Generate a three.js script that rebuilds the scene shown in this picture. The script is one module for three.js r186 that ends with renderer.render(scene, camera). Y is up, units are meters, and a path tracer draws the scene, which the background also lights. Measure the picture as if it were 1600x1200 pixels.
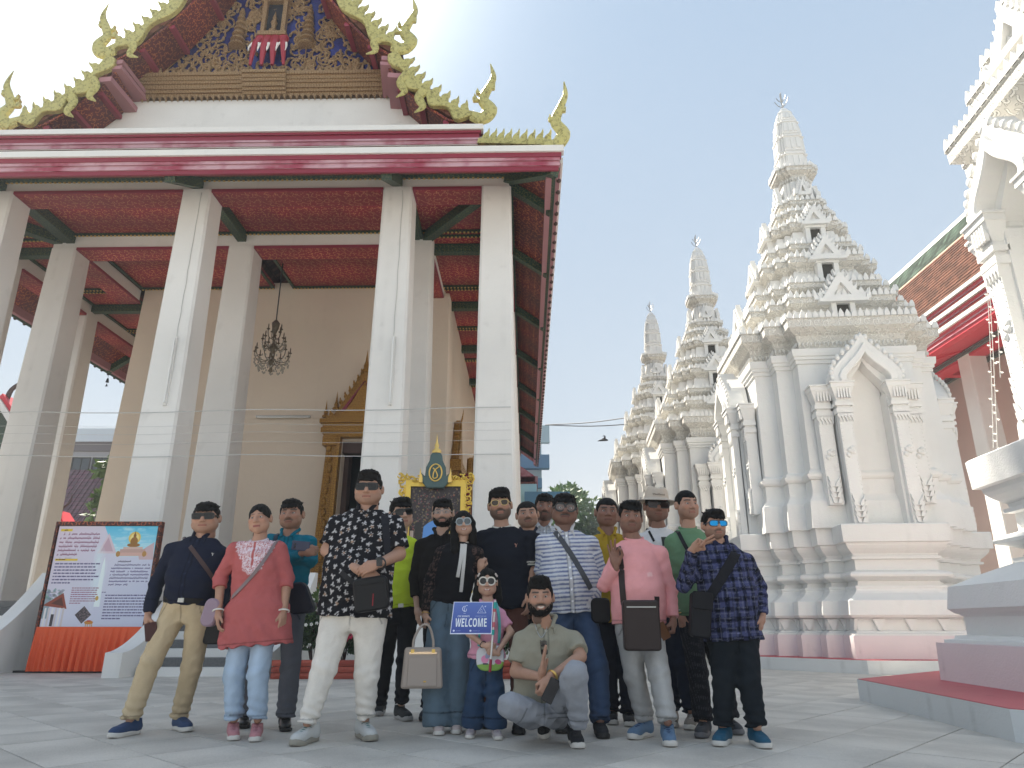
import * as THREE from 'three';
import { mergeGeometries } from 'three/addons/utils/BufferGeometryUtils.js';
import { ImprovedNoise } from 'three/addons/math/ImprovedNoise.js';

// ---------------------------------------------------------------- camera, sky, sun, exposure
const scene = new THREE.Scene();
const F = 1109, PITCH = THREE.MathUtils.degToRad(18.7), EYE = 0.75;
const camera = new THREE.PerspectiveCamera(2 * Math.atan(600 / F) * 180 / Math.PI, 4 / 3, 0.1, 3000);
camera.position.set(0, EYE, 0);
camera.rotation.set(PITCH, 0, 0);
const renderer = new THREE.WebGLRenderer({ antialias: true });
renderer.toneMapping = THREE.LinearToneMapping;
renderer.toneMappingExposure = 4.4;
renderer.shadowMap.enabled = true;

const SUN_AZ = -33.5 * Math.PI / 180, SUN_EL = 50 * Math.PI / 180;          // behind the temple gable, a little left
const sunDir = new THREE.Vector3(Math.sin(SUN_AZ) * Math.cos(SUN_EL), Math.sin(SUN_EL), -Math.cos(SUN_AZ) * Math.cos(SUN_EL));
const sun = new THREE.DirectionalLight(new THREE.Color(1, 0.92, 0.79), 3.1);
sun.position.copy(sunDir).multiplyScalar(80);
sun.castShadow = true; sun.shadow.mapSize.set(2048, 2048); sun.shadow.radius = 2.5;
Object.assign(sun.shadow.camera, { left: -45, right: 45, top: 45, bottom: -45, near: 1, far: 200 });
scene.add(sun, sun.target);
{
  const W = 512, H = 256, d = new Float32Array(W * H * 4), v = new THREE.Vector3();
  const clampY = (y) => Math.min(0.72, Math.max(0, y)) ;
  const smooth = (a, b, x) => { const t = Math.min(1, Math.max(0, (x - a) / (b - a))); return t * t * (3 - 2 * t); };
  for (let j = 0; j < H; j++) for (let i = 0; i < W; i++) {
    const el = ((j + 0.5) / H - 0.5) * Math.PI, az = ((i + 0.5) / W - 0.5) * 2 * Math.PI;
    v.set(Math.cos(az) * Math.cos(el), Math.sin(el), Math.sin(az) * Math.cos(el));
    const c = v.dot(sunDir), ang = Math.acos(Math.min(1, Math.max(-1, c)));
    const up = clampY(v.y), z = Math.pow(up, 0.62);
    let r = 0.197 + (0.072 - 0.197) * z, g = 0.207 + (0.110 - 0.207) * z, b = 0.212 + (0.163 - 0.212) * z;
    const halo = 0.9 * Math.exp(-Math.pow(ang / 0.21, 2)) + 0.09 * Math.exp(-ang / 0.32);
    r += halo * 0.98; g += halo * 0.95; b += halo * 0.88;
    const hz = 1 - smooth(0, 0.3, v.y); r += 0.03 * hz; g += 0.015 * hz;
    if (v.y < 0) { const t = Math.min(1, -v.y * 6); r += (0.35 - r) * t; g += (0.34 - g) * t; b += (0.33 - b) * t; }
    const k = (j * W + i) * 4; d[k] = r; d[k + 1] = g; d[k + 2] = b; d[k + 3] = 1;
  }
  const t = new THREE.DataTexture(d, W, H, THREE.RGBAFormat, THREE.FloatType);
  t.mapping = THREE.EquirectangularReflectionMapping; t.magFilter = t.minFilter = THREE.LinearFilter; t.needsUpdate = true;
  scene.background = t; scene.environment = t;
}
scene.fog = new THREE.FogExp2(0xdfe6ea, 0.0022);

// ---------------------------------------------------------------- helpers
let SEED = 12345;
const rnd = () => { SEED = (SEED + 0x6d2b79f5) | 0; let t = Math.imul(SEED ^ (SEED >>> 15), 1 | SEED); t = (t + Math.imul(t ^ (t >>> 7), 61 | t)) ^ t; return ((t ^ (t >>> 14)) >>> 0) / 4294967296; };
const rr = (a, b) => a + (b - a) * rnd();
const PN = new ImprovedNoise(), noise = (x, y, z) => PN.noise(x, y, z);
const V = (x, y, z) => new THREE.Vector3(x, y, z);
const clamp = (x, a, b) => Math.min(b, Math.max(a, x)), lerp = (a, b, t) => a + (b - a) * t;
const sstep = (a, b, x) => { const t = clamp((x - a) / (b - a), 0, 1); return t * t * (3 - 2 * t); };
const cs = Math.cos(PITCH), sn = Math.sin(PITCH);
function sight(px, py) { const a = (px - 800) / F, b = -(py - 600) / F; return V(a, b * cs + sn, b * sn - cs); }   // direction seen at a spot of the photograph, used to measure real positions
const at = (px, py, z) => { const r = sight(px, py); return r.multiplyScalar(z / r.z).add(V(0, EYE, 0)); };
const gnd = (px, py, h = 0) => { const r = sight(px, py); return r.multiplyScalar((h - EYE) / r.y).add(V(0, EYE, 0)); };

const used = new Map();
function numbered(name) { const n = used.get(name) || 0; used.set(name, n + 1); return n ? name + '_' + String(n).padStart(3, '0') : name; }
function tag(o, label, category, group) { o.userData.label = label; if (category) o.userData.category = category; if (group) o.userData.group = group; return o; }
function thing(name, label, category, pos = [0, 0, 0], turn = 0, group) {
  const o = new THREE.Group(); o.name = numbered(name); o.position.set(...pos); o.rotation.y = turn; scene.add(o); return tag(o, label, category, group);
}
function mesh(name, geo, mat, parent, kind) {
  const m = new THREE.Mesh(geo, mat); m.name = parent === scene ? numbered(name) : name; m.castShadow = m.receiveShadow = true;
  if (kind) m.userData.kind = kind; parent.add(m); return m;
}
// metric uv by the dominant axis of each face
function uvm(g, s = 1) {
  if (g.index) g = g.toNonIndexed();
  const p = g.attributes.position.array, n = p.length / 3, uv = new Float32Array(n * 2);
  for (let i = 0; i < n; i += 3) {
    const o = i * 3, ax = p[o + 3] - p[o], ay = p[o + 4] - p[o + 1], az = p[o + 5] - p[o + 2], bx = p[o + 6] - p[o], by = p[o + 7] - p[o + 1], bz = p[o + 8] - p[o + 2];
    const nx = Math.abs(ay * bz - az * by), ny = Math.abs(az * bx - ax * bz), nz = Math.abs(ax * by - ay * bx);
    for (let k = 0; k < 3; k++) {
      const q = (i + k) * 3; let u, v;
      if (nx > ny && nx > nz) { u = p[q + 2]; v = p[q + 1]; } else if (ny > nz) { u = p[q]; v = p[q + 2]; } else { u = p[q]; v = p[q + 1]; }
      uv[(i + k) * 2] = u * s; uv[(i + k) * 2 + 1] = v * s;
    }
  }
  g.setAttribute('uv', new THREE.BufferAttribute(uv, 2)); return g;
}
const fin = (g) => { if (g.index) g = g.toNonIndexed(); for (const k of Object.keys(g.attributes)) if (k !== 'position') g.deleteAttribute(k); g.computeVertexNormals(); return g; };
const finS = (g) => { g = g.index ? g.toNonIndexed() : g; for (const k of Object.keys(g.attributes)) if (k !== 'position' && k !== 'normal') g.deleteAttribute(k); return g; };
class MB {
  constructor() { this.g = []; }
  add(g) { this.g.push(fin(g)); return this; }
  addS(g) { this.g.push(finS(g)); return this; }
  box(x0, x1, y0, y1, z0, z1) { const g = new THREE.BoxGeometry(x1 - x0, y1 - y0, z1 - z0); g.translate((x0 + x1) / 2, (y0 + y1) / 2, (z0 + z1) / 2); return this.add(g); }
  // box whose cross-section goes from half sizes (a,b) at the bottom to (c,d) at the top, edges chamfered by e
  post(x, z, y0, y1, a, b, c, d, e = 0) {
    const ring = (h, p, q) => e ? [[-p + e, -q], [p - e, -q], [p, -q + e], [p, q - e], [p - e, q], [-p + e, q], [-p, q - e], [-p, -q + e]].map(([u, w]) => [x + u, h, z + w]) : [[-p, -q], [p, -q], [p, q], [-p, q]].map(([u, w]) => [x + u, h, z + w]);
    return this.rings([ring(y0, a, b), ring(y1, c, d)]);
  }
  rings(list, capTop = true, capBot = true) {
    const P = [], n = list[0].length, q = (a, b, c) => P.push(...a, ...b, ...c);
    for (let i = 0; i + 1 < list.length; i++) for (let k = 0; k < n; k++) {
      const a = list[i][k], b = list[i][(k + 1) % n], c = list[i + 1][(k + 1) % n], d = list[i + 1][k]; q(a, d, c); q(a, c, b);
    }
    const cap = (r, up) => { const s = THREE.ShapeUtils.triangulateShape(r.map((p) => new THREE.Vector2(p[0], p[2])), []); const y = r[0][1];
      for (const [a, b, c] of s) { const A = r[a], B = r[b], C = r[c]; const cr = (B[2] - A[2]) * (C[0] - A[0]) - (B[0] - A[0]) * (C[2] - A[2]); (cr > 0) === up ? q(A, B, C) : q(A, C, B); } };
    if (capTop) cap(list[list.length - 1], true); if (capBot) cap(list[0], false);
    const g = new THREE.BufferGeometry(); g.setAttribute('position', new THREE.BufferAttribute(new Float32Array(P), 3)); return this.add(g);
  }
  // shape in (x, y), extruded along z from z0 to z1
  ext(pts, z0, z1, holes = [], bevel = 0) {
    const s = new THREE.Shape(pts.map((p) => new THREE.Vector2(p[0], p[1]))); for (const h of holes) s.holes.push(new THREE.Path(h.map((p) => new THREE.Vector2(p[0], p[1]))));
    const g = new THREE.ExtrudeGeometry(s, { depth: z1 - z0 - 2 * bevel, bevelEnabled: bevel > 0, bevelSize: bevel, bevelThickness: bevel, bevelSegments: 1, bevelOffset: -bevel, curveSegments: 8 }); g.translate(0, 0, z0 + bevel); return this.add(g);
  }
  // profile in (z, y), extruded along x
  extX(pts, x0, x1) { const s = new THREE.Shape(pts.map((p) => new THREE.Vector2(-p[0], p[1]))); const g = new THREE.ExtrudeGeometry(s, { depth: x1 - x0, bevelEnabled: false }); g.rotateY(Math.PI / 2); g.translate(x0, 0, 0); return this.add(g); }
  bar(a, b, w, h) { const d = b.clone().sub(a), L = d.length(), g = new THREE.BoxGeometry(w, h, L); const m = new THREE.Matrix4().lookAt(b, a, V(0, 1, 0)); m.setPosition(a.clone().add(b).multiplyScalar(0.5)); g.applyMatrix4(m); return this.add(g); }
  tube(pts, r, seg = 12, rad = 6, closed = false) { return this.addS(new THREE.TubeGeometry(new THREE.CatmullRomCurve3(pts, closed), seg, r, rad, closed)); }
  lathe(prof, x, z, seg = 16) { const g = new THREE.LatheGeometry(prof.map((p) => new THREE.Vector2(p[0], p[1])), seg); g.translate(x, 0, z); return this.addS(g); }
  ball(x, y, z, r, sx = 1, sy = 1, sz = 1, seg = 8) { const g = new THREE.SphereGeometry(r, seg, Math.max(4, seg - 2)); g.scale(sx, sy, sz); g.translate(x, y, z); return this.addS(g); }
  geo(s = 1) { return uvm(this.g.length > 1 ? mergeGeometries(this.g) : this.g[0], s); }
  xf(m) { for (const g of this.g) g.applyMatrix4(m); return this; }
  build(name, mat, parent, kind) { return mesh(name, this.geo(), mat, parent, kind); }
}

// ---------------------------------------------------------------- textures and materials
const lin = (r, g, b) => new THREE.Color().setRGB(r, g, b);
function fbmData(n, cell, oct, seed) {                       // tileable value noise 0..1
  const out = new Float32Array(n * n); let amp = 1, tot = 0; const keep = SEED; SEED = seed;
  for (let o = 0; o < oct; o++) {
    const m = Math.max(2, Math.round(n / cell * 2 ** o)); const gr = new Float32Array(m * m); for (let i = 0; i < m * m; i++) gr[i] = rnd();
    for (let y = 0; y < n; y++) for (let x = 0; x < n; x++) {
      const fx = x / n * m, fy = y / n * m, ix = Math.floor(fx), iy = Math.floor(fy); let tx = fx - ix, ty = fy - iy; tx = tx * tx * (3 - 2 * tx); ty = ty * ty * (3 - 2 * ty);
      const a = gr[(iy % m) * m + ix % m], b = gr[(iy % m) * m + (ix + 1) % m], c = gr[((iy + 1) % m) * m + ix % m], d = gr[((iy + 1) % m) * m + (ix + 1) % m];
      out[y * n + x] += amp * (a + (b - a) * tx + (c - a) * ty + (a - b - c + d) * tx * ty);
    }
    tot += amp; amp *= 0.55;
  }
  SEED = keep; for (let i = 0; i < out.length; i++) out[i] /= tot; return out;
}
function dataTex(n, fn, srgb, repeat = 1) {
  const d = new Uint8Array(n * n * 4); const e = (c) => 255 * clamp(srgb ? (c <= 0.0031308 ? 12.92 * c : 1.055 * Math.pow(c, 1 / 2.4) - 0.055) : c, 0, 1);
  for (let y = 0; y < n; y++) for (let x = 0; x < n; x++) { const c = fn(x, y, y * n + x), k = (y * n + x) * 4; d[k] = e(c[0]); d[k + 1] = e(c[1]); d[k + 2] = e(c[2]); d[k + 3] = 255; }
  const t = new THREE.DataTexture(d, n, n); t.wrapS = t.wrapT = THREE.RepeatWrapping; t.magFilter = THREE.LinearFilter; t.minFilter = THREE.LinearMipmapLinearFilter; t.generateMipmaps = true; t.repeat.set(repeat, repeat);
  if (srgb) t.colorSpace = THREE.SRGBColorSpace; t.needsUpdate = true; return t;
}
function canvasTex(w, h, draw, srgb = true, repX, repY) {
  const c = document.createElement('canvas'); c.width = w; c.height = h; draw(c.getContext('2d'), w, h);
  const t = new THREE.CanvasTexture(c); if (srgb) t.colorSpace = THREE.SRGBColorSpace; t.magFilter = THREE.LinearFilter;
  if (repX) { t.wrapS = t.wrapT = THREE.RepeatWrapping; t.repeat.set(repX, repY ?? repX); } return t;
}
const N1 = fbmData(256, 128, 5, 7), N2 = fbmData(256, 24, 3, 99), N3 = fbmData(256, 4, 2, 5);
const fineBump = dataTex(256, (x, y, i) => { const h = 0.5 * N2[i] + 0.5 * N3[i]; return [h, h, h]; }, false, 1.3);
const std = (o) => new THREE.MeshStandardMaterial(o);
// painted plaster: patches, thin vertical streaks
function plasterTex(c, amt, streak, dirt, rep = 0.33) {
  return dataTex(256, (x, y, i) => {
    const s = N2[((y >> 4) % 256) * 256 + x], p = (N1[i] - 0.5) * 2 * amt, q = streak * Math.max(0, s - 0.62) * 2 * N1[(i * 7) % 65536] + dirt * Math.max(0, N2[i] - 0.72) * 2;
    const k = 1 + p - q; return [c[0] * k, c[1] * k * (1 - q * 0.02), c[2] * k * (1 - q * 0.06)];
  }, true, rep);
}
const M = {};
M.white = std({ map: plasterTex([0.80, 0.785, 0.755], 0.085, 0.3, 0.2), roughness: 0.75, bumpMap: fineBump, bumpScale: 0.003 });
M.wall = std({ map: plasterTex([0.74, 0.64, 0.53], 0.05, 0.12, 0.05), roughness: 0.85, bumpMap: fineBump, bumpScale: 0.004 });
M.stucco = std({ map: plasterTex([0.77, 0.765, 0.745], 0.06, 0.22, 0.14, 0.5), roughness: 0.8, bumpMap: fineBump, bumpScale: 0.004 });
M.pink = std({ map: plasterTex([0.77, 0.68, 0.685], 0.06, 0.32, 0.25, 0.6), roughness: 0.8, bumpMap: fineBump, bumpScale: 0.003 });
M.kerb = std({ map: plasterTex([0.66, 0.68, 0.68], 0.10, 0.5, 0.5, 0.7), roughness: 0.8, bumpMap: fineBump, bumpScale: 0.003 });
M.redpaint = std({ map: plasterTex([0.48, 0.10, 0.115], 0.12, 0.1, 0.5, 0.6), roughness: 0.6, bumpMap: fineBump, bumpScale: 0.003 });
M.crimson = std({ map: plasterTex([0.27, 0.028, 0.055], 0.1, 0.15, 0.2), roughness: 0.5 });
M.bright = std({ map: plasterTex([0.62, 0.022, 0.045], 0.08, 0.1, 0.1), roughness: 0.5 });
M.faded = std({ map: dataTex(256, (x, y, i) => { const k = clamp((N1[(x * 256 + (y >> 3)) % 65536] * 0.5 + N2[i] * 0.5 - 0.30) * 3.2, 0, 1); return [lerp(0.34, 0.58, k), lerp(0.05, 0.35, k), lerp(0.09, 0.40, k)]; }, true, 0.4), roughness: 0.65 });
M.mauve = std({ map: plasterTex([0.42, 0.20, 0.22], 0.1, 0.2, 0.3), roughness: 0.6 });
// curling vine motif, drawn tileable: used as gold stencil print and as carved relief
function vine(g, w, h, n, col, lw, seed) {
  const keep = SEED; SEED = seed; g.lineCap = 'round';
  const spiral = (x, y, r, dir, a0) => { g.beginPath(); for (let t = 0; t <= 1; t += 0.06) { const a = a0 + dir * t * 5.2, q = r * (1 - t * 0.82); const X = x + q * Math.cos(a), Y = y + q * Math.sin(a); t ? g.lineTo(X, Y) : g.moveTo(X, Y); } g.stroke(); };
  const s = w / n;
  for (let j = 0; j < Math.round(h / s); j++) for (let i = 0; i < n; i++) {
    g.strokeStyle = col; g.fillStyle = col; g.lineWidth = lw * s; const dir = (i + j) % 2 ? 1 : -1, a0 = rr(0, 6.28), x = (i + 0.5) * s, y = (j + 0.5) * s;
    spiral(x, y, s * 0.42, dir, a0); spiral(x + s * 0.28, y - s * 0.3, s * 0.2, -dir, a0 + 2);
    for (let k = 0; k < 4; k++) { const a = a0 + k * 1.57; g.beginPath(); g.ellipse(x + Math.cos(a) * s * 0.46, y + Math.sin(a) * s * 0.46, s * 0.11, s * 0.045, a + 0.6, 0, 6.29); g.fill(); }
  }
  SEED = keep;
}
const stencil = (base, gold, n, lw) => canvasTex(512, 512, (g, w, h) => {
  g.fillStyle = base; g.fillRect(0, 0, w, h); vine(g, w, h, n, gold, lw, 3);
  const im = g.getImageData(0, 0, w, h); for (let i = 0; i < w * h; i++) { const k = 0.72 + 0.55 * N1[((i / w | 0) >> 1) * 256 + ((i % w) >> 1)]; for (let c = 0; c < 3; c++) im.data[i * 4 + c] = clamp(im.data[i * 4 + c] * k, 0, 255); } g.putImageData(im, 0, 0);
}, true, 0.55);
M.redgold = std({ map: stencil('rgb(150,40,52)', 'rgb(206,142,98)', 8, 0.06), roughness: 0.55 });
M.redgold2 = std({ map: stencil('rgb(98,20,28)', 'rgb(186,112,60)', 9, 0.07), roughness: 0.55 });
M.greengold = std({ map: stencil('rgb(26,58,46)', 'rgb(120,112,62)', 16, 0.06), roughness: 0.5 });
const relief = canvasTex(512, 512, (g, w, h) => { g.fillStyle = '#222'; g.fillRect(0, 0, w, h); vine(g, w, h, 5, '#eee', 0.13, 21); }, false, 1.05);
const reliefFine = canvasTex(512, 512, (g, w, h) => { g.fillStyle = '#222'; g.fillRect(0, 0, w, h); vine(g, w, h, 7, '#eee', 0.13, 22); }, false, 3.2);
const vineCol = (bg, fg, n, lw, seed, rep) => canvasTex(512, 512, (g, w, h) => { g.fillStyle = bg; g.fillRect(0, 0, w, h); vine(g, w, h, n, fg, lw, seed); }, true, rep);
M.carved = std({ map: vineCol('rgb(206,203,196)', 'rgb(230,228,222)', 5, 0.13, 21, 1.05), roughness: 0.85, bumpMap: relief, bumpScale: 0.05 });
M.gold = std({ map: vineCol('rgb(150,100,38)', 'rgb(240,198,96)', 7, 0.13, 22, 3.2), metalness: 0.45, roughness: 0.42, bumpMap: reliefFine, bumpScale: 0.03 });
M.goldplain = std({ color: lin(0.80, 0.55, 0.16), metalness: 0.6, roughness: 0.35 });
M.naga = std({ map: dataTex(256, (x, y, i) => { const k = clamp((N2[i] * 0.6 + N3[i] * 0.4 - 0.5) * 5, 0, 1); return [lerp(0.74, 0.34, k), lerp(0.67, 0.28, k), lerp(0.25, 0.08, k)]; }, true, 1.4), metalness: 0.15, roughness: 0.33, bumpMap: reliefFine, bumpScale: 0.025 });
M.oldgold = std({ map: vineCol('rgb(150,112,74)', 'rgb(240,214,166)', 7, 0.13, 22, 3.2), metalness: 0.12, roughness: 0.42, bumpMap: reliefFine, bumpScale: 0.05 });
M.blueglass = std({ map: dataTex(128, (x, y) => { const s = (N3[((y >> 1) * 256 + (x >> 1))]); return [0.01 + 0.03 * s, 0.012 + 0.035 * s, 0.08 + 0.22 * s]; }, true, 2), metalness: 0.3, roughness: 0.25 });
M.dark = std({ color: lin(0.012, 0.012, 0.02), roughness: 0.8 });
M.wood = std({ color: lin(0.06, 0.025, 0.018), roughness: 0.5 });
M.metal = std({ color: lin(0.45, 0.45, 0.44), metalness: 0.7, roughness: 0.4 });
M.blackplastic = std({ color: lin(0.02, 0.02, 0.022), roughness: 0.5 });
M.cable = std({ color: lin(0.55, 0.55, 0.53), roughness: 0.6 });
M.tile = new THREE.MeshPhysicalMaterial({ map: canvasTex(256, 256, (g) => { for (let j = 0; j < 8; j++) for (let i = 0; i < 8; i++) { const k = 0.8 + 0.4 * rnd(); g.fillStyle = `rgb(${104 * k | 0},${70 * k | 0},${57 * k | 0})`; g.fillRect(i * 32, j * 32, 32, 32); g.fillStyle = 'rgba(60,25,18,.55)'; g.fillRect(i * 32, j * 32, 32, 4); g.fillRect(i * 32, j * 32, 3, 32); } }, true, 0.5), roughness: 0.9, specularIntensity: 0.15 });
M.tilegreen = new THREE.MeshPhysicalMaterial({ map: canvasTex(256, 256, (g) => { for (let j = 0; j < 8; j++) for (let i = 0; i < 8; i++) { const k = 0.7 + 0.6 * rnd(); g.fillStyle = `rgb(${62 * k | 0},${76 * k | 0},${66 * k | 0})`; g.fillRect(i * 32, j * 32, 32, 32); g.fillStyle = 'rgba(20,30,18,.55)'; g.fillRect(i * 32, j * 32, 32, 4); g.fillRect(i * 32, j * 32, 3, 32); } }, true, 0.5), roughness: 0.9, specularIntensity: 0.15 });

// ---------------------------------------------------------------- ground
const granite = (k, seed) => std({ map: dataTex(256, (x, y, i) => {
  const s = N3[(i * 3 + seed * 977) % 65536], p = N1[(i + seed * 4099) % 65536], v = k * (0.66 + 0.44 * s + 0.42 * (p - 0.5)) - 0.3 * Math.max(0, s - 0.70); return [v * 1.0, v * 0.945, v * 0.855];
}, true, 1.4), roughness: 0.62, bumpMap: fineBump, bumpScale: 0.002 });
{
  const baseMat = std({ color: lin(0.05, 0.049, 0.046), roughness: 0.95 });
  const g = new THREE.PlaneGeometry(2400, 2400, 1, 1); g.rotateX(-Math.PI / 2); g.translate(0, -0.022, 0);
  const ground = mesh('ground', g, std({ map: plasterTex([0.46, 0.45, 0.42], 0.1, 0, 0.3, 0.2), roughness: 0.9 }), scene, 'structure'); ground.scale.set(1, 1, 1); ground.geometry = uvm(g);
  // the granite slabs of the courtyard, laid diagonally
  const pave = new THREE.Group(); pave.name = 'pavement'; pave.userData.kind = 'structure'; scene.add(pave);
  const bed = new MB().box(-40, 40, -0.02, -0.008, -60, 8).build('mortar_bed', baseMat, pave);
  const S = 0.545, A = 46.5 * Math.PI / 180, mats = [0.56, 0.615, 0.66, 0.59, 0.63].map((k, i) => granite(k, i + 1)), geos = [];
  for (let v = 0; v < 6; v++) {
    const h = S / 2 - 0.004, e = 0.004, ring = (y, q) => [[-q, y, -q], [q, y, -q], [q, y, q], [-q, y, q]];
    const q = new MB(); q.rings([ring(-0.008, h), ring(-0.0005, h), ring(0.0015, h - e)], true, false); const gg = q.geo(); const uv = gg.attributes.uv; for (let i = 0; i < uv.count; i++) uv.setXY(i, uv.getX(i) + v * 0.37, uv.getY(i) + v * 0.61); geos.push(gg);
  }
  const slots = [];
  for (let i = -75; i < 75; i++) for (let j = -75; j < 75; j++) {
    const u = (i + 0.08) * S, w = (j + 0.46) * S, x = u * Math.cos(A) - w * Math.sin(A), z = -(u * Math.sin(A) + w * Math.cos(A));
    if (z > -1 || z < -34 || Math.abs(x) > 15) continue; slots.push([x, z, z < -3.4 && Math.abs(x) < -z * 0.76 + 0.6 ? -z : 99]);
  }
  slots.sort((a, b) => a[2] - b[2] || a[0] - b[0]);
  const far = []; slots.forEach(([x, z], n) => {
    const v = (rnd() * 6) | 0, m = (rnd() * 5) | 0, dy = rr(-0.0012, 0.0008), ry = A + (rnd() * 4 | 0) * Math.PI / 2;
    if (n < 295) { const s = mesh('paving_slab' + (n ? '_' + String(n).padStart(3, '0') : ''), geos[v], mats[m], pave); s.position.set(x, dy, z); s.rotation.set(0, ry, 0); }
    else { const c = geos[v].clone(); c.rotateY(ry); c.translate(x, dy, z); far.push(c); }
  });
  mesh('far_paving', mergeGeometries(far), mats[1], pave, 'stuff');
}
// ---------------------------------------------------------------- the temple hall (local frame: x along the front, z towards the camera; d = depth behind the front columns)
const TURN = -1.1 * Math.PI / 180, FL = 1.15;
const temple = thing('temple_hall', 'tall white columned temple hall with crimson ceilings and gilded gable', 'temple', [-7.06, 0, -14], TURN);
const inHall = (u, y, d) => V(u, y, -d).applyMatrix4(new THREE.Matrix4().makeRotationY(TURN)).add(V(-7.06, 0, -14));
const flame = (s) => [[-0.30, 0], [0.30, 0], [0.34, 0.22], [0.2, 0.48], [0.22, 0.68], [0.08, 1.0], [0.0, 0.62], [-0.16, 0.52], [-0.3, 0.3]].map(([x, y]) => [x * s, y * s]);
// a tapering horn along a 3-d curve
function horn(mb, pts, radii, flat = 0.55, seg = 26, rad = 8) {
  const c = new THREE.CatmullRomCurve3(pts), rings = [], z = V(0, 0, 1);
  for (let i = 0; i <= seg; i++) {
    const t = i / seg, p = c.getPoint(t), tg = c.getTangent(t), nn = tg.clone().cross(z).normalize(), f = t * (radii.length - 1), k = Math.min(radii.length - 2, f | 0), r = lerp(radii[k], radii[k + 1], f - k), ring = [];
    for (let a = 0; a < rad; a++) { const q = a / rad * 6.2832; ring.push([p.x + nn.x * Math.cos(q) * r, p.y + nn.y * Math.cos(q) * r, p.z + Math.sin(q) * r * flat]); } rings.push(ring);
  }
  const P = []; for (let i = 0; i < seg; i++) for (let k = 0; k < rad; k++) { const a = rings[i][k], b = rings[i][(k + 1) % rad], cc = rings[i + 1][(k + 1) % rad], d = rings[i + 1][k]; P.push(...a, ...d, ...cc, ...a, ...cc, ...b); }
  const g = new THREE.BufferGeometry(); g.setAttribute('position', new THREE.BufferAttribute(new Float32Array(P), 3)); g.computeVertexNormals(); return mb.addS(g);
}
{
  const T = temple;
  // platform
  new MB().box(-8.2, 8.2, 0, FL - 0.12, -34, 0.62).build('platform', M.white, T);
  new MB().box(-8.3, 8.3, FL - 0.12, FL, -34.1, 0.74).build('platform_edge', std({ color: lin(0.16, 0.155, 0.15), roughness: 0.6 }), T);
  // stairs: white and dark courses in turn, either side of the middle pier
  const darkStone = std({ map: dataTex(128, (x, y, i) => { const k = 0.075 + 0.08 * N3[i * 2]; return [k, k, k * 1.02]; }, true, 2), roughness: 0.7 });
  for (const [a, b] of [[1.42, 3.34], [-3.34, -1.42]]) for (let k = 0; k < 9; k++) {
    const h = FL / 9, d = 2.38 - k * 0.215; new MB().box(a, b, k * h, k * h + h - 0.001, 0.62, d + (k % 2 ? 0.02 : 0)).build('step', k % 2 ? darkStone : M.white, T);
  }
  for (const x of [-3.52, -1.3, 1.22, 3.42]) {
    const pr = []; for (let i = 0; i <= 14; i++) { const t = i / 14; pr.push([2.75 - t * 2.0, 0.35 + 1.28 * Math.pow(t, 1.7)]); }
    new MB().extX([[2.75, 0], ...pr, [0.62, 1.63], [0.62, 0]].map(([z, y]) => [z, y]), x - 0.13, x + 0.13).build('stair_cheek', M.white, T);
  }
  // columns
  const col = (u, d, s = 1) => { const m = new MB(); m.post(u, -d, FL, FL + 0.14, 0.47, 0.47, 0.46, 0.46, 0.04); m.post(u, -d, FL + 0.14, 10.0, 0.425 * s, 0.425 * s, 0.325 * s, 0.325 * s, 0.045); return m.build('column', M.white, T); };
  const CU = [-6.72, -4.5, 0, 4.52, 6.72], IU = [-4.62, 0.02, 4.62];
  for (const u of CU) col(u, 0, 1);
  for (const u of IU) col(u, 2.55, 1.02);
  const sideD = [3.0, 6.6, 10.3, 14.0, 17.7, 21.4, 25.1];
  for (const d of sideD) for (const s of [-1, 1]) col(s * 6.72, d, 0.95);
  // beams: white above, crimson lip and patterned underside between the columns
  const beamX = (x0, x1, d, y) => {
    new MB().box(x0, x1, y, y + 0.36, -d - 0.27, -d + 0.27).build('beam', M.white, T);
    const list = [...new Set([...CU, ...IU])];
  };
  const lipX = (a, b, d, y) => { new MB().box(a, b, y - 0.075, y, -d - 0.31, -d + 0.31).build('beam_lip', M.crimson, T); new MB().box(a + 0.05, b - 0.05, y - 0.083, y - 0.075, -d - 0.28, -d + 0.28).build('beam_underside', M.redgold, T); };
  const lipZ = (u, d0, d1, y) => { new MB().box(u - 0.31, u + 0.31, y - 0.075, y, -d1, -d0).build('beam_lip', M.crimson, T); new MB().box(u - 0.28, u + 0.28, y - 0.083, y - 0.075, -d1 + 0.05, -d0 - 0.05).build('beam_underside', M.redgold, T); };
  beamX(-7.0, 7.0, 0, 10.0); beamX(-4.94, 4.94, 2.55, 10.02);
  for (let i = 0; i < 4; i++) lipX(CU[i] + 0.33, CU[i + 1] - 0.33, 0, 10.0);
  for (let i = 0; i < 2; i++) lipX(IU[i] + 0.33, IU[i + 1] - 0.33, 2.55, 10.02);
  for (const s of [-1, 1]) {
    new MB().box(s * 6.72 - 0.27, s * 6.72 + 0.27, 10.003, 10.357, -27, -0.272).build('side_beam', M.white, T);
    let p = 0; for (const d of sideD) { lipZ(s * 6.72, p + 0.33, d - 0.33, 10.0); p = d; }
    new MB().box(s * 4.62 - 0.27, s * 4.62 + 0.27, 10.023, 10.377, -5.5, -2.822).build('side_beam', M.white, T);
    lipZ(s * 4.62, 2.88, 5.48, 10.02);
  }
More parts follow.
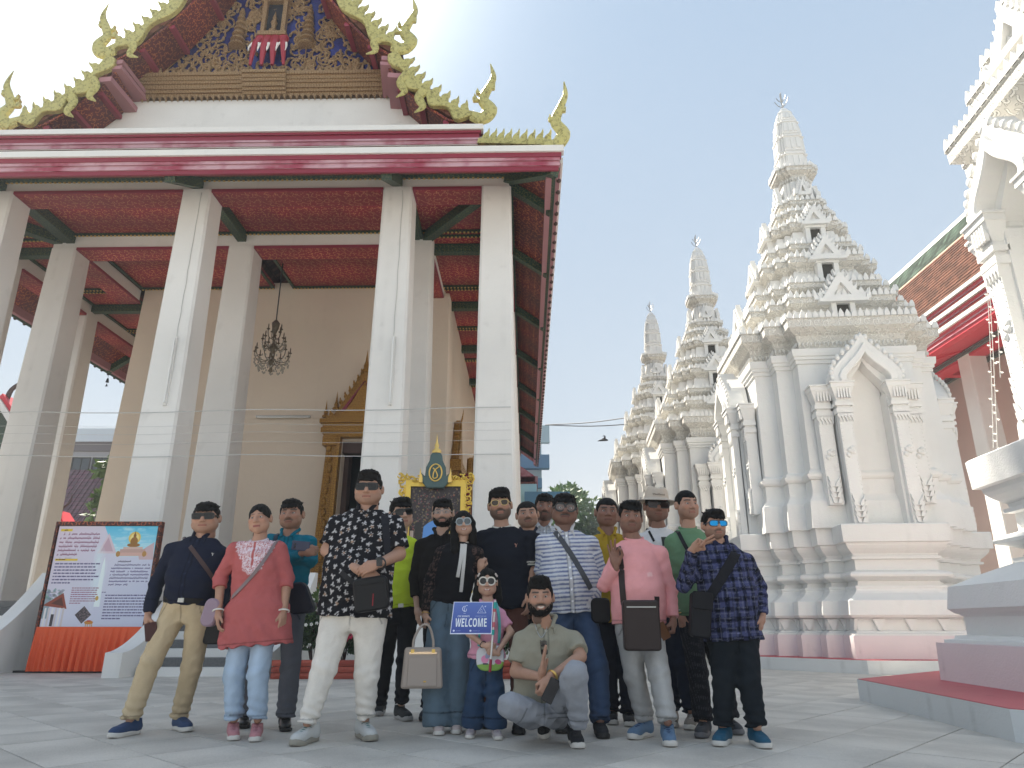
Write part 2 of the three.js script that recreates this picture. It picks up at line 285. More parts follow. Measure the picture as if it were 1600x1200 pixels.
  // ceilings with dotted gilt trim
  const ceil = (x0, x1, d0, d1, y, trimF) => {
    const c = new MB().box(x0, x1, y, y + 0.08, -d1, -d0).build('ceiling', M.redgold, T);
    const t = 0.07, q = new MB(); q.box(x0, x1, y - 0.06, y - 0.001, -d0 - t, -d0).box(x0, x1, y - 0.06, y - 0.001, -d1, -d1 + t).box(x0, x0 + t, y - 0.059, y - 0.002, -d1 + t, -d0 - t).box(x1 - t, x1, y - 0.059, y - 0.002, -d1 + t, -d0 - t).build('ceiling_trim', M.greengold, c);
    const dots = new MB(); for (let x = x0 + 0.06; x < x1; x += 0.105) for (const d of [d0 + 0.03, d1 - 0.03]) dots.box(x - 0.022, x + 0.022, y - 0.085, y - 0.06, -d - 0.02, -d + 0.02); dots.build('gilt_beads', M.goldplain, c, 'stuff');
  };
  for (let i = 0; i < 4; i++) ceil(CU[i] + 0.05, CU[i + 1] - 0.05, 0.28, 2.27, 10.42);
  for (let i = 0; i < 2; i++) ceil(IU[i] + 0.28, IU[i + 1] - 0.28, 2.83, 5.5, 10.46);
  for (const s of [-1, 1]) for (let i = 0; i < 8; i++) { const d0 = 2.45 + i * 3.1; const a = s > 0 ? 4.75 : -6.44, b = s > 0 ? 6.44 : -4.75; ceil(a, b, d0, d0 + 3.0, 10.42); }
  // green carved tie beams and rafters
  const rafter = (a, b, w = 0.2, h = 0.26) => new MB().bar(a, b, w, h).build('rafter', M.greengold, T);
  for (const u of [-4.5, 0, 4.52]) rafter(V(u, 10.28, -0.5), V(u, 10.28, -2.5), 0.22, 0.24);
  for (const s of [-1, 1]) {
    rafter(V(s * 6.5, 10.26, -0.3), V(s * 4.8, 10.28, -2.35), 0.22, 0.26);
    for (const d of [3.0, 6.6, 10.3, 14.0, 17.7, 21.4]) rafter(V(s * 6.44, 10.28, -d), V(s * 4.7, 10.28, -d), 0.22, 0.24);
    rafter(V(s * 4.62, 10.28, -0.3), V(s * 4.62, 10.28, -2.28), 0.18, 0.2);
  }
  // sloping soffits under the eaves, front and sides
  const sof = (pts, name, mat) => new MB().extX(pts, -7.05, 7.05).build(name, mat, T);
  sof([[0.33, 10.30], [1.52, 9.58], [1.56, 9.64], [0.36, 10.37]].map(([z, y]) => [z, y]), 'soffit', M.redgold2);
  sof([[0.275, 10.23], [0.36, 10.20], [0.40, 10.27], [0.275, 10.34]], 'soffit_trim', M.greengold);
  { const dots = new MB(); for (let x = -7; x < 7; x += 0.11) dots.box(x - 0.02, x + 0.02, 10.185, 10.215, 0.31, 0.35); dots.build('gilt_beads', M.goldplain, T, 'stuff'); const k = new MB(); for (let x = -6.6; x < 8; x += 0.76) k.ball(x, 9.74, 1.25, 0.035); k.build('soffit_stud', M.blackplastic, T, 'stuff'); }
  for (const s of [-1, 1]) {
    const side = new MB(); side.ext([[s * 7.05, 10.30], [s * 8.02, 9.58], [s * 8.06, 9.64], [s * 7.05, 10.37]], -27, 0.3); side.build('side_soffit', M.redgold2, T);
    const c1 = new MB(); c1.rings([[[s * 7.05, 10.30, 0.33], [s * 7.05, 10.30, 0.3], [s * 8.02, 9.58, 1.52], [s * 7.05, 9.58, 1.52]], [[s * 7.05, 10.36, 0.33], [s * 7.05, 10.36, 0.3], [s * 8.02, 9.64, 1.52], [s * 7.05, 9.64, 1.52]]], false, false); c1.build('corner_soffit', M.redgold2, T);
    const P = []; const q = (a, b, c, d) => P.push(...a, ...b, ...c, ...a, ...c, ...d);
    q([s * 7.05, 10.30, 0.33], [s * 7.05, 9.58, 1.52], [s * 8.03, 9.58, 1.52], [s * 7.06, 10.30, 0.32]); q([s * 7.05, 10.30, 0.31], [s * 8.03, 9.58, 1.52], [s * 8.03, 9.58, 0.3], [s * 7.05, 10.30, 0.3]);
    const g = new THREE.BufferGeometry(); g.setAttribute('position', new THREE.BufferAttribute(new Float32Array(P), 3)); g.translate(0, -0.004, 0); new MB().add(g).build('corner_panel', M.redgold2, T);
    rafter(V(s * 6.98, 10.22, 0.27), V(s * 7.98, 9.56, 1.47), 0.2, 0.24);
    for (const u of [0, 4.5]) if (u || s > 0) rafter(V(s * u, 10.17, 0.27), V(s * u, 9.52, 1.46), 0.22, 0.22);
    for (const d of [0, 3.0, 6.6, 10.3, 14.0, 17.7, 21.4, 25.1]) { rafter(V(s * 7.0, 10.19, -d), V(s * 7.95, 9.53, -d), 0.2, 0.2); }
    const tr = new MB(); tr.box(s * 7.02 - 0.06, s * 7.02 + 0.06, 10.14, 10.25, -27, 0.3); tr.ext([[s * 7.8, 9.58], [s * 7.98, 9.45], [s * 8.0, 9.55], [s * 7.8, 9.68]], -27, 1.4); tr.build('soffit_trim', M.greengold, T);
    // drip beads hanging under the side eave
    const b = new MB(); for (let d = -1.2; d < 27; d += 0.42) b.ball(s * 8.06, 9.5, -d, 0.05); b.build('drip_beads', M.wood, T, 'stuff');
  }
  // fascias: stacked mouldings. profile (out, y, height)
  const fasciaFront = (x, d, y, mats) => { let h = y; for (const [hh, out, m] of mats) { new MB().box(-x - out, x + out, h, h + hh - 0.001, -d - 0.06, -d + out).build('fascia_board', m, T); h += hh; } };
  const low = [[0.09, 0.0, M.crimson], [0.07, 0.03, M.faded], [0.05, 0.0, M.faded], [0.07, 0.035, M.faded], [0.10, 0.06, M.crimson], [0.14, 0.11, M.white]];
  const sideF = (s, d0, d1, y, x, mats) => { let h = y; for (const [hh, out, m] of mats) { const a = s * (x - 0.25), b = s * (x + out); new MB().box(Math.min(a, b), Math.max(a, b), h + 0.0005, h + hh - 0.0015, -d1, -d0).build('side_fascia', m === M.crimson ? M.mauve : m === M.white ? M.white : M.mauve, T); h += hh; } };
  fasciaFront(8.04, -1.58, 9.5, low);
  for (const s of [-1, 1]) sideF(s, -1.27, 26.5, 9.5, 8.04, low);
  const up = [[0.08, 0, M.white], [0.09, 0.02, M.faded], [0.05, 0.05, M.faded], [0.12, 0.03, M.crimson], [0.06, 0.07, M.crimson], [0.13, 0.12, M.white]];
  fasciaFront(6.32, -0.72, 10.72, up);
  for (const s of [-1, 1]) sideF(s, -0.4, 27, 10.72, 6.32, up);
  // tiled roof slopes (tiers)
  const slope = (name, pts, d0, d1, m) => { for (const s of [-1, 1]) { const q = new MB(); q.ext(pts.map(([x, y]) => [s * x, y]), -d1, -d0); q.build(name, m, T); } };
  const slab = (name, a, b, c, d, m) => { const up = [a, b, c, d], dn = up.map(([x, y, z]) => [x, y - 0.07, z]), q = new MB(), P = []; const Q = (e, f, g, h) => P.push(...e, ...f, ...g, ...e, ...g, ...h); Q(...up); Q(dn[3], dn[2], dn[1], dn[0]); for (let i = 0; i < 4; i++) Q(up[(i + 1) % 4], up[i], dn[i], dn[(i + 1) % 4]); const g = new THREE.BufferGeometry(); g.setAttribute('position', new THREE.BufferAttribute(new Float32Array(P), 3)); q.add(g).build(name, m, T); };
  for (const s of [-1, 1]) { slab('eave_roof', [s * 6.36, 10.8, 0.7], [s * 8.1, 10.09, 1.52], [s * 8.1, 10.09, -26.5], [s * 6.36, 10.8, -27], M.tile); slab('skirt_roof', [s * 5.0, 13.2, -2.45], [s * 6.4, 11.33, 0.66], [s * 6.4, 11.33, -27], [s * 5.0, 13.5, -27], M.tile); }
  slab('eave_roof', [-6.36, 10.8, 0.7], [-8.1, 10.09, 1.52], [8.1, 10.09, 1.52], [6.36, 10.8, 0.7], M.tile);
  slab('skirt_roof', [-5.0, 13.2, -2.45], [-6.4, 11.33, 0.66], [6.4, 11.33, 0.66], [5.0, 13.2, -2.45], M.tile);
  const hi = [[0, 22.0], [0.9, 20.0], [1.9, 18.0], [2.75, 16.75], [3.45, 15.95], [4.05, 15.5]], lo = [[3.85, 15.35], [4.35, 14.5], [4.95, 13.9], [5.6, 13.42], [6.25, 13.2]];
  const thick = (l, t) => [...l, ...l.slice().reverse().map(([x, y]) => [Math.max(0, x - t), y - t * 0.5])];
  slope('gable_roof', thick(hi, 0.22), 1.42, 30, M.tile); slope('gable_roof', thick(lo, 0.2), 1.42, 29, M.tile);
  slope('main_roof', thick(hi.map(([x, y]) => [x * 1.08, y + 2.2]), 0.25), 5.5, 26, M.tile);
  // underside of the gable overhang, with cross battens
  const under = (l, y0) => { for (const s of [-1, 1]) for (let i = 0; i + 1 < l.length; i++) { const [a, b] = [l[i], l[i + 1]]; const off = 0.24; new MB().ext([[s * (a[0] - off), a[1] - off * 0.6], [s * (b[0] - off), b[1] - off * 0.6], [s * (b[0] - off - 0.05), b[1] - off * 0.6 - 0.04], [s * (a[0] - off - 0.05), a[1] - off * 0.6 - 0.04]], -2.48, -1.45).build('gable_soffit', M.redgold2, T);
    const mb = new MB(); mb.bar(V(s * (b[0] - off - 0.06), b[1] - off * 0.6 - 0.08, -1.5), V(s * (b[0] - off - 0.06), b[1] - off * 0.6 - 0.08, -2.46), 0.14, 0.12); mb.build('gable_batten', M.crimson, T); } };
  under(hi); under(lo);
  for (const s of [-1, 1]) { const q = new MB(); q.bar(V(s * 3.75, 15.0, -1.36), V(s * 3.62, 14.9, -2.5), 0.5, 0.12); q.bar(V(s * 3.9, 14.62, -1.36), V(s * 3.78, 14.55, -2.5), 0.36, 0.16); q.bar(V(s * 3.62, 15.2, -1.36), V(s * 3.5, 15.1, -2.5), 0.2, 0.14); q.build('purlin', M.mauve, T); }
  // white gable wall and pediment
  new MB().ext([[-5.4, 13.2], [5.4, 13.2], [4.2, 14.4], [3.9, 14.86], [-3.9, 14.86], [-4.2, 14.4]], -2.9, -2.5).build('gable_wall', M.white, T);
  const ped = new MB().ext([[-3.3, 15.6], [3.3, 15.6], [2.35, 16.85], [1.4, 18.5], [0.6, 20.2], [0, 21.3], [-0.6, 20.2], [-1.4, 18.5], [-2.35, 16.85]], -2.8, -2.56).build('pediment', M.blueglass, T);
  { // gilded cornice under the pediment
    const c = new MB(); for (const [y, h, o] of [[14.95, 0.1, 0.0], [15.05, 0.1, 0.05], [15.15, 0.14, 0.10], [15.29, 0.1, 0.14], [15.39, 0.13, 0.17], [15.52, 0.1, 0.22]]) { c.box(-3.62, 3.62, y, y + h - 0.001, -2.6, -2.45 + o); c.box(-0.62, 0.62, y + 0.002, y + h - 0.003, -2.44 + o, -2.37 + o); }
    const pc = c.build('pediment_cornice', M.oldgold, T);
    const lv = new MB(); for (let x = -3.5; x < 3.55; x += 0.17) lv.ext(flame(0.2).map(([a, b]) => [x + a * 0.8, 14.97 - b]), -2.46, -2.4); lv.build('hanging_leaves', M.oldgold, pc, 'stuff');
    const l2 = new MB(); for (let x = -3.45; x < 3.5; x += 0.2) l2.ext(flame(0.22).map(([a, b]) => [x + a * 0.8, 15.62 + b]), -2.34, -2.28); l2.build('standing_leaves', M.oldgold, pc, 'stuff');
    const gb = []; const e = [[3.32, 15.65], [2.38, 16.9], [1.43, 18.55], [0.62, 20.25], [0, 21.4]]; for (const s of [-1, 1]) { const q = new MB(); for (let i = 0; i + 1 < e.length; i++) q.bar(V(s * e[i][0], e[i][1], -2.48), V(s * e[i + 1][0], e[i + 1][1], -2.48), 0.12, 0.1); q.build('gilt_border', M.goldplain, ped); }
    // curling gilt vines as raised relief
    const keep = SEED; SEED = 77; const sw = new MB();
    for (let n = 0; n < 620; n++) {
      const y = 15.75 + Math.pow(rnd(), 1.25) * 4.2, hw = 3.15 * Math.pow(1 - (y - 15.6) / 5.7, 1.12) - 0.12; if (hw < 0.15) continue; const x = rr(-hw, hw); if (Math.abs(x) < 0.62 && y > 16.25 && y < 17.8) continue; if (Math.abs(Math.abs(x) - 1.05) < 0.22 && y > 16.6) continue;
      const r = rr(0.1, 0.22), dir = rnd() < 0.5 ? 1 : -1, a0 = rr(0, 6.28), p = []; for (let t = 0; t <= 1.001; t += 0.125) { const a = a0 + dir * t * 4.6, q = r * (1 - t * 0.8); p.push(V(x + q * Math.cos(a), y + q * Math.sin(a) * 1.15, -2.53 + 0.03 * Math.sin(t * 6))); } sw.tube(p, rr(0.024, 0.038), 10, 4);
      sw.ball(p[0].x, p[0].y, -2.52, 0.05, 1, 1.6, 0.6, 5);
    }
    SEED = keep; sw.build('gilt_vines', M.oldgold, ped, 'stuff');
    for (const s of [-1, 1]) { const u = new MB(); for (let k = 0; k < 7; k++) { const r = 0.25 - k * 0.027, y = 16.75 + k * 0.21; u.lathe([[0.001, y + 0.16], [r * 0.55, y + 0.15], [r, y], [r, y - 0.045], [0.001, y - 0.045]], s * 1.02, -2.48, 12); } u.lathe([[0.016, 15.7], [0.016, 16.8]], s * 1.02, -2.46, 6); u.build('tiered_umbrella', M.oldgold, ped); }
    const shrine = new MB(); shrine.box(-0.42, 0.42, 17.02, 17.16, -2.5, -2.3).box(-0.36, -0.24, 17.16, 18.3, -2.5, -2.34).box(0.24, 0.36, 17.16, 18.3, -2.5, -2.34).ext([[-0.45, 18.3], [0.45, 18.3], [0, 19.2]], -2.5, -2.32); shrine.build('shrine_niche', M.oldgold, ped);
    new MB().box(-0.24, 0.24, 17.16, 18.3, -2.52, -2.47).build('shrine_back', M.dark, ped);
    new MB().lathe([[0.12, 17.16], [0.13, 17.25], [0.06, 17.3], [0.07, 17.45], [0.1, 17.55], [0.05, 17.66], [0.06, 17.74], [0.03, 17.85], [0.001, 18.0]], 0, -2.42, 10).build('seated_figure', M.oldgold, ped);
    const el = new MB(), tusk = new MB(); for (const [x, r] of [[-0.4, 0.10], [-0.13, 0.12], [0.13, 0.12], [0.4, 0.10]]) { horn(el, [V(x * 0.85, 16.98, -2.42), V(x, 16.7, -2.3), V(x * 1.12, 16.3, -2.27), V(x * 1.2, 15.9, -2.3)], [r * 1.2, r * 1.05, r * 0.75, r * 0.4], 0.8, 12); for (const t of [-1, 1]) horn(tusk, [V(x + t * 0.09, 16.68, -2.28), V(x + t * 0.14, 16.45, -2.2), V(x + t * 0.13, 16.28, -2.16)], [0.035, 0.028, 0.008], 1, 8, 6); el.ball(x * 0.85, 16.95, -2.42, 0.17, 1, 0.9, 0.7); }
    el.build('elephant_heads', std({ color: lin(0.36, 0.03, 0.05), roughness: 0.35 }), ped); tusk.build('tusks', M.white, ped);
  }
  // serpent bargeboards with flame teeth and upturned ends
  for (const s of [-1, 1]) for (const [l, tip] of [[hi, [4.12, 15.5]], [lo, [6.3, 13.2]]]) {
    const c = new THREE.CatmullRomCurve3(l.map(([x, y]) => V(x, y, 0))), outer = [], inner = [], n = 40;
    for (let i = 0; i <= n; i++) { const t = i / n, p = c.getPoint(t), g = c.getTangent(t), nx = -g.y, ny = g.x; const w = 0.13 + 0.085 * Math.sin(t * 26) ; outer.push([s * (p.x - nx * -0.1), p.y + Math.abs(ny) * 0.1]); inner.push([s * (p.x - Math.abs(nx) * w * 1.3), p.y - Math.abs(ny) * w * 1.3]); }
    const bb = new MB().ext([...outer, ...inner.reverse()], -1.44, -1.28, [], 0.02).build('bargeboard', M.naga, T);
    const len = c.getLength(), m = Math.round(len / 0.33);
    for (let i = l === hi ? 3 : 1; i < m - 1; i++) { const t = (i + 0.5) / m, p = c.getPointAt(t), g = c.getTangentAt(t), a = Math.atan2(g.y, g.x); const f = new MB().ext(flame(0.36).map(([x, y]) => { const X = x - y * 0.25, Y = y + 0.06; return [s * (p.x + X * Math.cos(a) - Y * Math.sin(a)), p.y + X * Math.sin(a) + Y * Math.cos(a)]; }), -1.40, -1.30); f.build('flame_tooth', M.naga, bb); }
    const h = new MB(), [x, y] = tip;
    horn(h, [V(s * (x - 0.35), y + 0.05, -1.36), V(s * (x - 0.02), y - 0.02, -1.36), V(s * (x + 0.16), y + 0.25, -1.36), V(s * (x - 0.02), y + 0.58, -1.36), V(s * (x + 0.10), y + 0.92, -1.36), V(s * (x + 0.24), y + 1.3, -1.36), V(s * (x + 0.16), y + 1.75, -1.36)], [0.12, 0.2, 0.2, 0.15, 0.12, 0.085, 0.012], 0.5);
    for (const [dx, dy, k] of [[-0.28, 0.62, 0.24], [0.28, 1.0, 0.2], [-0.2, 0.85, 0.18], [0.3, 1.22, 0.15]]) h.ext(flame(k).map(([a, b]) => [s * (x + dx * 0.75 + a + Math.sign(dx) * b * 0.3), y + dy - 0.1 + b]), -1.41, -1.31);
    h.build('ridge_finial', M.naga, T);
    if (l === lo) for (const [bx, by] of [[4.25, 14.35], [4.75, 13.85]]) { const q = new MB(); horn(q, [V(s * bx, by + 0.25, -1.33), V(s * (bx - 0.16), by, -1.33), V(s * (bx - 0.05), by - 0.3, -1.33), V(s * (bx - 0.26), by - 0.48, -1.33)], [0.16, 0.13, 0.1, 0.02], 0.5, 12); q.build('serpent_crest', M.naga, bb); }
    if (l === hi) { const q = new MB(); horn(q, [V(s * 3.5, 15.85, -1.32), V(s * 3.3, 15.7, -1.32), V(s * 3.35, 15.4, -1.32), V(s * 3.1, 15.3, -1.32)], [0.14, 0.12, 0.09, 0.02], 0.5, 12); q.build('serpent_crest', M.naga, bb); }
  }
  for (const s of [-1, 1]) { // hip ridge of the eave
    const q = new MB(); q.bar(V(s * 6.35, 10.84, 0.74), V(s * 8.08, 10.18, 1.5), 0.14, 0.12); const hr = q.build('hip_ridge', M.naga, T);
    for (let i = 0; i < 9; i++) { const t = (i + 0.5) / 9.6; const f = new MB().ext(flame(0.3).map(([a, b]) => [s * (lerp(6.4, 8.0, t) + a * 0.8 + b * 0.25), lerp(10.86, 10.22, t) + b + 0.03]), lerp(0.72, 1.45, t), lerp(0.72, 1.45, t) + 0.07); f.build('flame_tooth', M.naga, hr); }
    const h = new MB(); horn(h, [V(s * 7.7, 10.3, 1.46), V(s * 8.0, 10.16, 1.5), V(s * 8.16, 10.42, 1.52), V(s * 8.0, 10.72, 1.53), V(s * 8.1, 11.05, 1.54), V(s * 8.22, 11.4, 1.55), V(s * 8.2, 11.72, 1.56)], [0.08, 0.15, 0.15, 0.12, 0.09, 0.06, 0.012], 0.5);
    for (const [dx, dy, k] of [[-0.14, 0.62, 0.17], [0.12, 0.85, 0.14]]) h.ext(flame(k).map(([a, b]) => [s * (8.05 + dx + a + Math.sign(dx) * b * 0.3), 10.1 + dy + b]), 1.5, 1.57); h.build('ridge_finial', M.naga, T);
  }
  // the hall itself: front wall with two doors, side walls
  const H0 = 5.5, H1 = 5.95;
  const door = (c) => [[c - 0.62, FL], [c + 0.62, FL], [c + 0.56, 5.62], [c - 0.56, 5.62]];
  { const s = new MB(); s.ext([[-4.52, FL], [4.98, FL], [4.9, 10.6], [-4.22, 10.6]], -H1, -H0, [door(2.75)]); s.build('hall_wall', M.wall, T); }
  for (const s of [-1, 1]) { new MB().box(s > 0 ? 4.72 : -4.22, s > 0 ? 5.02 : -4.0, FL, 10.6, -27, -H1).build('side_wall', M.wall, T); if (s > 0) new MB().post(s * 4.86, -5.5, FL, 10.0, 0.3, 0.24, 0.26, 0.22, 0.03).build('corner_pilaster', M.wall, T); }
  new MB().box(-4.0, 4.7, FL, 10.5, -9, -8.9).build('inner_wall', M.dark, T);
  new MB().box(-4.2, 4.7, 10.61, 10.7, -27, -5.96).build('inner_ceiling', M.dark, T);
  for (const c of [2.75]) {
    const z = -H0 + 0.02, fr = new MB(); 
    for (const s of [-1, 1]) { fr.ext([[c + s * 0.66, FL], [c + s * 1.14, FL], [c + s * 1.05, 3.2], [c + s * 0.93, 5.9], [c + s * 0.6, 5.9]], z, z + 0.22, [], 0.03); fr.ext([[c + s * 0.62, FL], [c + s * 0.72, FL], [c + s * 0.66, 5.7], [c + s * 0.56, 5.7]], z + 0.05, z + 0.3); fr.box(c + Math.min(s * 0.62, s * 1.05), c + Math.max(s * 0.62, s * 1.05), 5.45, 5.7, z, z + 0.3); for (let k = 0; k < 14; k++) fr.ball(c + s * (0.86 + 0.04 * Math.sin(k)), 1.5 + k * 0.3, z + 0.22, 0.09, 1, 1.5, 0.7, 6); }
    for (const [y, h, w, o] of [[5.7, 0.12, 1.05, 0.25], [5.82, 0.14, 1.12, 0.32], [5.96, 0.12, 1.08, 0.3], [6.08, 0.12, 1.16, 0.36], [6.2, 0.1, 1.0, 0.3]]) fr.box(c - w, c + w, y, y + h - 0.001, z, z + o);
    const f = fr.build('door_frame', M.gold, T);
    const cr = new MB(); const tri = [[-0.85, 6.3], [0.85, 6.3], [0.42, 7.0], [0.2, 7.45], [0, 7.75], [-0.2, 7.45], [-0.42, 7.0]]; cr.ext(tri.map(([x, y]) => [c + x, y]), z, z + 0.2); cr.ext(tri.map(([x, y]) => [c + x * 0.66, 6.3 + (y - 6.3) * 0.66]), z + 0.18, z + 0.3);
    for (const s of [-1, 1]) for (let k = 0; k < 8; k++) { const t = k / 8; cr.ext(flame(0.2).map(([a, b]) => [c + s * (0.88 * (1 - t) ** 1.2 + a + b * 0.2), 6.32 + t * 1.4 + b]), z + 0.1, z + 0.2); }
    const spire = (x, y, k) => cr.lathe([[0.13 * k, y], [0.15 * k, y + 0.06 * k], [0.07 * k, y + 0.14 * k], [0.09 * k, y + 0.2 * k], [0.04 * k, y + 0.36 * k], [0.001, y + 0.75 * k]], x, z + 0.15, 8);
    spire(c, 7.62, 0.95); for (const s of [-1, 1]) { spire(c + s * 0.78, 6.5, 0.75); spire(c + s * 1.06, 6.28, 0.7); }
    cr.build('door_crest', M.gold, f);
    for (const s of [-1, 1]) new MB().ext([[c, 7.35], [c + s * 0.14, 7.05], [c + s * 0.62, 6.45], [c + s * 0.5, 6.45]], z + 0.2, z + 0.24).build('crest_inlay', M.crimson, f);
    const lf = new MB(); for (const s of [-1, 1]) lf.box(c + Math.min(s * 0.44, s * 0.6), c + Math.max(s * 0.44, s * 0.6), FL, 5.4, -H1 - 0.3, -H1 + 0.1); lf.build('door_leaf', M.wood, T);
    new MB().box(c - 0.7, c + 0.7, 5.3, 5.62, -H1, -H0 - 0.05).build('door_lintel', M.wood, T);
  }
  for (const s of [-1, 1]) for (const d of [8.4, 13.8]) { // gilded windows on the side walls
    if (s < 0) continue; const x = s * 5.02, w = new MB(), X = (a, b) => [Math.min(x, x + s * a), Math.max(x, x + s * b)];
    for (const k of [-1, 1]) w.box(...X(0, 0.24), 2.3, 5.2, -d + (k > 0 ? 0.5 : -0.85), -d + (k > 0 ? 0.85 : -0.5));
    w.box(...X(0, 0.34), 5.2, 5.55, -d - 0.95, -d + 0.95).box(...X(0, 0.4), 2.0, 2.3, -d - 0.95, -d + 0.95);
    const cr = new MB(); cr.ext([[-0.8, 5.55], [0.8, 5.55], [0.35, 6.2], [0, 7.0], [-0.35, 6.2]], 0, 0.25); for (let k = 0; k < 7; k++) for (const q of [-1, 1]) cr.ext(flame(0.2).map(([a, b]) => [q * (0.8 - k * 0.11 + a), 5.6 + k * 0.2 + b]), 0.08, 0.2); horn(cr, [V(0, 6.8, 0.15), V(0.05, 7.1, 0.25), V(-0.05, 7.4, 0.3)], [0.07, 0.05, 0.01]); cr.xf(new THREE.Matrix4().makeRotationY(s * Math.PI / 2)); cr.xf(new THREE.Matrix4().makeTranslation(x, 0, -d));
    const win = w.build('side_window', M.gold, T); cr.build('window_crest', M.gold, win); new MB().box(...X(0.02, 0.08), 2.3, 5.2, -d - 0.5, -d + 0.5).build('shutter', M.crimson, win);
    const sh = new MB(); sh.bar(V(x + s * 0.12, 3.75, -d + 0.5), V(x + s * 0.62, 3.75, -d + 0.75), 0.05, 2.8); sh.build('open_shutter', M.crimson, win);
  }
  // lower rear porch roof, striped
  { const q = new MB(); for (const s of [-1, 1]) q.box(s > 0 ? 7.0 : -8.0, s > 0 ? 8.0 : -7.0, 8.5, 8.62, -36, -27.2); q.build('rear_soffit', M.redgold2, T); const e = new MB(); for (const s of [-1, 1]) e.box(s > 0 ? 7.9 : -8.05, s > 0 ? 8.05 : -7.9, 8.45, 8.95, -36, -27.2); e.build('rear_fascia', M.mauve, T); new MB().ext([[-7.9, 8.96], [7.9, 8.96], [6.6, 9.9], [-6.6, 9.9]], -36, -27.3).build('rear_roof', M.faded, T); for (const s of [-1, 1]) for (const d of [29, 32.5, 36]) col(s * 6.72, d, 0.8); }
  // small bells under the left eave
  for (const d of [1.5, 4.6, 7.8, 10.5]) for (const u of [-8.0]) { const b = new MB(); b.lathe([[0.001, 9.32], [0.03, 9.31], [0.05, 9.2], [0.06, 9.16], [0.001, 9.16]], u, -d, 8); b.ext([[-0.05, 9.0], [0.05, 9.0], [0, 9.12]].map(([x, y]) => [u + x, y]), -d - 0.004, -d + 0.004); b.tube([V(u, 9.5, -d), V(u, 9.3, -d)], 0.006, 2, 4); b.tube([V(u, 9.18, -d), V(u, 9.1, -d)], 0.004, 2, 4); b.build('wind_bell', M.blackplastic, T); }
}
// ---------------------------------------------------------------- the white prangs
const PTURN = -5 * Math.PI / 180;
// stepped square plan: c = [c0 < c1 < ... < cn]
function plan(c, o = 0) {
  const n = c.length - 1, q = []; for (let i = 0; i < n; i++) { q.push([c[i], c[n - i]]); q.push([c[i], c[n - i - 1]]); } q.push([c[n], c[0]]);
  const e = q.map(([x, z]) => [x + o, z + o]), out = [];
  for (let k = 0; k < 4; k++) for (const [x, z] of e.slice().reverse()) { const a = [[x, z], [-z, x], [-x, -z], [z, -x]][k]; out.push(a); }
  return out;   // right side first, then front, left, back
}
const ringAt = (c, o, y) => plan(c, o).map(([x, z]) => [x, y, z]);
const SC = (r) => [0.62 * r, 0.8 * r, r];
function edges(c, o) { const p = plan(c, o); return p.map((a, i) => [a, p[(i + 1) % p.length]]); }
// a row of small leaf antefixes along the plan
function antefix(mb, c, o, y, s = 0.11) {
  for (const [a, b] of edges(c, o)) {
    const L = Math.hypot(b[0] - a[0], b[1] - a[1]), n = Math.max(1, Math.round(L / (s * 1.05))), dx = (b[0] - a[0]) / L, dz = (b[1] - a[1]) / L;
    for (let i = 0; i < n; i++) { const t = (i + 0.5) / n, x = lerp(a[0], b[0], t), z = lerp(a[1], b[1], t), w = s * 0.44, h = s * (1.05 + 0.25 * ((i * 7) % 3) / 2), nx = dz * 0.02, nz = -dx * 0.02;
      const P = [[-w, 0], [w, 0], [w * 0.9, h * 0.5], [0, h * 1.15], [-w * 0.9, h * 0.5]], v = []; const f = (k, q) => [x + dx * P[k][0] - nx * q, y + P[k][1], z + dz * P[k][0] - nz * q];
      for (const q of [1, -1]) { const A = [0, 1, 2, 3, 4].map((k) => f(k, q)); for (const [i0, i1, i2] of [[0, 1, 2], [0, 2, 4], [4, 2, 3]]) v.push(...A[i0], ...(q > 0 ? A[i1] : A[i2]), ...(q > 0 ? A[i2] : A[i1])); }
      for (let k = 1; k < 5; k++) { const k2 = (k + 1) % 5; v.push(...f(k, 1), ...f(k, -1), ...f(k2, -1), ...f(k, 1), ...f(k2, -1), ...f(k2, 1)); }
      const g = new THREE.BufferGeometry(); g.setAttribute('position', new THREE.BufferAttribute(new Float32Array(v), 3)); mb.add(g); }
  }
}
function beads(mb, c, o, y, s = 0.07) {
  for (const [a, b] of edges(c, o)) { const L = Math.hypot(b[0] - a[0], b[1] - a[1]), n = Math.max(1, Math.round(L / s)), dx = (b[0] - a[0]) / L, dz = (b[1] - a[1]) / L; for (let i = 0; i < n; i++) { const t = (i + 0.5) / n, x = lerp(a[0], b[0], t), z = lerp(a[1], b[1], t), w = s * 0.3, h = s * 0.5; const g = new THREE.ConeGeometry(w, h * 2, 4, 1, true); g.rotateX(Math.PI); g.translate(x, y, z); mb.add(g); } }
}
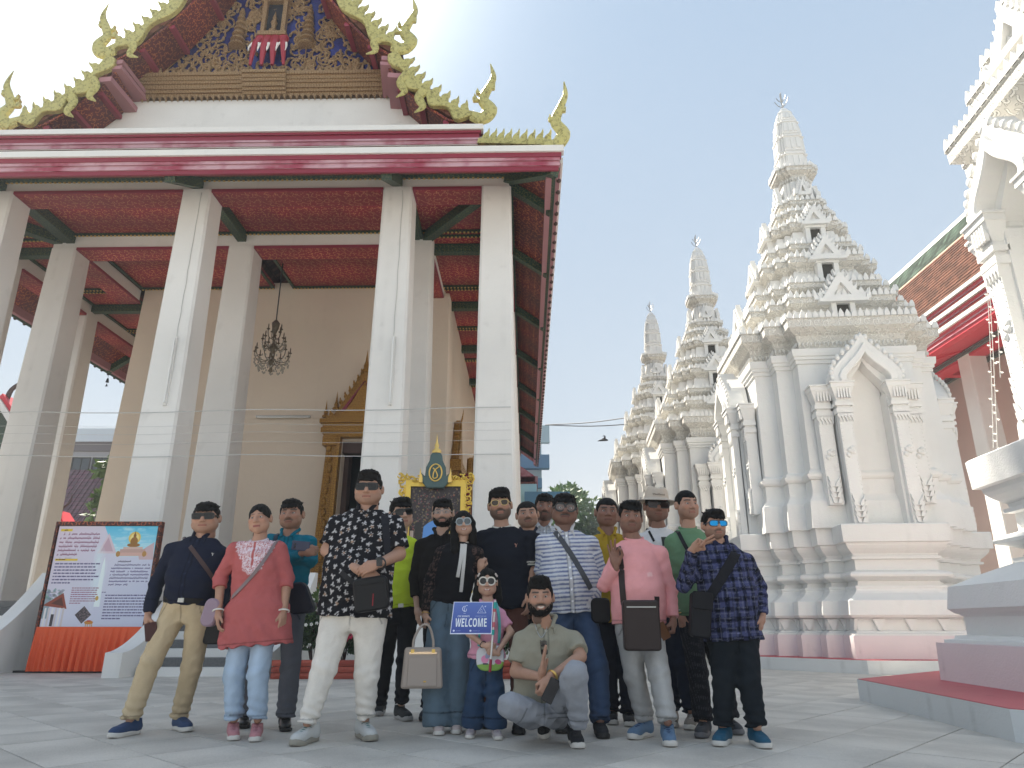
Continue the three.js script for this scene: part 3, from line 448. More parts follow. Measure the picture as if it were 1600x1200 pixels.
function makePrang() {
  const T = thing('prang', 'nearest complete white prang tower, with three slit windows and a pointed niche', 'stupa tower', [6.86, 0, -14.8], PTURN, 'white prang towers in a row');
  // octagonal kerb
  const oct = (R, e, y) => [[R, -e], [R, e], [e, R], [-e, R], [-R, e], [-R, -e], [-e, -R], [e, -R]].map(([x, z]) => [x, y, z]);
  new MB().rings([oct(2.86, 1.0, 0), oct(2.86, 1.0, 0.206)], false).build('kerb', M.kerb, T);
  new MB().rings([oct(2.855, 0.998, 0.2), oct(2.85, 0.996, 0.21)], true, false).build('kerb_top', M.redpaint, T);
  // base mouldings
  const B = [0.85, 1.13, 1.45, 1.78, 2.28];
  const sweep = (name, c, list, mat, par = T) => { const m = new MB(); m.rings(list.map(([y, o]) => ringAt(c, o, y)), true, true); return m.build(name, mat, par); };
  sweep('pink_footing', B, [[0.19, 0.16], [0.57, 0.15]], M.pink);
  const cyma = (y0, y1, o0, o1, n = 5) => { const a = []; for (let i = 0; i <= n; i++) { const t = i / n; a.push([lerp(y0, y1, t), lerp(o0, o1, Math.sin(t * Math.PI / 2))]); } return a; };
  sweep('base', B, [[0.571, 0.12], [0.60, 0.12], [0.61, 0.06], [0.64, 0.05], [0.65, 0.0], [0.82, 0.0], [0.84, 0.02], [0.86, 0.12], [0.90, 0.15], [1.13, 0.13], ...cyma(1.14, 1.33, 0.12, -0.10), [1.345, -0.09], [1.38, -0.09], [1.385, -0.15], [1.46, -0.17], [1.50, -0.1], [1.53, -0.01], [1.56, 0.0], [1.6, -0.03], [1.63, -0.13], [1.64, -0.16], [1.82, -0.16], [1.83, -0.1], [1.87, -0.1], [1.88, -0.14], ...cyma(1.92, 2.1, -0.13, 0.0, 4).map(([y, o]) => [y, o]), [2.11, 0.05], [2.40, 0.06], [2.42, 0.04]], M.stucco);
  const br = new MB(); // small lion-foot brackets in the lower recess
  for (const [a, b] of edges(B, 0.0)) { const L = Math.hypot(b[0] - a[0], b[1] - a[1]), dx = (b[0] - a[0]) / L, dz = (b[1] - a[1]) / L; if (L < 0.2) continue; const n = L > 1 ? 3 : 2; for (let i = 0; i < n; i++) { const t = (i + 0.5) / n * 0.92 + 0.04, x = lerp(a[0], b[0], n === 2 ? (i ? 0.9 : 0.1) : t), z = lerp(a[1], b[1], n === 2 ? (i ? 0.9 : 0.1) : t), nx = dz, nz = -dx; const q = new MB().ext([[-0.02, 0.65], [0.02, 0.65], [0.1, 0.84], [-0.1, 0.84]], 0, 0.06); q.xf(new THREE.Matrix4().makeBasis(V(-dx, 0, -dz), V(0, 1, 0), V(nx, 0, nz)).setPosition(x, 0, z)); br.g.push(...q.g); } }
  br.build('foot_bracket', M.stucco, T, 'stuff');
  const C = [1.13, 1.45, 1.8];
  sweep('body', C, [[2.4, 0.12], [2.86, 0.10], [2.9, 0.09], ...cyma(2.92, 3.08, 0.07, 0.0, 4), [3.1, 0.0], [3.3, 0.0], [3.31, 0.04], [3.35, 0.07], [3.4, 0.08], [3.41, 0.03], [3.45, 0.03], [3.5, -0.02], [5.6, -0.05], [5.61, -0.02], [5.68, -0.02], [5.69, 0.01], [5.74, 0.01], [5.76, 0.035], [5.82, 0.045], [5.9, 0.05]], M.stucco);
  // tiers: cornices with carved bands
  const cornice = (r, y, h, k = 1) => {
    const c = SC(r), cr = sweep('cornice', c, [[y - h * 0.95, -0.2 * k], [y - h * 0.9, -0.17 * k], [y - h * 0.5, -0.13 * k], [y - h * 0.4, -0.05 * k], [y - h * 0.32, 0.0], [y - h * 0.3, 0.02], [y - 0.02, 0.025], [y - 0.015, 0.04], [y, 0.04]], M.carved);
    const an = new MB(); antefix(an, c, 0.03, y, 0.115 * (0.75 + 0.25 * k)); an.build('antefixes', M.stucco, cr, 'stuff');
    const bd = new MB(); beads(bd, c, -0.13 * k, y - h * 0.8, 0.08); bd.build('bead_row', M.stucco, cr, 'stuff'); return cr;
  };
  const wallT = (r0, y0, r1, y1) => { const m = new MB(); m.rings([ringAt(SC(r0), 0, y0), ringAt(SC(r1), 0, y1)]); m.build('tier_wall', M.stucco, T); };
  cornice(1.95, 6.5, 0.62, 1.2);
  wallT(1.62, 6.45, 1.5, 6.9); cornice(1.66, 7.08, 0.4); wallT(1.42, 7.0, 1.36, 7.3); cornice(1.46, 7.52, 0.38);
  wallT(1.22, 7.45, 1.04, 8.0); cornice(1.2, 8.26, 0.4); wallT(1.02, 8.2, 0.94, 8.5); cornice(1.01, 8.68, 0.34);
  wallT(0.84, 8.6, 0.72, 9.15); cornice(0.81, 9.34, 0.36); wallT(0.66, 9.3, 0.58, 9.6); cornice(0.64, 9.74, 0.3, 0.8); wallT(0.5, 9.7, 0.46, 9.95); cornice(0.51, 10.1, 0.28, 0.7);
  wallT(0.36, 10.05, 0.33, 10.75); cornice(0.45, 11.08, 0.34, 0.7);
  // spire of four panelled storeys
  const sp = []; const R = (y) => { const t = (y - 11.05) / 2.08; return 0.325 * (1 + 0.06 * Math.sin(t * 2.2)) * Math.pow(Math.max(0.0, 1 - Math.pow(t, 4.5)), 0.6) * (1 - 0.22 * t); };
  const lev = [11.05, 11.62, 12.14, 12.6, 12.95]; for (let i = 0; i < 4; i++) { const a = lev[i], b = lev[i + 1]; for (const [t, g] of [[0, 0.92], [0.05, 0.93], [0.07, 1.0], [0.13, 1.02], [0.15, 0.98], [0.5, 0.985], [0.84, 0.97], [0.86, 1.07], [0.95, 1.08], [0.97, 0.93]]) { const y = lerp(a, b, t); sp.push([y, R(y) * g]); } } sp.push([12.97, R(12.97)], [13.05, R(13.05)], [13.13, 0.03]);
  { const m = new MB(); m.rings(sp.map(([y, r]) => ringAt([0.66 * r, 0.82 * r, r], 0, y)), true, true); const S = m.build('spire', M.stucco, T); const p = new MB(); for (let k = 0; k < 4; k++) for (let i = 0; i < 4; i++) for (const x of [-0.42, 0, 0.42]) { const a = lerp(lev[i], lev[i + 1], 0.16), b = lerp(lev[i], lev[i + 1], 0.8), ra = R(a), rb = R(b); const w = 0.15; const q = new MB(); const P = (y, r, xx, o) => [xx * r, y, r + o]; const v = []; const Q = (A, Bb, Cc, D) => v.push(...A, ...Bb, ...Cc, ...A, ...Cc, ...D);
        const o = 0.016, A0 = P(a, ra, x - w, -0.01), A1 = P(a, ra, x + w, -0.01), B0 = P(b, rb, x - w, -0.01), B1 = P(b, rb, x + w, -0.01), a0 = P(a + 0.02, ra, x - w * 0.8, o), a1 = P(a + 0.02, ra, x + w * 0.8, o), b0 = P(b - 0.02, rb, x - w * 0.8, o), b1 = P(b - 0.02, rb, x + w * 0.8, o); Q(a0, a1, b1, b0); Q(A0, A1, a1, a0); Q(b0, b1, B1, B0); Q(A0, a0, b0, B0); Q(a1, A1, B1, b1);
        const g = new THREE.BufferGeometry(); g.setAttribute('position', new THREE.BufferAttribute(new Float32Array(v), 3)); g.rotateY(k * Math.PI / 2); p.add(g); } p.build('spire_panels', M.stucco, S, 'stuff'); }
  { const f = new MB(); f.tube([V(0, 13.08, 0), V(0, 13.62, 0)], 0.014, 2, 5); for (const [y, r, h] of [[13.16, 0.17, 0.24], [13.32, 0.12, 0.18]]) for (let k = 0; k < 4; k++) { const a = k * Math.PI / 2 + 0.5; f.tube([V(0, y, 0), V(Math.cos(a) * r * 0.55, y + h * 0.35, Math.sin(a) * r * 0.55), V(Math.cos(a) * r, y + h, Math.sin(a) * r)], 0.011, 5, 5); } f.build('trident_finial', M.metal, T); }
  // things on the four faces
  for (let k = 0; k < 4; k++) {
    const place = (mb, r, y = 0) => mb.xf(new THREE.Matrix4().makeTranslation(0, y, r)).xf(new THREE.Matrix4().makeRotationY(k * Math.PI / 2));
    // niche: frame with pointed arch, proud of the wall
    const ogee = (w, h, y0, peak) => { const o = []; for (let i = 0; i <= 10; i++) { const t = i / 10; o.push([w * (1 - t) * (1 + 0.55 * Math.sin(t * Math.PI) * (1 - t * 0.4)), y0 + (peak - y0) * (t * 0.75 + 0.25 * t * t)]); } return [...o, ...o.slice(0, -1).reverse().map(([x, y]) => [-x, y])]; };
    const inner = ogee(0.36, 0, 4.86, 5.52);
    const n = new MB(); n.ext([[-0.62, 2.42], [-0.34, 2.42], [-0.34, 4.86], ...inner.slice().reverse().filter(([x], i) => i > 0 && i < inner.length - 1), [0.34, 4.86], [0.34, 2.42], [0.62, 2.42], [0.62, 5.0], [0.4, 5.6], [0, 6.0], [-0.4, 5.6], [-0.62, 5.0]], 0, 0.3); place(n, 1.8); const N = n.build('niche', M.stucco, T);
    const bk = new MB().ext([[-0.36, 2.42], [0.36, 2.42], [0.36, 5.0], [0, 5.5], [-0.36, 5.0]], -0.02, 0.012); place(bk, 1.8); bk.build('niche_back', M.stucco, N);
    for (const [w, pk, z0, z1, th] of [[0.62, 6.06, 0.1, 0.46, 0.15], [0.50, 5.82, 0.2, 0.52, 0.12]]) { const o = ogee(w, 0, 5.06, pk), i = ogee(w - th, 0, 5.06, pk - th * 1.7); const a = new MB().ext([...o, ...i.slice().reverse()], z0, z1, [], 0.015); place(a, 1.8); a.build('arch_band', M.stucco, N); }
    const arFl = new MB(); for (const s of [-1, 1]) for (let q = 0; q < 9; q++) { const t = (q + 0.5) / 9.5; arFl.ball(s * 0.62 * (1 - t) * (1 + 0.5 * Math.sin(t * Math.PI)), 5.1 + t * 0.95, 0.44, 0.05, 1, 1.3, 0.8, 5); } place(arFl, 1.8); arFl.build('arch_carving', M.stucco, N, 'stuff');
    for (const [x, w, z0, z1, yb] of [[0.5, 0.12, 0.28, 0.42, 2.42], [-0.5, 0.12, 0.28, 0.42, 2.42], [0.8, 0.13, 0.0, 0.22, 2.8], [-0.8, 0.13, 0.0, 0.22, 2.8]]) {
      const p = new MB(); p.box(x - w, x + w, yb, 4.45, z0, z1); for (const [y, h, o] of [[4.45, 0.1, 0.03], [4.55, 0.05, 0.0], [4.6, 0.07, 0.04], [4.67, 0.05, 0.015], [4.95, 0.08, 0.09], [5.03, 0.03, 0.11]]) p.box(x - w - o, x + w + o, y, y + h - 0.001, z0, z1 + o);
      p.rings([[[x - w, 4.72, z0], [x + w, 4.72, z0], [x + w, 4.72, z1], [x - w, 4.72, z1]], [[x - w - 0.08, 4.95, z0], [x + w + 0.08, 4.95, z0], [x + w + 0.08, 4.95, z1 + 0.08], [x - w - 0.08, 4.95, z1 + 0.08]]].map((r) => r)); place(p, 1.8); const PL = p.build('pilaster', M.stucco, N);
      const d = new MB(); for (const e of [-1, 1]) for (let y = yb + 0.1; y < 4.42; y += 0.075) { const g = new THREE.OctahedronGeometry(0.014, 0); g.translate(x + e * (w - 0.022), y, z1); d.add(g); }
      for (let q = 0; q < 5; q++) d.ext(flame(0.17).map(([a, b]) => [x + (q - 2) * w * 0.48 + a * 0.55, 4.46 - b]), z1, z1 + 0.03);
      for (let q = 0; q < 5; q++) d.box(x - w + 0.02 + q * (w * 0.42), x - w + 0.05 + q * (w * 0.42), 4.74, 4.93, z1 + 0.03, z1 + 0.08);
      for (let q = 0; q < 7; q++) d.ball(x + Math.cos(q) * 0.05, 3.72 + Math.sin(q * 1.3) * 0.07, z1, 0.04, 1, 1.2, 0.8, 5);
      for (let q = 0; q < 4; q++) for (const e of [-1, 1]) d.ext(flame(0.2).map(([a, b]) => [x + e * (0.03 + a * 0.5 + b * 0.35), yb + 0.02 + q * 0.1 + b]), z1, z1 + 0.05); place(d, 1.8); d.build('pilaster_carving', M.stucco, N, 'stuff');
    }
    // pediment gables with slit windows on the tiers
    for (const [r, y, w, h, wy, wh, dr] of [[1.6, 7.0, 0.42, 0.62, 6.62, 0.3, 0.1], [1.15, 8.2, 0.34, 0.52, 7.72, 0.36, 0.02], [0.78, 9.28, 0.26, 0.42, 8.82, 0.34, 0], [0.37, 10.3, 0.12, 0.36, 0, 0, -0.02]]) {
      const g = new MB(); g.ext([[-w, 0], [w, 0], [w * 0.5, h * 0.5], [0, h], [-w * 0.5, h * 0.5]], 0, 0.16, [[[-w * 0.42, h * 0.14], [w * 0.42, h * 0.14], [0, h * 0.6]]]); g.ext([[-w * 0.5, h * 0.1], [w * 0.5, h * 0.1], [0, h * 0.66]], 0, 0.07); g.box(-w * 1.15, w * 1.15, -0.07, 0, 0, 0.2);
      for (const s of [-1, 1]) { for (let q = 0; q < 6; q++) { const t = q / 6; g.ext(flame(0.15).map(([a, b]) => [s * (w * (1 - t) ** 1.1 + a * 0.7 + b * 0.3), t * h + b + 0.02]), 0.03, 0.13); } g.ext(flame(0.24).map(([a, b]) => [s * (w * 1.2 + a * 0.6 + b * 0.15), b]), 0.03, 0.14); }
      place(g, r, y); const G = g.build('gable', M.stucco, T);
      if (wh) { const f = new MB(), ww = 0.10 + 0.02 * r; f.box(-ww - 0.1, -ww, wy, wy + wh, -0.25, 0.04).box(ww, ww + 0.1, wy, wy + wh, -0.25, 0.04).box(-ww - 0.12, ww + 0.12, wy + wh, y - 0.072, -0.25, 0.06); place(f, r + 0.06); f.build('window_frame', M.stucco, G); const b = new MB().box(-ww, ww, wy - 0.02, wy + wh, -0.3, -0.03); place(b, r + 0.05); b.build('window_slit', std({ color: lin(0.05, 0.047, 0.043), roughness: 0.9 }), G); }
    }
  }
  return T;
}
const prang1 = makePrang();
const copyPrang = (x, z, label, s = 1) => { const c = prang1.clone(); c.name = numbered('prang'); c.position.set(x, 0, z); c.scale.setScalar(s); c.userData.label = label; scene.add(c); return c; };
copyPrang(6.40, -21.8, 'second white prang tower along the row, half hidden by the nearest complete one');
copyPrang(5.80, -27.2, 'farthest and smallest looking white prang tower, at the end of the row by the trees');
const prangNear = copyPrang(7.45, -6.3, 'closest white prang tower, its top cut off and fairy lights hanging from its cornice');

for (const c of prangNear.children) if (/^kerb/.test(c.name)) c.scale.set(1.39, 1, 1.39); else if (c.name === 'pink_footing') c.scale.set(1.3, 1, 1.3); else if (c.name === 'base') c.scale.set(1.13, 1, 1.13);
for (const c of prangNear.children.slice()) if (c.name === 'foot_bracket') prangNear.remove(c);
{ const B = [1.14, 1.48, 1.88, 2.33, 2.97], m = new MB(); m.rings([[0.571, 0.12], [0.60, 0.12], [0.61, 0.05], [0.64, 0.04], [0.65, -0.04], [0.82, -0.04], [0.84, -0.02], [0.86, 0.02], [0.90, 0.06], [1.12, 0.03], [1.13, 0.0], [1.17, -0.08], [1.23, -0.2], [1.3, -0.36], [1.33, -0.44]].map(([y, o]) => ringAt(B, o, y))); m.build('lower_plinth', M.stucco, prangNear); }

// ---------------------------------------------------------------- the second hall behind the prangs
{
  const X0 = 15.2, T = thing('second_hall', 'second temple hall with orange tiled roof, behind the prang row', 'temple', [0, 0, 0], TURN * 0.0);
  const z0 = -48, z1 = -15;
  const bx = (n, x0, x1, y0, y1, m, a = z0, b = z1) => new MB().box(x0, x1, y0, y1, a, b).build(n, m, T);
  bx('wall', 18.9, 19.4, 0, 11.2, std({ map: plasterTex([0.66, 0.52, 0.47], 0.05, 0.08, 0.05), roughness: 0.85 }));
  for (let z = -45; z < -15; z += 4.0) { const m = new MB(); m.post(17.3, z, 0, 10.3, 0.42, 0.42, 0.34, 0.34, 0.04); m.build('column', M.white, T); const r = new MB(); r.bar(V(15.4, 10.1, z), V(17.0, 10.62, z), 0.3, 0.25); r.build('rafter', M.bright, T); const r2 = new MB(); r2.bar(V(17.6, 10.35, z + 2), V(18.9, 10.35, z + 2), 0.3, 0.3); r2.build('rafter', M.bright, T); }
  bx('beam', 17.05, 17.55, 10.3, 10.7, M.white); bx('beam_lip', 17.0, 17.6, 10.2, 10.3, M.bright);
  new MB().ext([[15.3, 10.12], [18.9, 10.95], [18.9, 11.05], [15.3, 10.22]], z0, z1).build('soffit', M.bright, T);
  const gt = std({ color: lin(0.10, 0.12, 0.11), roughness: 0.6 }); bx('soffit_trim', 16.9, 17.05, 10.3, 10.42, gt); bx('soffit_trim', 18.75, 18.9, 10.6, 10.75, gt);
  const fas = (x, y) => { let h = y; for (const [hh, o, m] of [[0.12, 0, M.bright], [0.035, 0.04, M.faded], [0.11, 0.02, M.bright], [0.035, 0.06, M.faded], [0.13, 0.05, M.bright], [0.14, 0.14, M.white]]) { bx('fascia_board', x - o, x + 0.3, h, h + hh - 0.002, m); h += hh; } return h; };
  const strip = (x, y) => { new MB().ext([[x + 0.02, y], [x + 0.62, y + 0.42], [x + 0.62, y + 0.36], [x + 0.02, y - 0.06]], z0, z1).build('tile_strip', M.tilegreen, T); new MB().ext([[x + 0.4, y + 0.30], [x + 0.66, y + 0.46], [x + 0.66, y + 0.42], [x + 0.4, y + 0.24]], z0, z1 - 0.01).build('tile_strip', M.tile, T); };
  const y1 = fas(15.2, 10.05); strip(15.1, y1 + 0.02); const y2 = fas(15.6, y1 + 0.16); strip(15.5, y2 + 0.02); const y3 = fas(16.0, y2 + 0.16);
  // main slope, tiles, green border, white ridge
  const a = [15.9, y3 + 0.02], b = [18.1, y3 + 3.45], c = [18.85, y3 + 4.75], d = [19.05, y3 + 5.1];
  const pl = (n, p, q, m, t = 0.12) => new MB().ext([[p[0], p[1]], [q[0], q[1]], [q[0] + t, q[1] - t * 0.5], [p[0] + t, p[1] - t * 0.5]], z0, z1).build(n, m, T);
  pl('roof_slope', a, b, M.tile); pl('orange_border', b, [b[0] + 0.07, b[1] + 0.1], std({ color: lin(0.55, 0.20, 0.06), roughness: 0.5 }), 0.2); pl('roof_border', [b[0] + 0.07, b[1] + 0.1], c, M.tilegreen); pl('ridge', c, d, M.white, 0.3);
  // rows of tiles standing proud
  const rows = new MB(); for (let i = 0; i < 17; i++) { const t = i / 17, x = lerp(a[0], b[0], t), y = lerp(a[1], b[1], t); rows.ext([[x - 0.03, y + 0.015], [x + 0.13, y + 0.19], [x + 0.13, y + 0.15], [x - 0.02, y - 0.03]], z0, z1); } rows.build('tile_rows', M.tile, T, 'stuff');
  bx('far_slope', 19.0, 25, 9, 10, M.white);
}
// ---------------------------------------------------------------- notice board
{
  const z = -12.45, x0 = -7.87, x1 = -6.05, T = thing('notice_board', 'large framed information board with golden statue picture above a pleated orange skirt', 'notice board', [(x0 + x1) / 2, 0, z]);
  const w = (x1 - x0) / 2, y0 = 0.70, y1 = 2.42;
  const tex = canvasTex(1024, 968, (g, W, H) => {
    let gr = g.createLinearGradient(0, 0, W, H); gr.addColorStop(0, '#dccbd8'); gr.addColorStop(0.5, '#d6d6e6'); gr.addColorStop(1, '#c6cce2'); g.fillStyle = gr; g.fillRect(0, 0, W, H);
    const keep = SEED; SEED = 5;
    // sky panel with clouds
    g.save(); g.beginPath(); g.moveTo(470, 0); g.lineTo(W, 0); g.lineTo(W, 300); g.lineTo(640, 300); g.closePath(); g.clip(); gr = g.createLinearGradient(0, 0, 0, 300); gr.addColorStop(0, '#58c3e6'); gr.addColorStop(1, '#c8e9f2'); g.fillStyle = gr; g.fillRect(450, 0, 600, 320);
    for (let i = 0; i < 60; i++) { g.fillStyle = `rgba(255,255,255,${rr(0.05, 0.25)})`; g.beginPath(); g.ellipse(rr(480, W), rr(20, 300), rr(15, 70), rr(6, 18), 0, 0, 7); g.fill(); } g.restore();
    // pale gables and mist
    g.fillStyle = '#dcc9d2'; g.beginPath(); g.moveTo(440, 270); g.lineTo(530, 70); g.lineTo(640, 270); g.fill(); g.fillStyle = '#c9a9b6'; g.beginPath(); g.moveTo(470, 250); g.lineTo(530, 110); g.lineTo(600, 250); g.fill(); g.fillStyle = '#cfb4b8'; g.beginPath(); g.moveTo(860, 260); g.lineTo(1010, 160); g.lineTo(1024, 330); g.lineTo(880, 330); g.fill();
    for (let i = 0; i < 40; i++) { g.fillStyle = `rgba(225,240,245,${rr(0.05, 0.2)})`; g.beginPath(); g.ellipse(rr(440, 560), rr(260, 760), rr(10, 40), rr(30, 120), 0, 0, 7); g.fill(); }
    g.fillStyle = '#e9f3f5'; g.beginPath(); g.moveTo(500, 780); g.lineTo(515, 380); g.lineTo(530, 300); g.lineTo(545, 380); g.lineTo(560, 780); g.fill();
    // golden statue with halo on a tiered base
    g.fillStyle = '#e8c55a'; g.beginPath(); g.arc(800, 118, 62, 0, 7); g.fill(); g.fillStyle = '#f3dd8c'; g.beginPath(); g.arc(800, 118, 44, 0, 7); g.fill();
    g.fillStyle = '#8a5b1e'; g.beginPath(); g.ellipse(800, 95, 15, 20, 0, 0, 7); g.fill(); g.beginPath(); g.moveTo(793, 78); g.lineTo(800, 45); g.lineTo(807, 78); g.fill(); g.fillStyle = '#9a6a26'; g.beginPath(); g.ellipse(800, 150, 38, 42, 0, 0, 7); g.fill(); g.beginPath(); g.ellipse(800, 188, 66, 20, 0, 0, 7); g.fill();
    g.fillStyle = '#d9bcae'; g.fillRect(700, 206, 200, 22); g.fillStyle = '#c9a398'; g.fillRect(670, 228, 260, 34); g.fillStyle = '#d8b0a4'; g.fillRect(640, 262, 320, 34); g.fillStyle = '#b98a4a'; for (const x of [655, 925]) { g.beginPath(); g.ellipse(x, 275, 22, 28, 0, 0, 7); g.fill(); }
    // lettering: rows of small looped characters, then rows of Latin-like text
    const thai = (x, y, w, s, col, n) => { for (let r = 0; r < n; r++) { let X = x + (r === 0 ? 30 : 0); const end = x + w * (r === n - 1 ? 0.5 : 1); g.strokeStyle = col; g.lineWidth = s * 0.16; while (X < end) { if (rnd() < 0.1) { X += s * 0.8; continue; } const h = s * 0.55; g.beginPath(); g.arc(X + s * 0.12, y + r * s * 1.75 + (rnd() < 0.5 ? -h * 0.3 : h * 0.35), s * 0.11, 0, 7); g.moveTo(X + s * 0.22, y + r * s * 1.75 + h * 0.4); g.lineTo(X + s * 0.2, y + r * s * 1.75 - h * 0.3); g.quadraticCurveTo(X + s * 0.35, y + r * s * 1.75 - h * 0.8, X + s * 0.5, y + r * s * 1.75 - h * 0.3); g.lineTo(X + s * 0.5, y + r * s * 1.75 + h * 0.4); if (rnd() < 0.35) { g.moveTo(X + s * 0.1, y + r * s * 1.75 - h * 1.1); g.lineTo(X + s * 0.5, y + r * s * 1.75 - h * 1.3); } g.stroke(); X += s * 0.62; } } };
    const para = (x, y, w, s, col, n) => { g.fillStyle = col; for (let r = 0; r < n; r++) { let X = x; const end = x + w * (r === n - 1 ? 0.45 : 1); while (X < end) { const k = rr(1.5, 6) * s * 0.45; g.fillRect(X, y + r * s * 1.7, k, s * 0.55); for (let q = 0; q < k / s * 1.6; q++) g.fillRect(X + rnd() * k, y + r * s * 1.7 - s * 0.22, s * 0.12, s * 0.9); X += k + s * 0.4; } } };
    g.fillStyle = '#e2c32b'; g.fillRect(22, 28, 120, 24); thai(30, 42, 110, 20, '#5c3c10', 1); thai(30, 82, 400, 23, '#7a2c52', 6); thai(30, 330, 380, 22, '#7a2c52', 1); g.fillStyle = '#e2c32b'; g.fillRect(22, 322, 230, 20); para(30, 326, 200, 15, '#5c3c10', 1); para(30, 366, 420, 18, '#4b3f74', 7);
    thai(610, 350, 380, 18, '#3c2f4a', 1); thai(610, 384, 390, 18, '#4b3f74', 7); para(560, 640, 60, 12, '#4b3f74', 1); para(600, 668, 400, 16, '#4b3f74', 9); para(250, 600, 250, 12, '#8b3a5c', 8);
    // hall picture at the lower corner, dark lozenge, gilded lion
    g.fillStyle = '#8fa0aa'; g.fillRect(0, 690, 60, 200); for (let i = 0; i < 50; i++) { g.fillStyle = `rgba(${rr(90, 150) | 0},${rr(110, 150) | 0},${rr(120, 150) | 0},.5)`; g.beginPath(); g.ellipse(rr(0, 170), rr(620, 720), rr(8, 25), rr(6, 18), 0, 0, 7); g.fill(); }
    g.fillStyle = '#8e3f2c'; g.beginPath(); g.moveTo(0, 760); g.lineTo(175, 650); g.lineTo(235, 800); g.lineTo(0, 770); g.fill(); g.fillStyle = '#5a2a20'; g.beginPath(); g.moveTo(70, 750); g.lineTo(165, 690); g.lineTo(200, 775); g.fill(); for (let i = 0; i < 6; i++) { g.fillStyle = i % 2 ? '#cfc6c8' : '#e6e2e2'; g.fillRect(15 + i * 36, 790, 20, 175); } g.fillStyle = '#39303a'; g.fillRect(90, 850, 30, 110);
    g.save(); g.translate(410, 855); g.rotate(0.78); g.fillStyle = '#4a4046'; g.fillRect(-58, -58, 116, 116); for (let i = 0; i < 120; i++) { g.fillStyle = rnd() < 0.5 ? '#7c6a70' : '#2a2430'; g.fillRect(rr(-56, 50), rr(-56, 50), 9, 7); } g.restore();
    g.fillStyle = '#c9882f'; g.beginPath(); g.ellipse(480, 925, 44, 18, 0, 0, 7); g.fill(); for (const x of [450, 470, 495, 512]) g.fillRect(x, 930, 8, 34); g.fillStyle = '#c23a2a'; g.fillRect(462, 905, 36, 14); g.fillStyle = '#c9a24a'; g.beginPath(); g.ellipse(520, 700, 16, 22, 0, 0, 7); g.fill();
    SEED = keep;
  });
  const p = new THREE.PlaneGeometry(2 * w - 0.12, y1 - y0 - 0.07); p.translate(0, (y0 + y1) / 2 - 0.03, 0.052); mesh('printed_panel', p, std({ map: tex, roughness: 0.45 }), T);
  const frameM = std({ map: stencil('rgb(70,32,30)', 'rgb(172,92,60)', 14, 0.1), roughness: 0.6 });
  new MB().box(-w, w, y1 - 0.055, y1 + 0.012, -0.05, 0.07).box(-w, -w + 0.04, 0.08, y1 - 0.055, -0.05, 0.07).box(w - 0.04, w, 0.08, y1 - 0.055, -0.05, 0.07).build('frame', frameM, T, 'stuff');
  new MB().box(-w + 0.05, w - 0.05, 0.1, y1 - 0.03, -0.04, 0.045).build('backing', M.wood, T);
  const sk = [], n = 220; for (let i = 0; i <= n; i++) { const t = i / n; sk.push([lerp(-w + 0.03, w + 0.0, t), 0.10 + 0.028 * Math.sin(t * 84 + Math.sin(t * 17) * 1.3) + 0.012 * Math.sin(t * 190)]); }
  const P = [], UV = []; for (let i = 0; i < n; i++) for (let j = 0; j < 6; j++) { const f = (a, b) => { const [x, q] = sk[a], t = b / 6; return [x, lerp(0.03, y0 + 0.01, t), lerp(q * 1.25, 0.075, Math.pow(t, 1.8))]; }; const A = f(i, j), Bq = f(i + 1, j), C = f(i + 1, j + 1), D = f(i, j + 1); P.push(...A, ...Bq, ...C, ...A, ...C, ...D); }
  const sg = new THREE.BufferGeometry(); sg.setAttribute('position', new THREE.BufferAttribute(new Float32Array(P), 3)); new MB().add(sg).build('pleated_skirt', std({ color: lin(0.74, 0.105, 0.03), roughness: 0.75 }), T);
  new MB().box(-w - 0.25, w + 0.05, 0.003, 0.035, -0.06, 0.02).build('foot_bar', M.blackplastic, T);
}
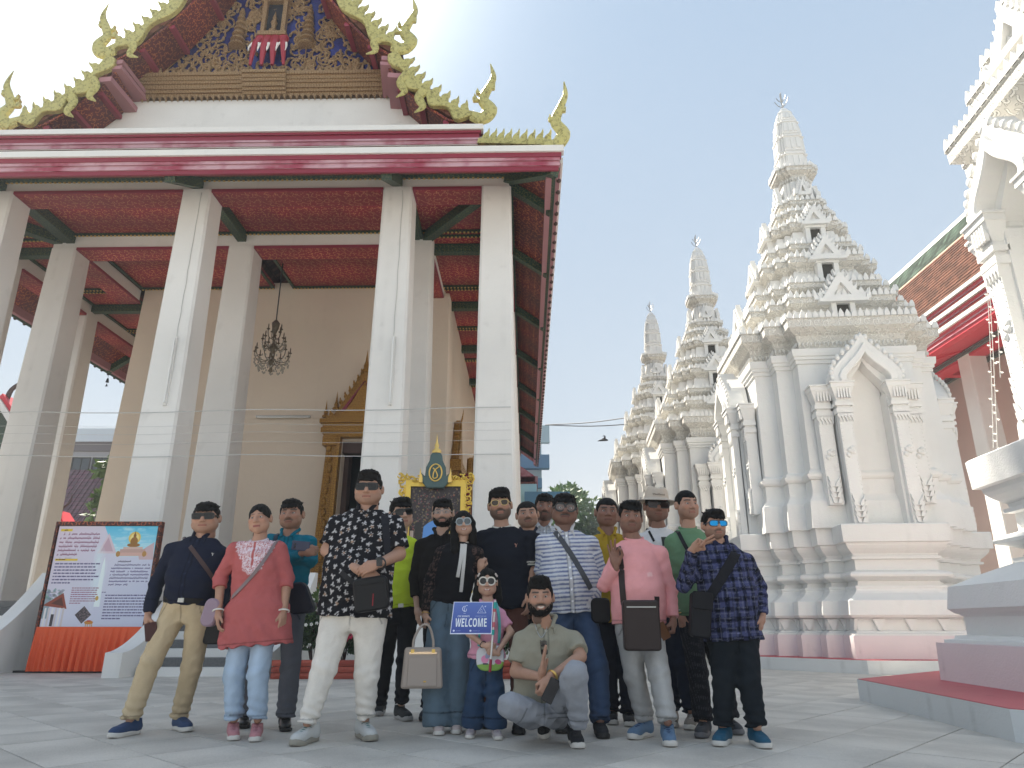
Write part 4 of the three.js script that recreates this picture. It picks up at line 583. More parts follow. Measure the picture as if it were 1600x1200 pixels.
// ---------------------------------------------------------------- framed portrait with crest
{
  const T = thing('portrait', 'gilded ornate picture frame with crest, standing behind the group', 'picture frame', [-1.16, 0, -10.8]);
  const pic = canvasTex(256, 384, (g, W, H) => { g.fillStyle = '#2a2024'; g.fillRect(0, 0, W, H); const keep = SEED; SEED = 9; for (let i = 0; i < 900; i++) { const y = rr(0, 240); const c = rnd(); g.fillStyle = c < 0.35 ? '#6d6462' : c < 0.6 ? '#8d7a4a' : c < 0.72 ? '#a34a4c' : '#4a3c40'; g.globalAlpha = 0.7; g.beginPath(); g.ellipse(rr(0, W), y, rr(1.5, 5), rr(1.5, 4), 0, 0, 7); g.fill(); } g.globalAlpha = 1; g.fillStyle = '#b9a79c'; g.fillRect(18, 180, 16, 200); g.fillStyle = '#1c181a'; g.fillRect(40, 150, 30, 230);
    g.fillStyle = '#2c1e1a'; g.beginPath(); g.ellipse(135, 88, 26, 32, 0, 0, 7); g.fill(); g.fillStyle = '#c79a80'; g.beginPath(); g.ellipse(135, 98, 21, 28, 0, 0, 7); g.fill(); g.fillStyle = '#5a93d8'; g.beginPath(); g.moveTo(60, 384); g.lineTo(78, 165); g.quadraticCurveTo(135, 115, 195, 165); g.lineTo(215, 384); g.fill(); g.fillStyle = '#e6cf2e'; g.beginPath(); g.moveTo(95, 384); g.lineTo(185, 160); g.lineTo(202, 178); g.lineTo(130, 384); g.fill(); SEED = keep; });
  const p = new THREE.PlaneGeometry(0.86, 1.5); p.translate(0, 2.03, 0.03); mesh('picture', p, std({ map: pic, roughness: 0.35 }), T);
  const fr = new MB(); fr.box(-0.46, 0.46, 2.74, 2.84, 0, 0.07).box(-0.46, 0.46, 1.2, 1.3, 0, 0.07).box(-0.46, -0.38, 1.3, 2.74, 0, 0.07).box(0.38, 0.46, 1.3, 2.74, 0, 0.07);
  const keep = SEED; SEED = 31; const curl = (x, y, r) => { const a0 = rr(0, 6.28), d = rnd() < 0.5 ? 1 : -1, q = []; for (let t = 0; t <= 1.01; t += 0.14) { const a = a0 + d * t * 4.4, k = r * (1 - 0.8 * t); q.push(V(x + Math.cos(a) * k, y + Math.sin(a) * k, 0.05 + 0.05 * t)); } fr.tube(q, r * 0.24, 9, 5); };
  for (let i = 0; i < 46; i++) { const t = i / 45; for (const s of [-1, 1]) { const bulge = 0.02 + 0.045 * Math.pow(Math.abs(t - 0.5) * 2, 3); curl(s * (0.47 + bulge + rr(-0.02, 0.02)), 1.2 + t * 1.7, rr(0.04, 0.065)); } } for (let i = 0; i < 34; i++) for (const y of [2.84, 1.18]) { const x = lerp(-0.55, 0.55, i / 33); curl(x, y + rr(-0.02, 0.03) + 0.06 * Math.pow(Math.abs(x) / 0.55, 4), rr(0.04, 0.065)); }
  SEED = keep; fr.build('frame', std({ color: lin(0.80, 0.56, 0.10), metalness: 0.35, roughness: 0.38 }), T, 'stuff');
  const teal = std({ color: lin(0.07, 0.12, 0.12), roughness: 0.45, metalness: 0.2 }), cr = new MB(); cr.ext([[-0.13, 2.7], [0.13, 2.7], [0.21, 2.8], [0.23, 2.94], [0.16, 2.88], [0.15, 3.02], [0.1, 3.12], [0.09, 3.2], [0.05, 3.26], [-0.05, 3.26], [-0.09, 3.2], [-0.1, 3.12], [-0.15, 3.02], [-0.16, 2.88], [-0.23, 2.94], [-0.21, 2.8]], 0.09, 0.16, [], 0.015); const C = cr.build('crest', teal, T);
  const rg = new MB(); rg.tube([0, 1, 2, 3, 4, 5, 6, 7].map((k) => V(0.095 * Math.cos(k * 0.785), 2.93 + 0.13 * Math.sin(k * 0.785), 0.17)), 0.012, 32, 5, true); rg.tube([V(-0.04, 3.0, 0.17), V(0.0, 2.96, 0.18), V(0.03, 2.86, 0.18), V(-0.03, 2.84, 0.18), V(-0.02, 2.95, 0.18), V(0.05, 3.02, 0.17)], 0.01, 18, 5); rg.lathe([[0.07, 3.24], [0.075, 3.28], [0.03, 3.32], [0.035, 3.36], [0.015, 3.42], [0.001, 3.55]], 0, 0.12, 8); for (const s of [-1, 1]) rg.ext(flame(0.22).map(([a, b]) => [s * (0.22 + a * 0.4), 2.78 + b]), 0.12, 0.18); rg.build('crest_ornament', M.goldplain, C);
  new MB().box(-0.6, 0.6, 0, 1.12, -0.25, 0.22).build('draped_stand', M.white, T);
}
// ---------------------------------------------------------------- planter of red blocks and flowering shrubs
{
  const T = thing('planter', 'long low planter of rough red blocks in front of the temple', 'planter', [0, 0, -11.05]);
  const red = [[0.34, 0.065, 0.04], [0.40, 0.085, 0.055], [0.30, 0.055, 0.035]].map((c) => std({ map: plasterTex(c, 0.2, 0.2, 0.3, 1.5), roughness: 0.8, bumpMap: fineBump, bumpScale: 0.012 }));
  new MB().box(-3.46, 0.35, 0, 0.2, -0.7, -0.1).build('soil', std({ color: lin(0.05, 0.035, 0.025), roughness: 1 }), T);
  for (let r = 0; r < 3; r++) for (let i = 0; i < 7; i++) { const x = -3.47 + i * 0.62 - (r % 2) * 0.3, h = 0.086, g = new THREE.BoxGeometry(0.6, h - 0.008, 0.12, 8, 2, 1), p = g.attributes.position; for (let k = 0; k < p.count; k++) if (p.getZ(k) > 0) { const X = p.getX(k), Y = p.getY(k); const edge = Math.abs(X) > 0.29 || Math.abs(Y) > h / 2 - 0.006; p.setZ(k, 0.06 + (edge ? -0.012 : 0.012 * noise(X * 9 + i * 3.1, Y * 40 + r * 7, 2))); } g.translate(clamp(x + 0.3, -3.17, 0.1), 0.045 + r * h, 0); mesh('block', new MB().add(g).geo(), red[(i + r * 2) % 3], T); }
}
const leafGeo = (n, pos, size, fold = 0.3) => { // n leaves; pos() gives a point and an outward direction
  const P = new Float32Array(n * 12 * 3), a = V(0, 0, 0), b = V(0, 0, 0), c = V(0, 0, 0); let o = 0;
  for (let i = 0; i < n; i++) { const [p, d] = pos(); a.copy(d).addScaledVector(V(rr(-1, 1), rr(-1, 1), rr(-1, 1)), 0.9).normalize(); b.set(rr(-1, 1), rr(-1, 1), rr(-1, 1)).cross(a).normalize(); c.crossVectors(a, b); const s = size * rr(0.6, 1.3), w = s * 0.32;
    const T0 = p, T1 = p.clone().addScaledVector(a, s), L = p.clone().addScaledVector(a, s * 0.45).addScaledVector(b, w).addScaledVector(c, fold * w), R = p.clone().addScaledVector(a, s * 0.45).addScaledVector(b, -w).addScaledVector(c, fold * w), M2 = p.clone().addScaledVector(a, s * 0.5);
    for (const t of [T0, L, M2, T0, M2, R, L, T1, M2, M2, T1, R]) { P[o++] = t.x; P[o++] = t.y; P[o++] = t.z; } }
  const g = new THREE.BufferGeometry(); g.setAttribute('position', new THREE.BufferAttribute(P, 3)); g.computeVertexNormals(); return g;
};
const leafM = (r, g, b) => new THREE.MeshPhysicalMaterial({ color: lin(r, g, b), roughness: 0.55, transmission: 0.25, thickness: 0, side: THREE.DoubleSide });
const LM = [leafM(0.035, 0.085, 0.018), leafM(0.06, 0.13, 0.025), leafM(0.10, 0.17, 0.035), leafM(0.025, 0.055, 0.018)];
function shrub(x, z, y0, w, h, mat, flowers, label, size = 0.09, n = 520) {
  const T = thing('flowering_shrub', label, 'shrub', [x, y0, z], 0, 'shrubs in the planter');
  mesh('foliage', leafGeo(n, () => { const a = rr(0, 6.28), e = Math.acos(rr(-0.2, 1)), r = Math.pow(rnd(), 0.4); const d = V(Math.sin(e) * Math.cos(a), Math.cos(e), Math.sin(e) * Math.sin(a)); return [V(d.x * w * r, h * (0.35 + 0.6 * d.y * r), d.z * w * r), d]; }, size), mat, T, 'stuff');
  const st = new MB(); for (let i = 0; i < 5; i++) st.tube([V(0, -0.05, 0), V(rr(-0.1, 0.1), h * 0.3, rr(-0.1, 0.1)), V(rr(-1, 1) * w * 0.6, h * 0.7, rr(-1, 1) * w * 0.6)], 0.01, 5, 4); st.build('stem', M.wood, T);
  if (flowers) { const f = new MB(); for (let i = 0; i < flowers[1]; i++) { const a = rr(-0.4, 3.5), r = rr(0.5, 1.05); const X = Math.cos(a) * w * r, Z = Math.abs(Math.sin(a)) * w * r, Y = h * rr(0.25, 1.0); for (let k = 0; k < 5; k++) f.ball(X + Math.cos(k * 1.257) * flowers[2] * 0.7, Y + Math.sin(k * 1.257) * flowers[2] * 0.7, Z, flowers[2] * 0.55, 1, 1, 0.5, 5); } f.build('flowers', flowers[0], T, 'stuff'); }
}
{
  const pinkF = std({ color: lin(0.62, 0.04, 0.10), roughness: 0.6 }), whiteF = std({ color: lin(0.8, 0.78, 0.72), roughness: 0.6 });
  shrub(-3.0, -11.45, 0.2, 0.34, 0.75, LM[3], [whiteF, 26, 0.022], 'dark shrub with small white flowers at the stair end of the planter');
  shrub(-2.55, -11.5, 0.2, 0.3, 0.6, LM[0], [pinkF, 9, 0.045], 'shrub with large pink flowers near the stair end of the planter');
  shrub(-2.9, -11.75, 0.2, 0.36, 1.25, LM[2], null, 'tall bright green leafy bush behind the white flowers', 0.12);
  shrub(-2.0, -11.45, 0.2, 0.35, 0.6, LM[3], [pinkF, 5, 0.04], 'dark shrub with a few pink flowers behind the man in white trousers');
  shrub(-1.4, -11.5, 0.2, 0.35, 0.65, LM[0], [pinkF, 6, 0.04], 'shrub with pink flowers below the gilded picture frame');
  shrub(-0.7, -11.45, 0.2, 0.35, 0.62, LM[3], [whiteF, 8, 0.02], 'dark shrub with few white flowers right of the picture frame');
  shrub(-0.1, -11.5, 0.2, 0.33, 0.55, LM[0], null, 'plain green shrub at the far end of the planter');
}
// ---------------------------------------------------------------- cables, lamps, chandelier
{
  const names = ['topmost', 'second from top', 'middle', 'fourth from top', 'lowest']; const yy = [[4.74, 4.83, 0.009], [4.47, 4.52, 0.0032], [4.31, 4.36, 0.0032], [4.12, 4.16, 0.0032], [3.89, 3.88, 0.008]];
  yy.forEach(([a, b, r], i) => { const p = []; for (let k = 0; k <= 12; k++) { const t = k / 12; p.push(inHall(-7.5 + 14.55 * t, lerp(a, b, t) - 0.05 * Math.sin(Math.PI * ((t * 3.1) % 1)), -0.45)); } tag(new MB().tube(p, r, 60, 5).build('cable', M.cable, scene), names[i] + ' of the five cables strung across the temple columns', 'cable', 'cables across the columns'); });
  for (const [a, b, l] of [[at(852, 664, -34), at(1010, 648, -29), 'upper of two thin cables in the sky right of the temple eave'], [at(852, 664, -34), at(1010, 661, -29), 'lower of two thin cables in the sky right of the temple eave']]) { const m = a.clone().lerp(b, 0.5); m.y -= 0.1; tag(new MB().tube([a, m, b], 0.022, 16, 5).build('cable', std({ color: lin(0.2, 0.2, 0.2), roughness: 0.7 }), scene), l, 'cable'); }
  const tubeM = std({ color: lin(0.8, 0.8, 0.78), roughness: 0.3 });
  const lamp = (u, d, y0, y1, l, horiz) => { const o = inHall(u, 0, d), T = thing('tube_lamp', l, 'lamp', [o.x, 0, o.z], TURN, 'unlit tube lamps on the temple'); if (horiz) { new MB().box(0, horiz, y0 - 0.03, y0 + 0.03, -0.03, 0.03).build('housing', M.metal, T); const g = new MB(); g.tube([V(0.04, y0 - 0.03, 0.04), V(horiz - 0.04, y0 - 0.03, 0.04)], 0.018, 2, 8); g.build('glass_tube', tubeM, T); return; }
    new MB().box(-0.035, 0.035, y0, y1, -0.03, 0.025).build('housing', M.white, T); new MB().tube([V(0, y0 + 0.04, 0.045), V(0, y1 - 0.04, 0.045)], 0.02, 2, 8).build('glass_tube', tubeM, T); const c = []; for (let k = 0; k <= 14; k++) c.push(V(0.02 * noise(k * 0.7, u, 1), lerp(y1, 9.9, k / 14), -0.02 - 0.06 * k / 14)); new MB().tube(c, 0.007, 40, 4).build('conduit', M.cable, T); };
  lamp(0.12, -0.41, 4.9, 6.38, 'unlit white tube lamp on the middle front column'); lamp(4.64, -0.41, 4.88, 6.36, 'unlit white tube lamp on the column behind the tall man in floral shirt'); lamp(-0.32, 5.42, 6.34, 0, 'unlit tube lamp lying flat on the wall below the chandelier', 1.55);
  const o = inHall(0.48, 0, 4.0), T = thing('chandelier', 'glass and dark metal chandelier hanging in the portico', 'chandelier', [o.x, 0, o.z]); const dk = std({ color: lin(0.16, 0.13, 0.09), metalness: 0.6, roughness: 0.35 }), gl = std({ color: lin(0.5, 0.48, 0.42), roughness: 0.15, metalness: 0.2 });
  new MB().tube([V(0, 8.7, 0), V(0, 10.45, 0)], 0.018, 4, 5).build('chain', M.blackplastic, T); new MB().lathe([[0.001, 7.15], [0.06, 7.2], [0.03, 7.3], [0.1, 7.42], [0.04, 7.55], [0.05, 7.75], [0.11, 7.9], [0.04, 8.0], [0.035, 8.3], [0.09, 8.45], [0.11, 8.6], [0.05, 8.68], [0.001, 8.72]], 0, 0, 12).build('stem', dk, T);
  const cups = [], add = (n, R, y, up) => { for (let k = 0; k < n; k++) { const a = k / n * 6.283 + R, c = Math.cos(a), s = Math.sin(a); const m = new MB(); m.tube([V(0, y, 0), V(c * R * 0.4, y - 0.16, s * R * 0.4), V(c * R * 0.8, y - 0.12, s * R * 0.8), V(c * R, y + up * 0.3, s * R), V(c * R, y + up, s * R)], 0.012, 12, 5); m.lathe([[0.001, y + up], [0.045, y + up + 0.02], [0.05, y + up + 0.035], [0.016, y + up + 0.04], [0.016, y + up + 0.15], [0.001, y + up + 0.2]], c * R, s * R, 7); m.build('arm', dk, T); } };
  add(10, 0.46, 7.62, 0.1); add(7, 0.30, 8.0, 0.1); add(5, 0.18, 8.3, 0.08);
  const sw = new MB(); for (const [n, R, y, d] of [[10, 0.46, 7.66, 0.28], [7, 0.30, 8.04, 0.2], [10, 0.34, 7.42, 0.2]]) for (let k = 0; k < n; k++) { const a = k / n * 6.283 + R, b = (k + 1) / n * 6.283 + R; for (let q = 0; q <= 6; q++) { const t = q / 6; sw.ball(lerp(Math.cos(a), Math.cos(b), t) * R, y - d * Math.sin(Math.PI * t), lerp(Math.sin(a), Math.sin(b), t) * R, 0.022, 1, 1.5, 1, 5); } } sw.build('crystal_drops', gl, T, 'stuff');
}
// ---------------------------------------------------------------- fairy lights on the nearest prang
{
  const bulbs = std({ color: lin(0.8, 0.8, 0.76), roughness: 0.4 }); const runs = [[[1513, 200], [1540, 420], [1548, 560], [1552, 700]], [[1520, 215], [1556, 470], [1563, 590]], [[1527, 230], [1545, 440], [1556, 640], [1560, 760]]];
  runs.forEach((r, i) => { const z = [-7.6, -7.35, -7.75][i], p = r.map(([x, y]) => at(x, y, z)); const c = new THREE.CatmullRomCurve3(p); const T = thing('fairy_lights', ['longest', 'shortest', 'middle'][[2, 1, 0][i]] + ' string of fairy lights hanging from the closest prang cornice', 'string lights', p[0].toArray(), 0, 'fairy lights on the prang'); const m = new MB(); m.tube(p.map((q) => q.clone().sub(p[0])), 0.004, 40, 4); m.build('wire', M.cable, T); const b = new MB(); for (let k = 0; k < 26; k++) { const q = c.getPointAt((k + 0.5) / 26).sub(p[0]); b.ball(q.x + (k % 2 ? 0.02 : -0.02), q.y, q.z, 0.012, 1.6, 1, 1, 5); } b.build('bulbs', bulbs, T, 'stuff'); });
}
// ---------------------------------------------------------------- trees and far buildings
function tree(x, z, h, cw, ch, mats, label, size, n, gaps = 0.45) {
  const T = thing('tree', label, 'tree', [x, 0, z]); const cl = []; for (let i = 0; i < 34; i++) { const a = rr(0, 6.28), r = Math.sqrt(rnd()) * cw * 0.8, y = rr(-1, 1); cl.push([Math.cos(a) * r * Math.sqrt(1 - y * y * 0.75), h - ch / 2 + y * ch * 0.42, Math.sin(a) * r * Math.sqrt(1 - y * y * 0.75), rr(0.13, 0.3) * cw]); }
  const tr = new MB(); horn(tr, [V(0, -0.1, 0), V(0.1, h * 0.3, 0.05), V(0, h * 0.6, 0)], [cw * 0.09, cw * 0.065, cw * 0.04], 1, 8, 8); for (const c of cl.slice(0, 16)) horn(tr, [V(0.06, h * rr(0.35, 0.55), 0), V(c[0] * 0.5, c[1] - ch * 0.12, c[2] * 0.5), V(c[0], c[1], c[2])], [cw * 0.03, cw * 0.018, cw * 0.006], 1, 5, 5); tr.build('trunk', std({ color: lin(0.09, 0.07, 0.05), roughness: 0.9 }), T);
  mats.forEach((m, q) => mesh(['leaves', 'bright_leaves'][q] || 'leaves', leafGeo((n / mats.length) | 0, () => { const c = cl[(rnd() * cl.length) | 0], d = V(rr(-1, 1), rr(-1, 1), rr(-1, 1)).normalize(), k = Math.pow(rnd(), gaps) * c[3]; return [V(c[0] + d.x * k, c[1] + d.y * k * 0.8, c[2] + d.z * k), d]; }, size), m, T, 'stuff')); return T;
}
{
  tree(4.3, -62, 12.6, 4.6, 8.5, [LM[2], LM[1]], 'open crowned tree behind the heads right of the temple corner', 0.5, 2600, 0.6);
  tree(7.6, -60, 9.6, 3.6, 7.5, [LM[0], LM[1]], 'darker dense tree below the smallest white prang', 0.45, 3600);
  tree(2.0, -68, 9.5, 4.0, 7, [LM[1], LM[0]], 'low green tree against the temple edge', 0.5, 2600);
  const p = at(172, 770, -33); tree(p.x, -33, 8.6, 1.9, 7.6, [LM[2], LM[2]], 'leafy tree seen between the left columns', 0.36, 3400);
  const concrete = std({ map: plasterTex([0.36, 0.38, 0.40], 0.06, 0.2, 0.2, 0.2), roughness: 0.8 }), paleB = std({ map: plasterTex([0.55, 0.64, 0.70], 0.06, 0.25, 0.2, 0.2), roughness: 0.7 }), glassM = std({ color: lin(0.06, 0.075, 0.09), roughness: 0.15, metalness: 0.3 }), whiteB = M.white;
  { const T = thing('office_building', 'grey office block with rows of windows seen between the left columns', 'building', [-28.5, 0, -46]);
    new MB().box(-9, 9, 0, 11.6, -8, 0).build('wall', concrete, T); new MB().box(-9.3, 9.3, 12.2, 13.1, -8.3, 0.3).build('parapet', paleB, T); new MB().box(-9.2, 9.2, 11.6, 12.2, -8.1, 0.12).build('fascia', std({ color: lin(0.16, 0.15, 0.16), roughness: 0.8 }), T);
    for (const [y, h] of [[10.3, 0.9], [8.3, 1.5], [5.6, 1.6]]) for (let i = 0; i < 13; i++) { const x = -8.6 + i * 1.35, w = new MB(); w.box(x, x + 1.2, y, y + 0.07, 0.002, 0.1).box(x, x + 1.2, y + h - 0.07, y + h, 0.002, 0.1).box(x, x + 0.07, y + 0.07, y + h - 0.07, 0.002, 0.1).box(x + 1.13, x + 1.2, y + 0.07, y + h - 0.07, 0.002, 0.1).box(x + 0.57, x + 0.63, y + 0.07, y + h - 0.07, 0.002, 0.09); const f = w.build('window', y === 8.3 ? whiteB : M.blackplastic, T); new MB().box(x + 0.07, x + 1.13, y + 0.07, y + h - 0.07, 0.004, 0.04).build('pane', glassM, f); }
    new MB().lathe([[0.8, 13.1], [0.75, 13.3], [0.35, 13.6], [0.25, 14.2], [0.28, 14.3], [0.001, 14.4]], 2.4, -3, 12).build('roof_vent', paleB, T); }
  { const T = thing('tiled_house', 'house with purple brown tiled roof below the office block', 'house', [-25.5, 0, -38]); new MB().box(-7, 7, 0, 4.6, -6, 0).build('wall', concrete, T); const m = std({ map: canvasTex(256, 256, (g) => { for (let j = 0; j < 8; j++) for (let i = 0; i < 8; i++) { const k = 0.85 + 0.3 * rnd(); g.fillStyle = `rgb(${92 * k | 0},${52 * k | 0},${66 * k | 0})`; g.fillRect(i * 32, j * 32, 32, 32); g.fillStyle = 'rgba(20,8,14,.6)'; g.fillRect(i * 32, j * 32, 32, 5); g.fillStyle = 'rgba(190,150,160,.35)'; g.fillRect(i * 32 + 4, j * 32, 4, 32); } }, true, 0.5), roughness: 0.4 });
    new MB().extX([[0.6, 4.2], [-3, 9.3], [-6.6, 4.2], [-6.4, 4.0], [-3, 9.0], [0.5, 4.0]], -7.4, 7.4).build('roof', m, T); const q = new MB(); for (let x = -7.3; x < 7.4; x += 0.3) q.bar(V(x, 4.22, 0.6), V(x, 9.32, -3), 0.06, 0.06); q.build('roof_ribs', m, T, 'stuff'); }
  const gate = (x, y, z, s, label) => { const T = thing('gate_gable', label, 'gate', [x, 0, z]); new MB().box(-1.2 * s, 1.2 * s, 0, y - 0.9 * s, -0.6, -0.1).build('wall', M.white, T); new MB().ext([[-1.2 * s, y - 0.9 * s], [1.2 * s, y - 0.9 * s], [0, y + 0.6 * s]], -0.5, -0.1).build('gable_panel', M.greengold, T); for (const k of [-1, 1]) { new MB().ext([[k * 1.6 * s, y - 1.0 * s], [0, y + 0.9 * s], [0, y + 0.65 * s], [k * 1.35 * s, y - 1.02 * s]], -0.6, 0.2).build('roof_edge', M.white, T); new MB().ext([[k * 1.75 * s, y - 1.0 * s], [0, y + 1.1 * s], [0, y + 0.92 * s], [k * 1.62 * s, y - 1.0 * s]], -0.7, 0.1).build('roof_trim', M.bright, T); } new MB().box(-1.5 * s, 1.5 * s, y - 1.2 * s, y - 1.03 * s, -0.6, 0.25).build('lintel', M.bright, T); const h = new MB(); horn(h, [V(0, y + 0.9 * s, -0.2), V(0.1 * s, y + 1.3 * s, -0.2), V(0.5 * s, y + 1.7 * s, -0.2), V(0.5 * s, y + 2.3 * s, -0.2)], [0.1 * s, 0.08 * s, 0.05 * s, 0.01], 0.7, 12); h.build('finial', M.wood, T); return T; };
  { const q = at(88, 806, -24); gate(q.x, q.y - 0.35, -24, 0.5, 'small red and white gable above the notice board'); const r = at(-6, 668, -30); gate(r.x, r.y, -30, 1.4, 'red and white gable with curved finial at the far edge beside the left column'); }
  { const blue = std({ color: lin(0.10, 0.24, 0.38), roughness: 0.6 }), cyan = std({ color: lin(0.36, 0.56, 0.62), roughness: 0.6 });
    const T = thing('blue_building', 'pale blue tower building with canopies behind the temple eave', 'building', [1.2, 0, -52]); new MB().box(-4.5, 1.0, 0, 14.2, -6, 0).build('wall', cyan, T); new MB().box(-4.6, 1.6, 13.6, 14.9, 0.0, 0.5).build('parapet', cyan, T); new MB().box(-4.6, 1.55, 11.6, 12.6, 0.0, 0.8).build('balcony', blue, T); new MB().box(-4.6, 1.0, 10.2, 10.9, 0, 0.5).build('canopy', blue, T); for (let i = 0; i < 3; i++) { const f = new MB().box(-3.4 + i * 1.5, -2.4 + i * 1.5, 12.7, 13.5, 0.01, 0.08).build('window', whiteB, T); new MB().box(-3.3 + i * 1.5, -2.5 + i * 1.5, 12.8, 13.4, 0.081, 0.09).build('pane', glassM, f); }
    const U = thing('annex', 'low turquoise annex with blue awning and window at the temple corner', 'building', [1.0, 0, -40]); new MB().box(-3, 0.4, 0, 8.3, -6, 0).build('wall', cyan, U); new MB().box(-0.3, 2.2, 7.0, 7.7, -0.2, 0.9).build('awning', blue, U); const f = new MB().box(-0.6, 0.1, 5.4, 7.2, 0.01, 0.08).build('window', whiteB, U); new MB().box(-0.5, 0.0, 5.5, 7.1, 0.081, 0.09).build('pane', glassM, f); }
  { const p = at(943, 688, -32), T = thing('bird', 'small dark bird gliding in the sky beside the smallest prang', 'bird', p.toArray()); const b = new MB(); horn(b, [V(-0.28, -0.04, 0), V(-0.1, 0.0, 0), V(0.12, 0.02, 0), V(0.22, 0.0, 0)], [0.01, 0.05, 0.06, 0.012], 0.9, 10); for (const s of [-1, 1]) horn(b, [V(0.05, 0.03, 0), V(0.03, 0.13, s * 0.22), V(-0.1, 0.08, s * 0.48)], [0.05, 0.045, 0.006], 0.25, 8, 6); b.build('body', std({ color: lin(0.03, 0.03, 0.035), roughness: 0.8 }), T); }
}
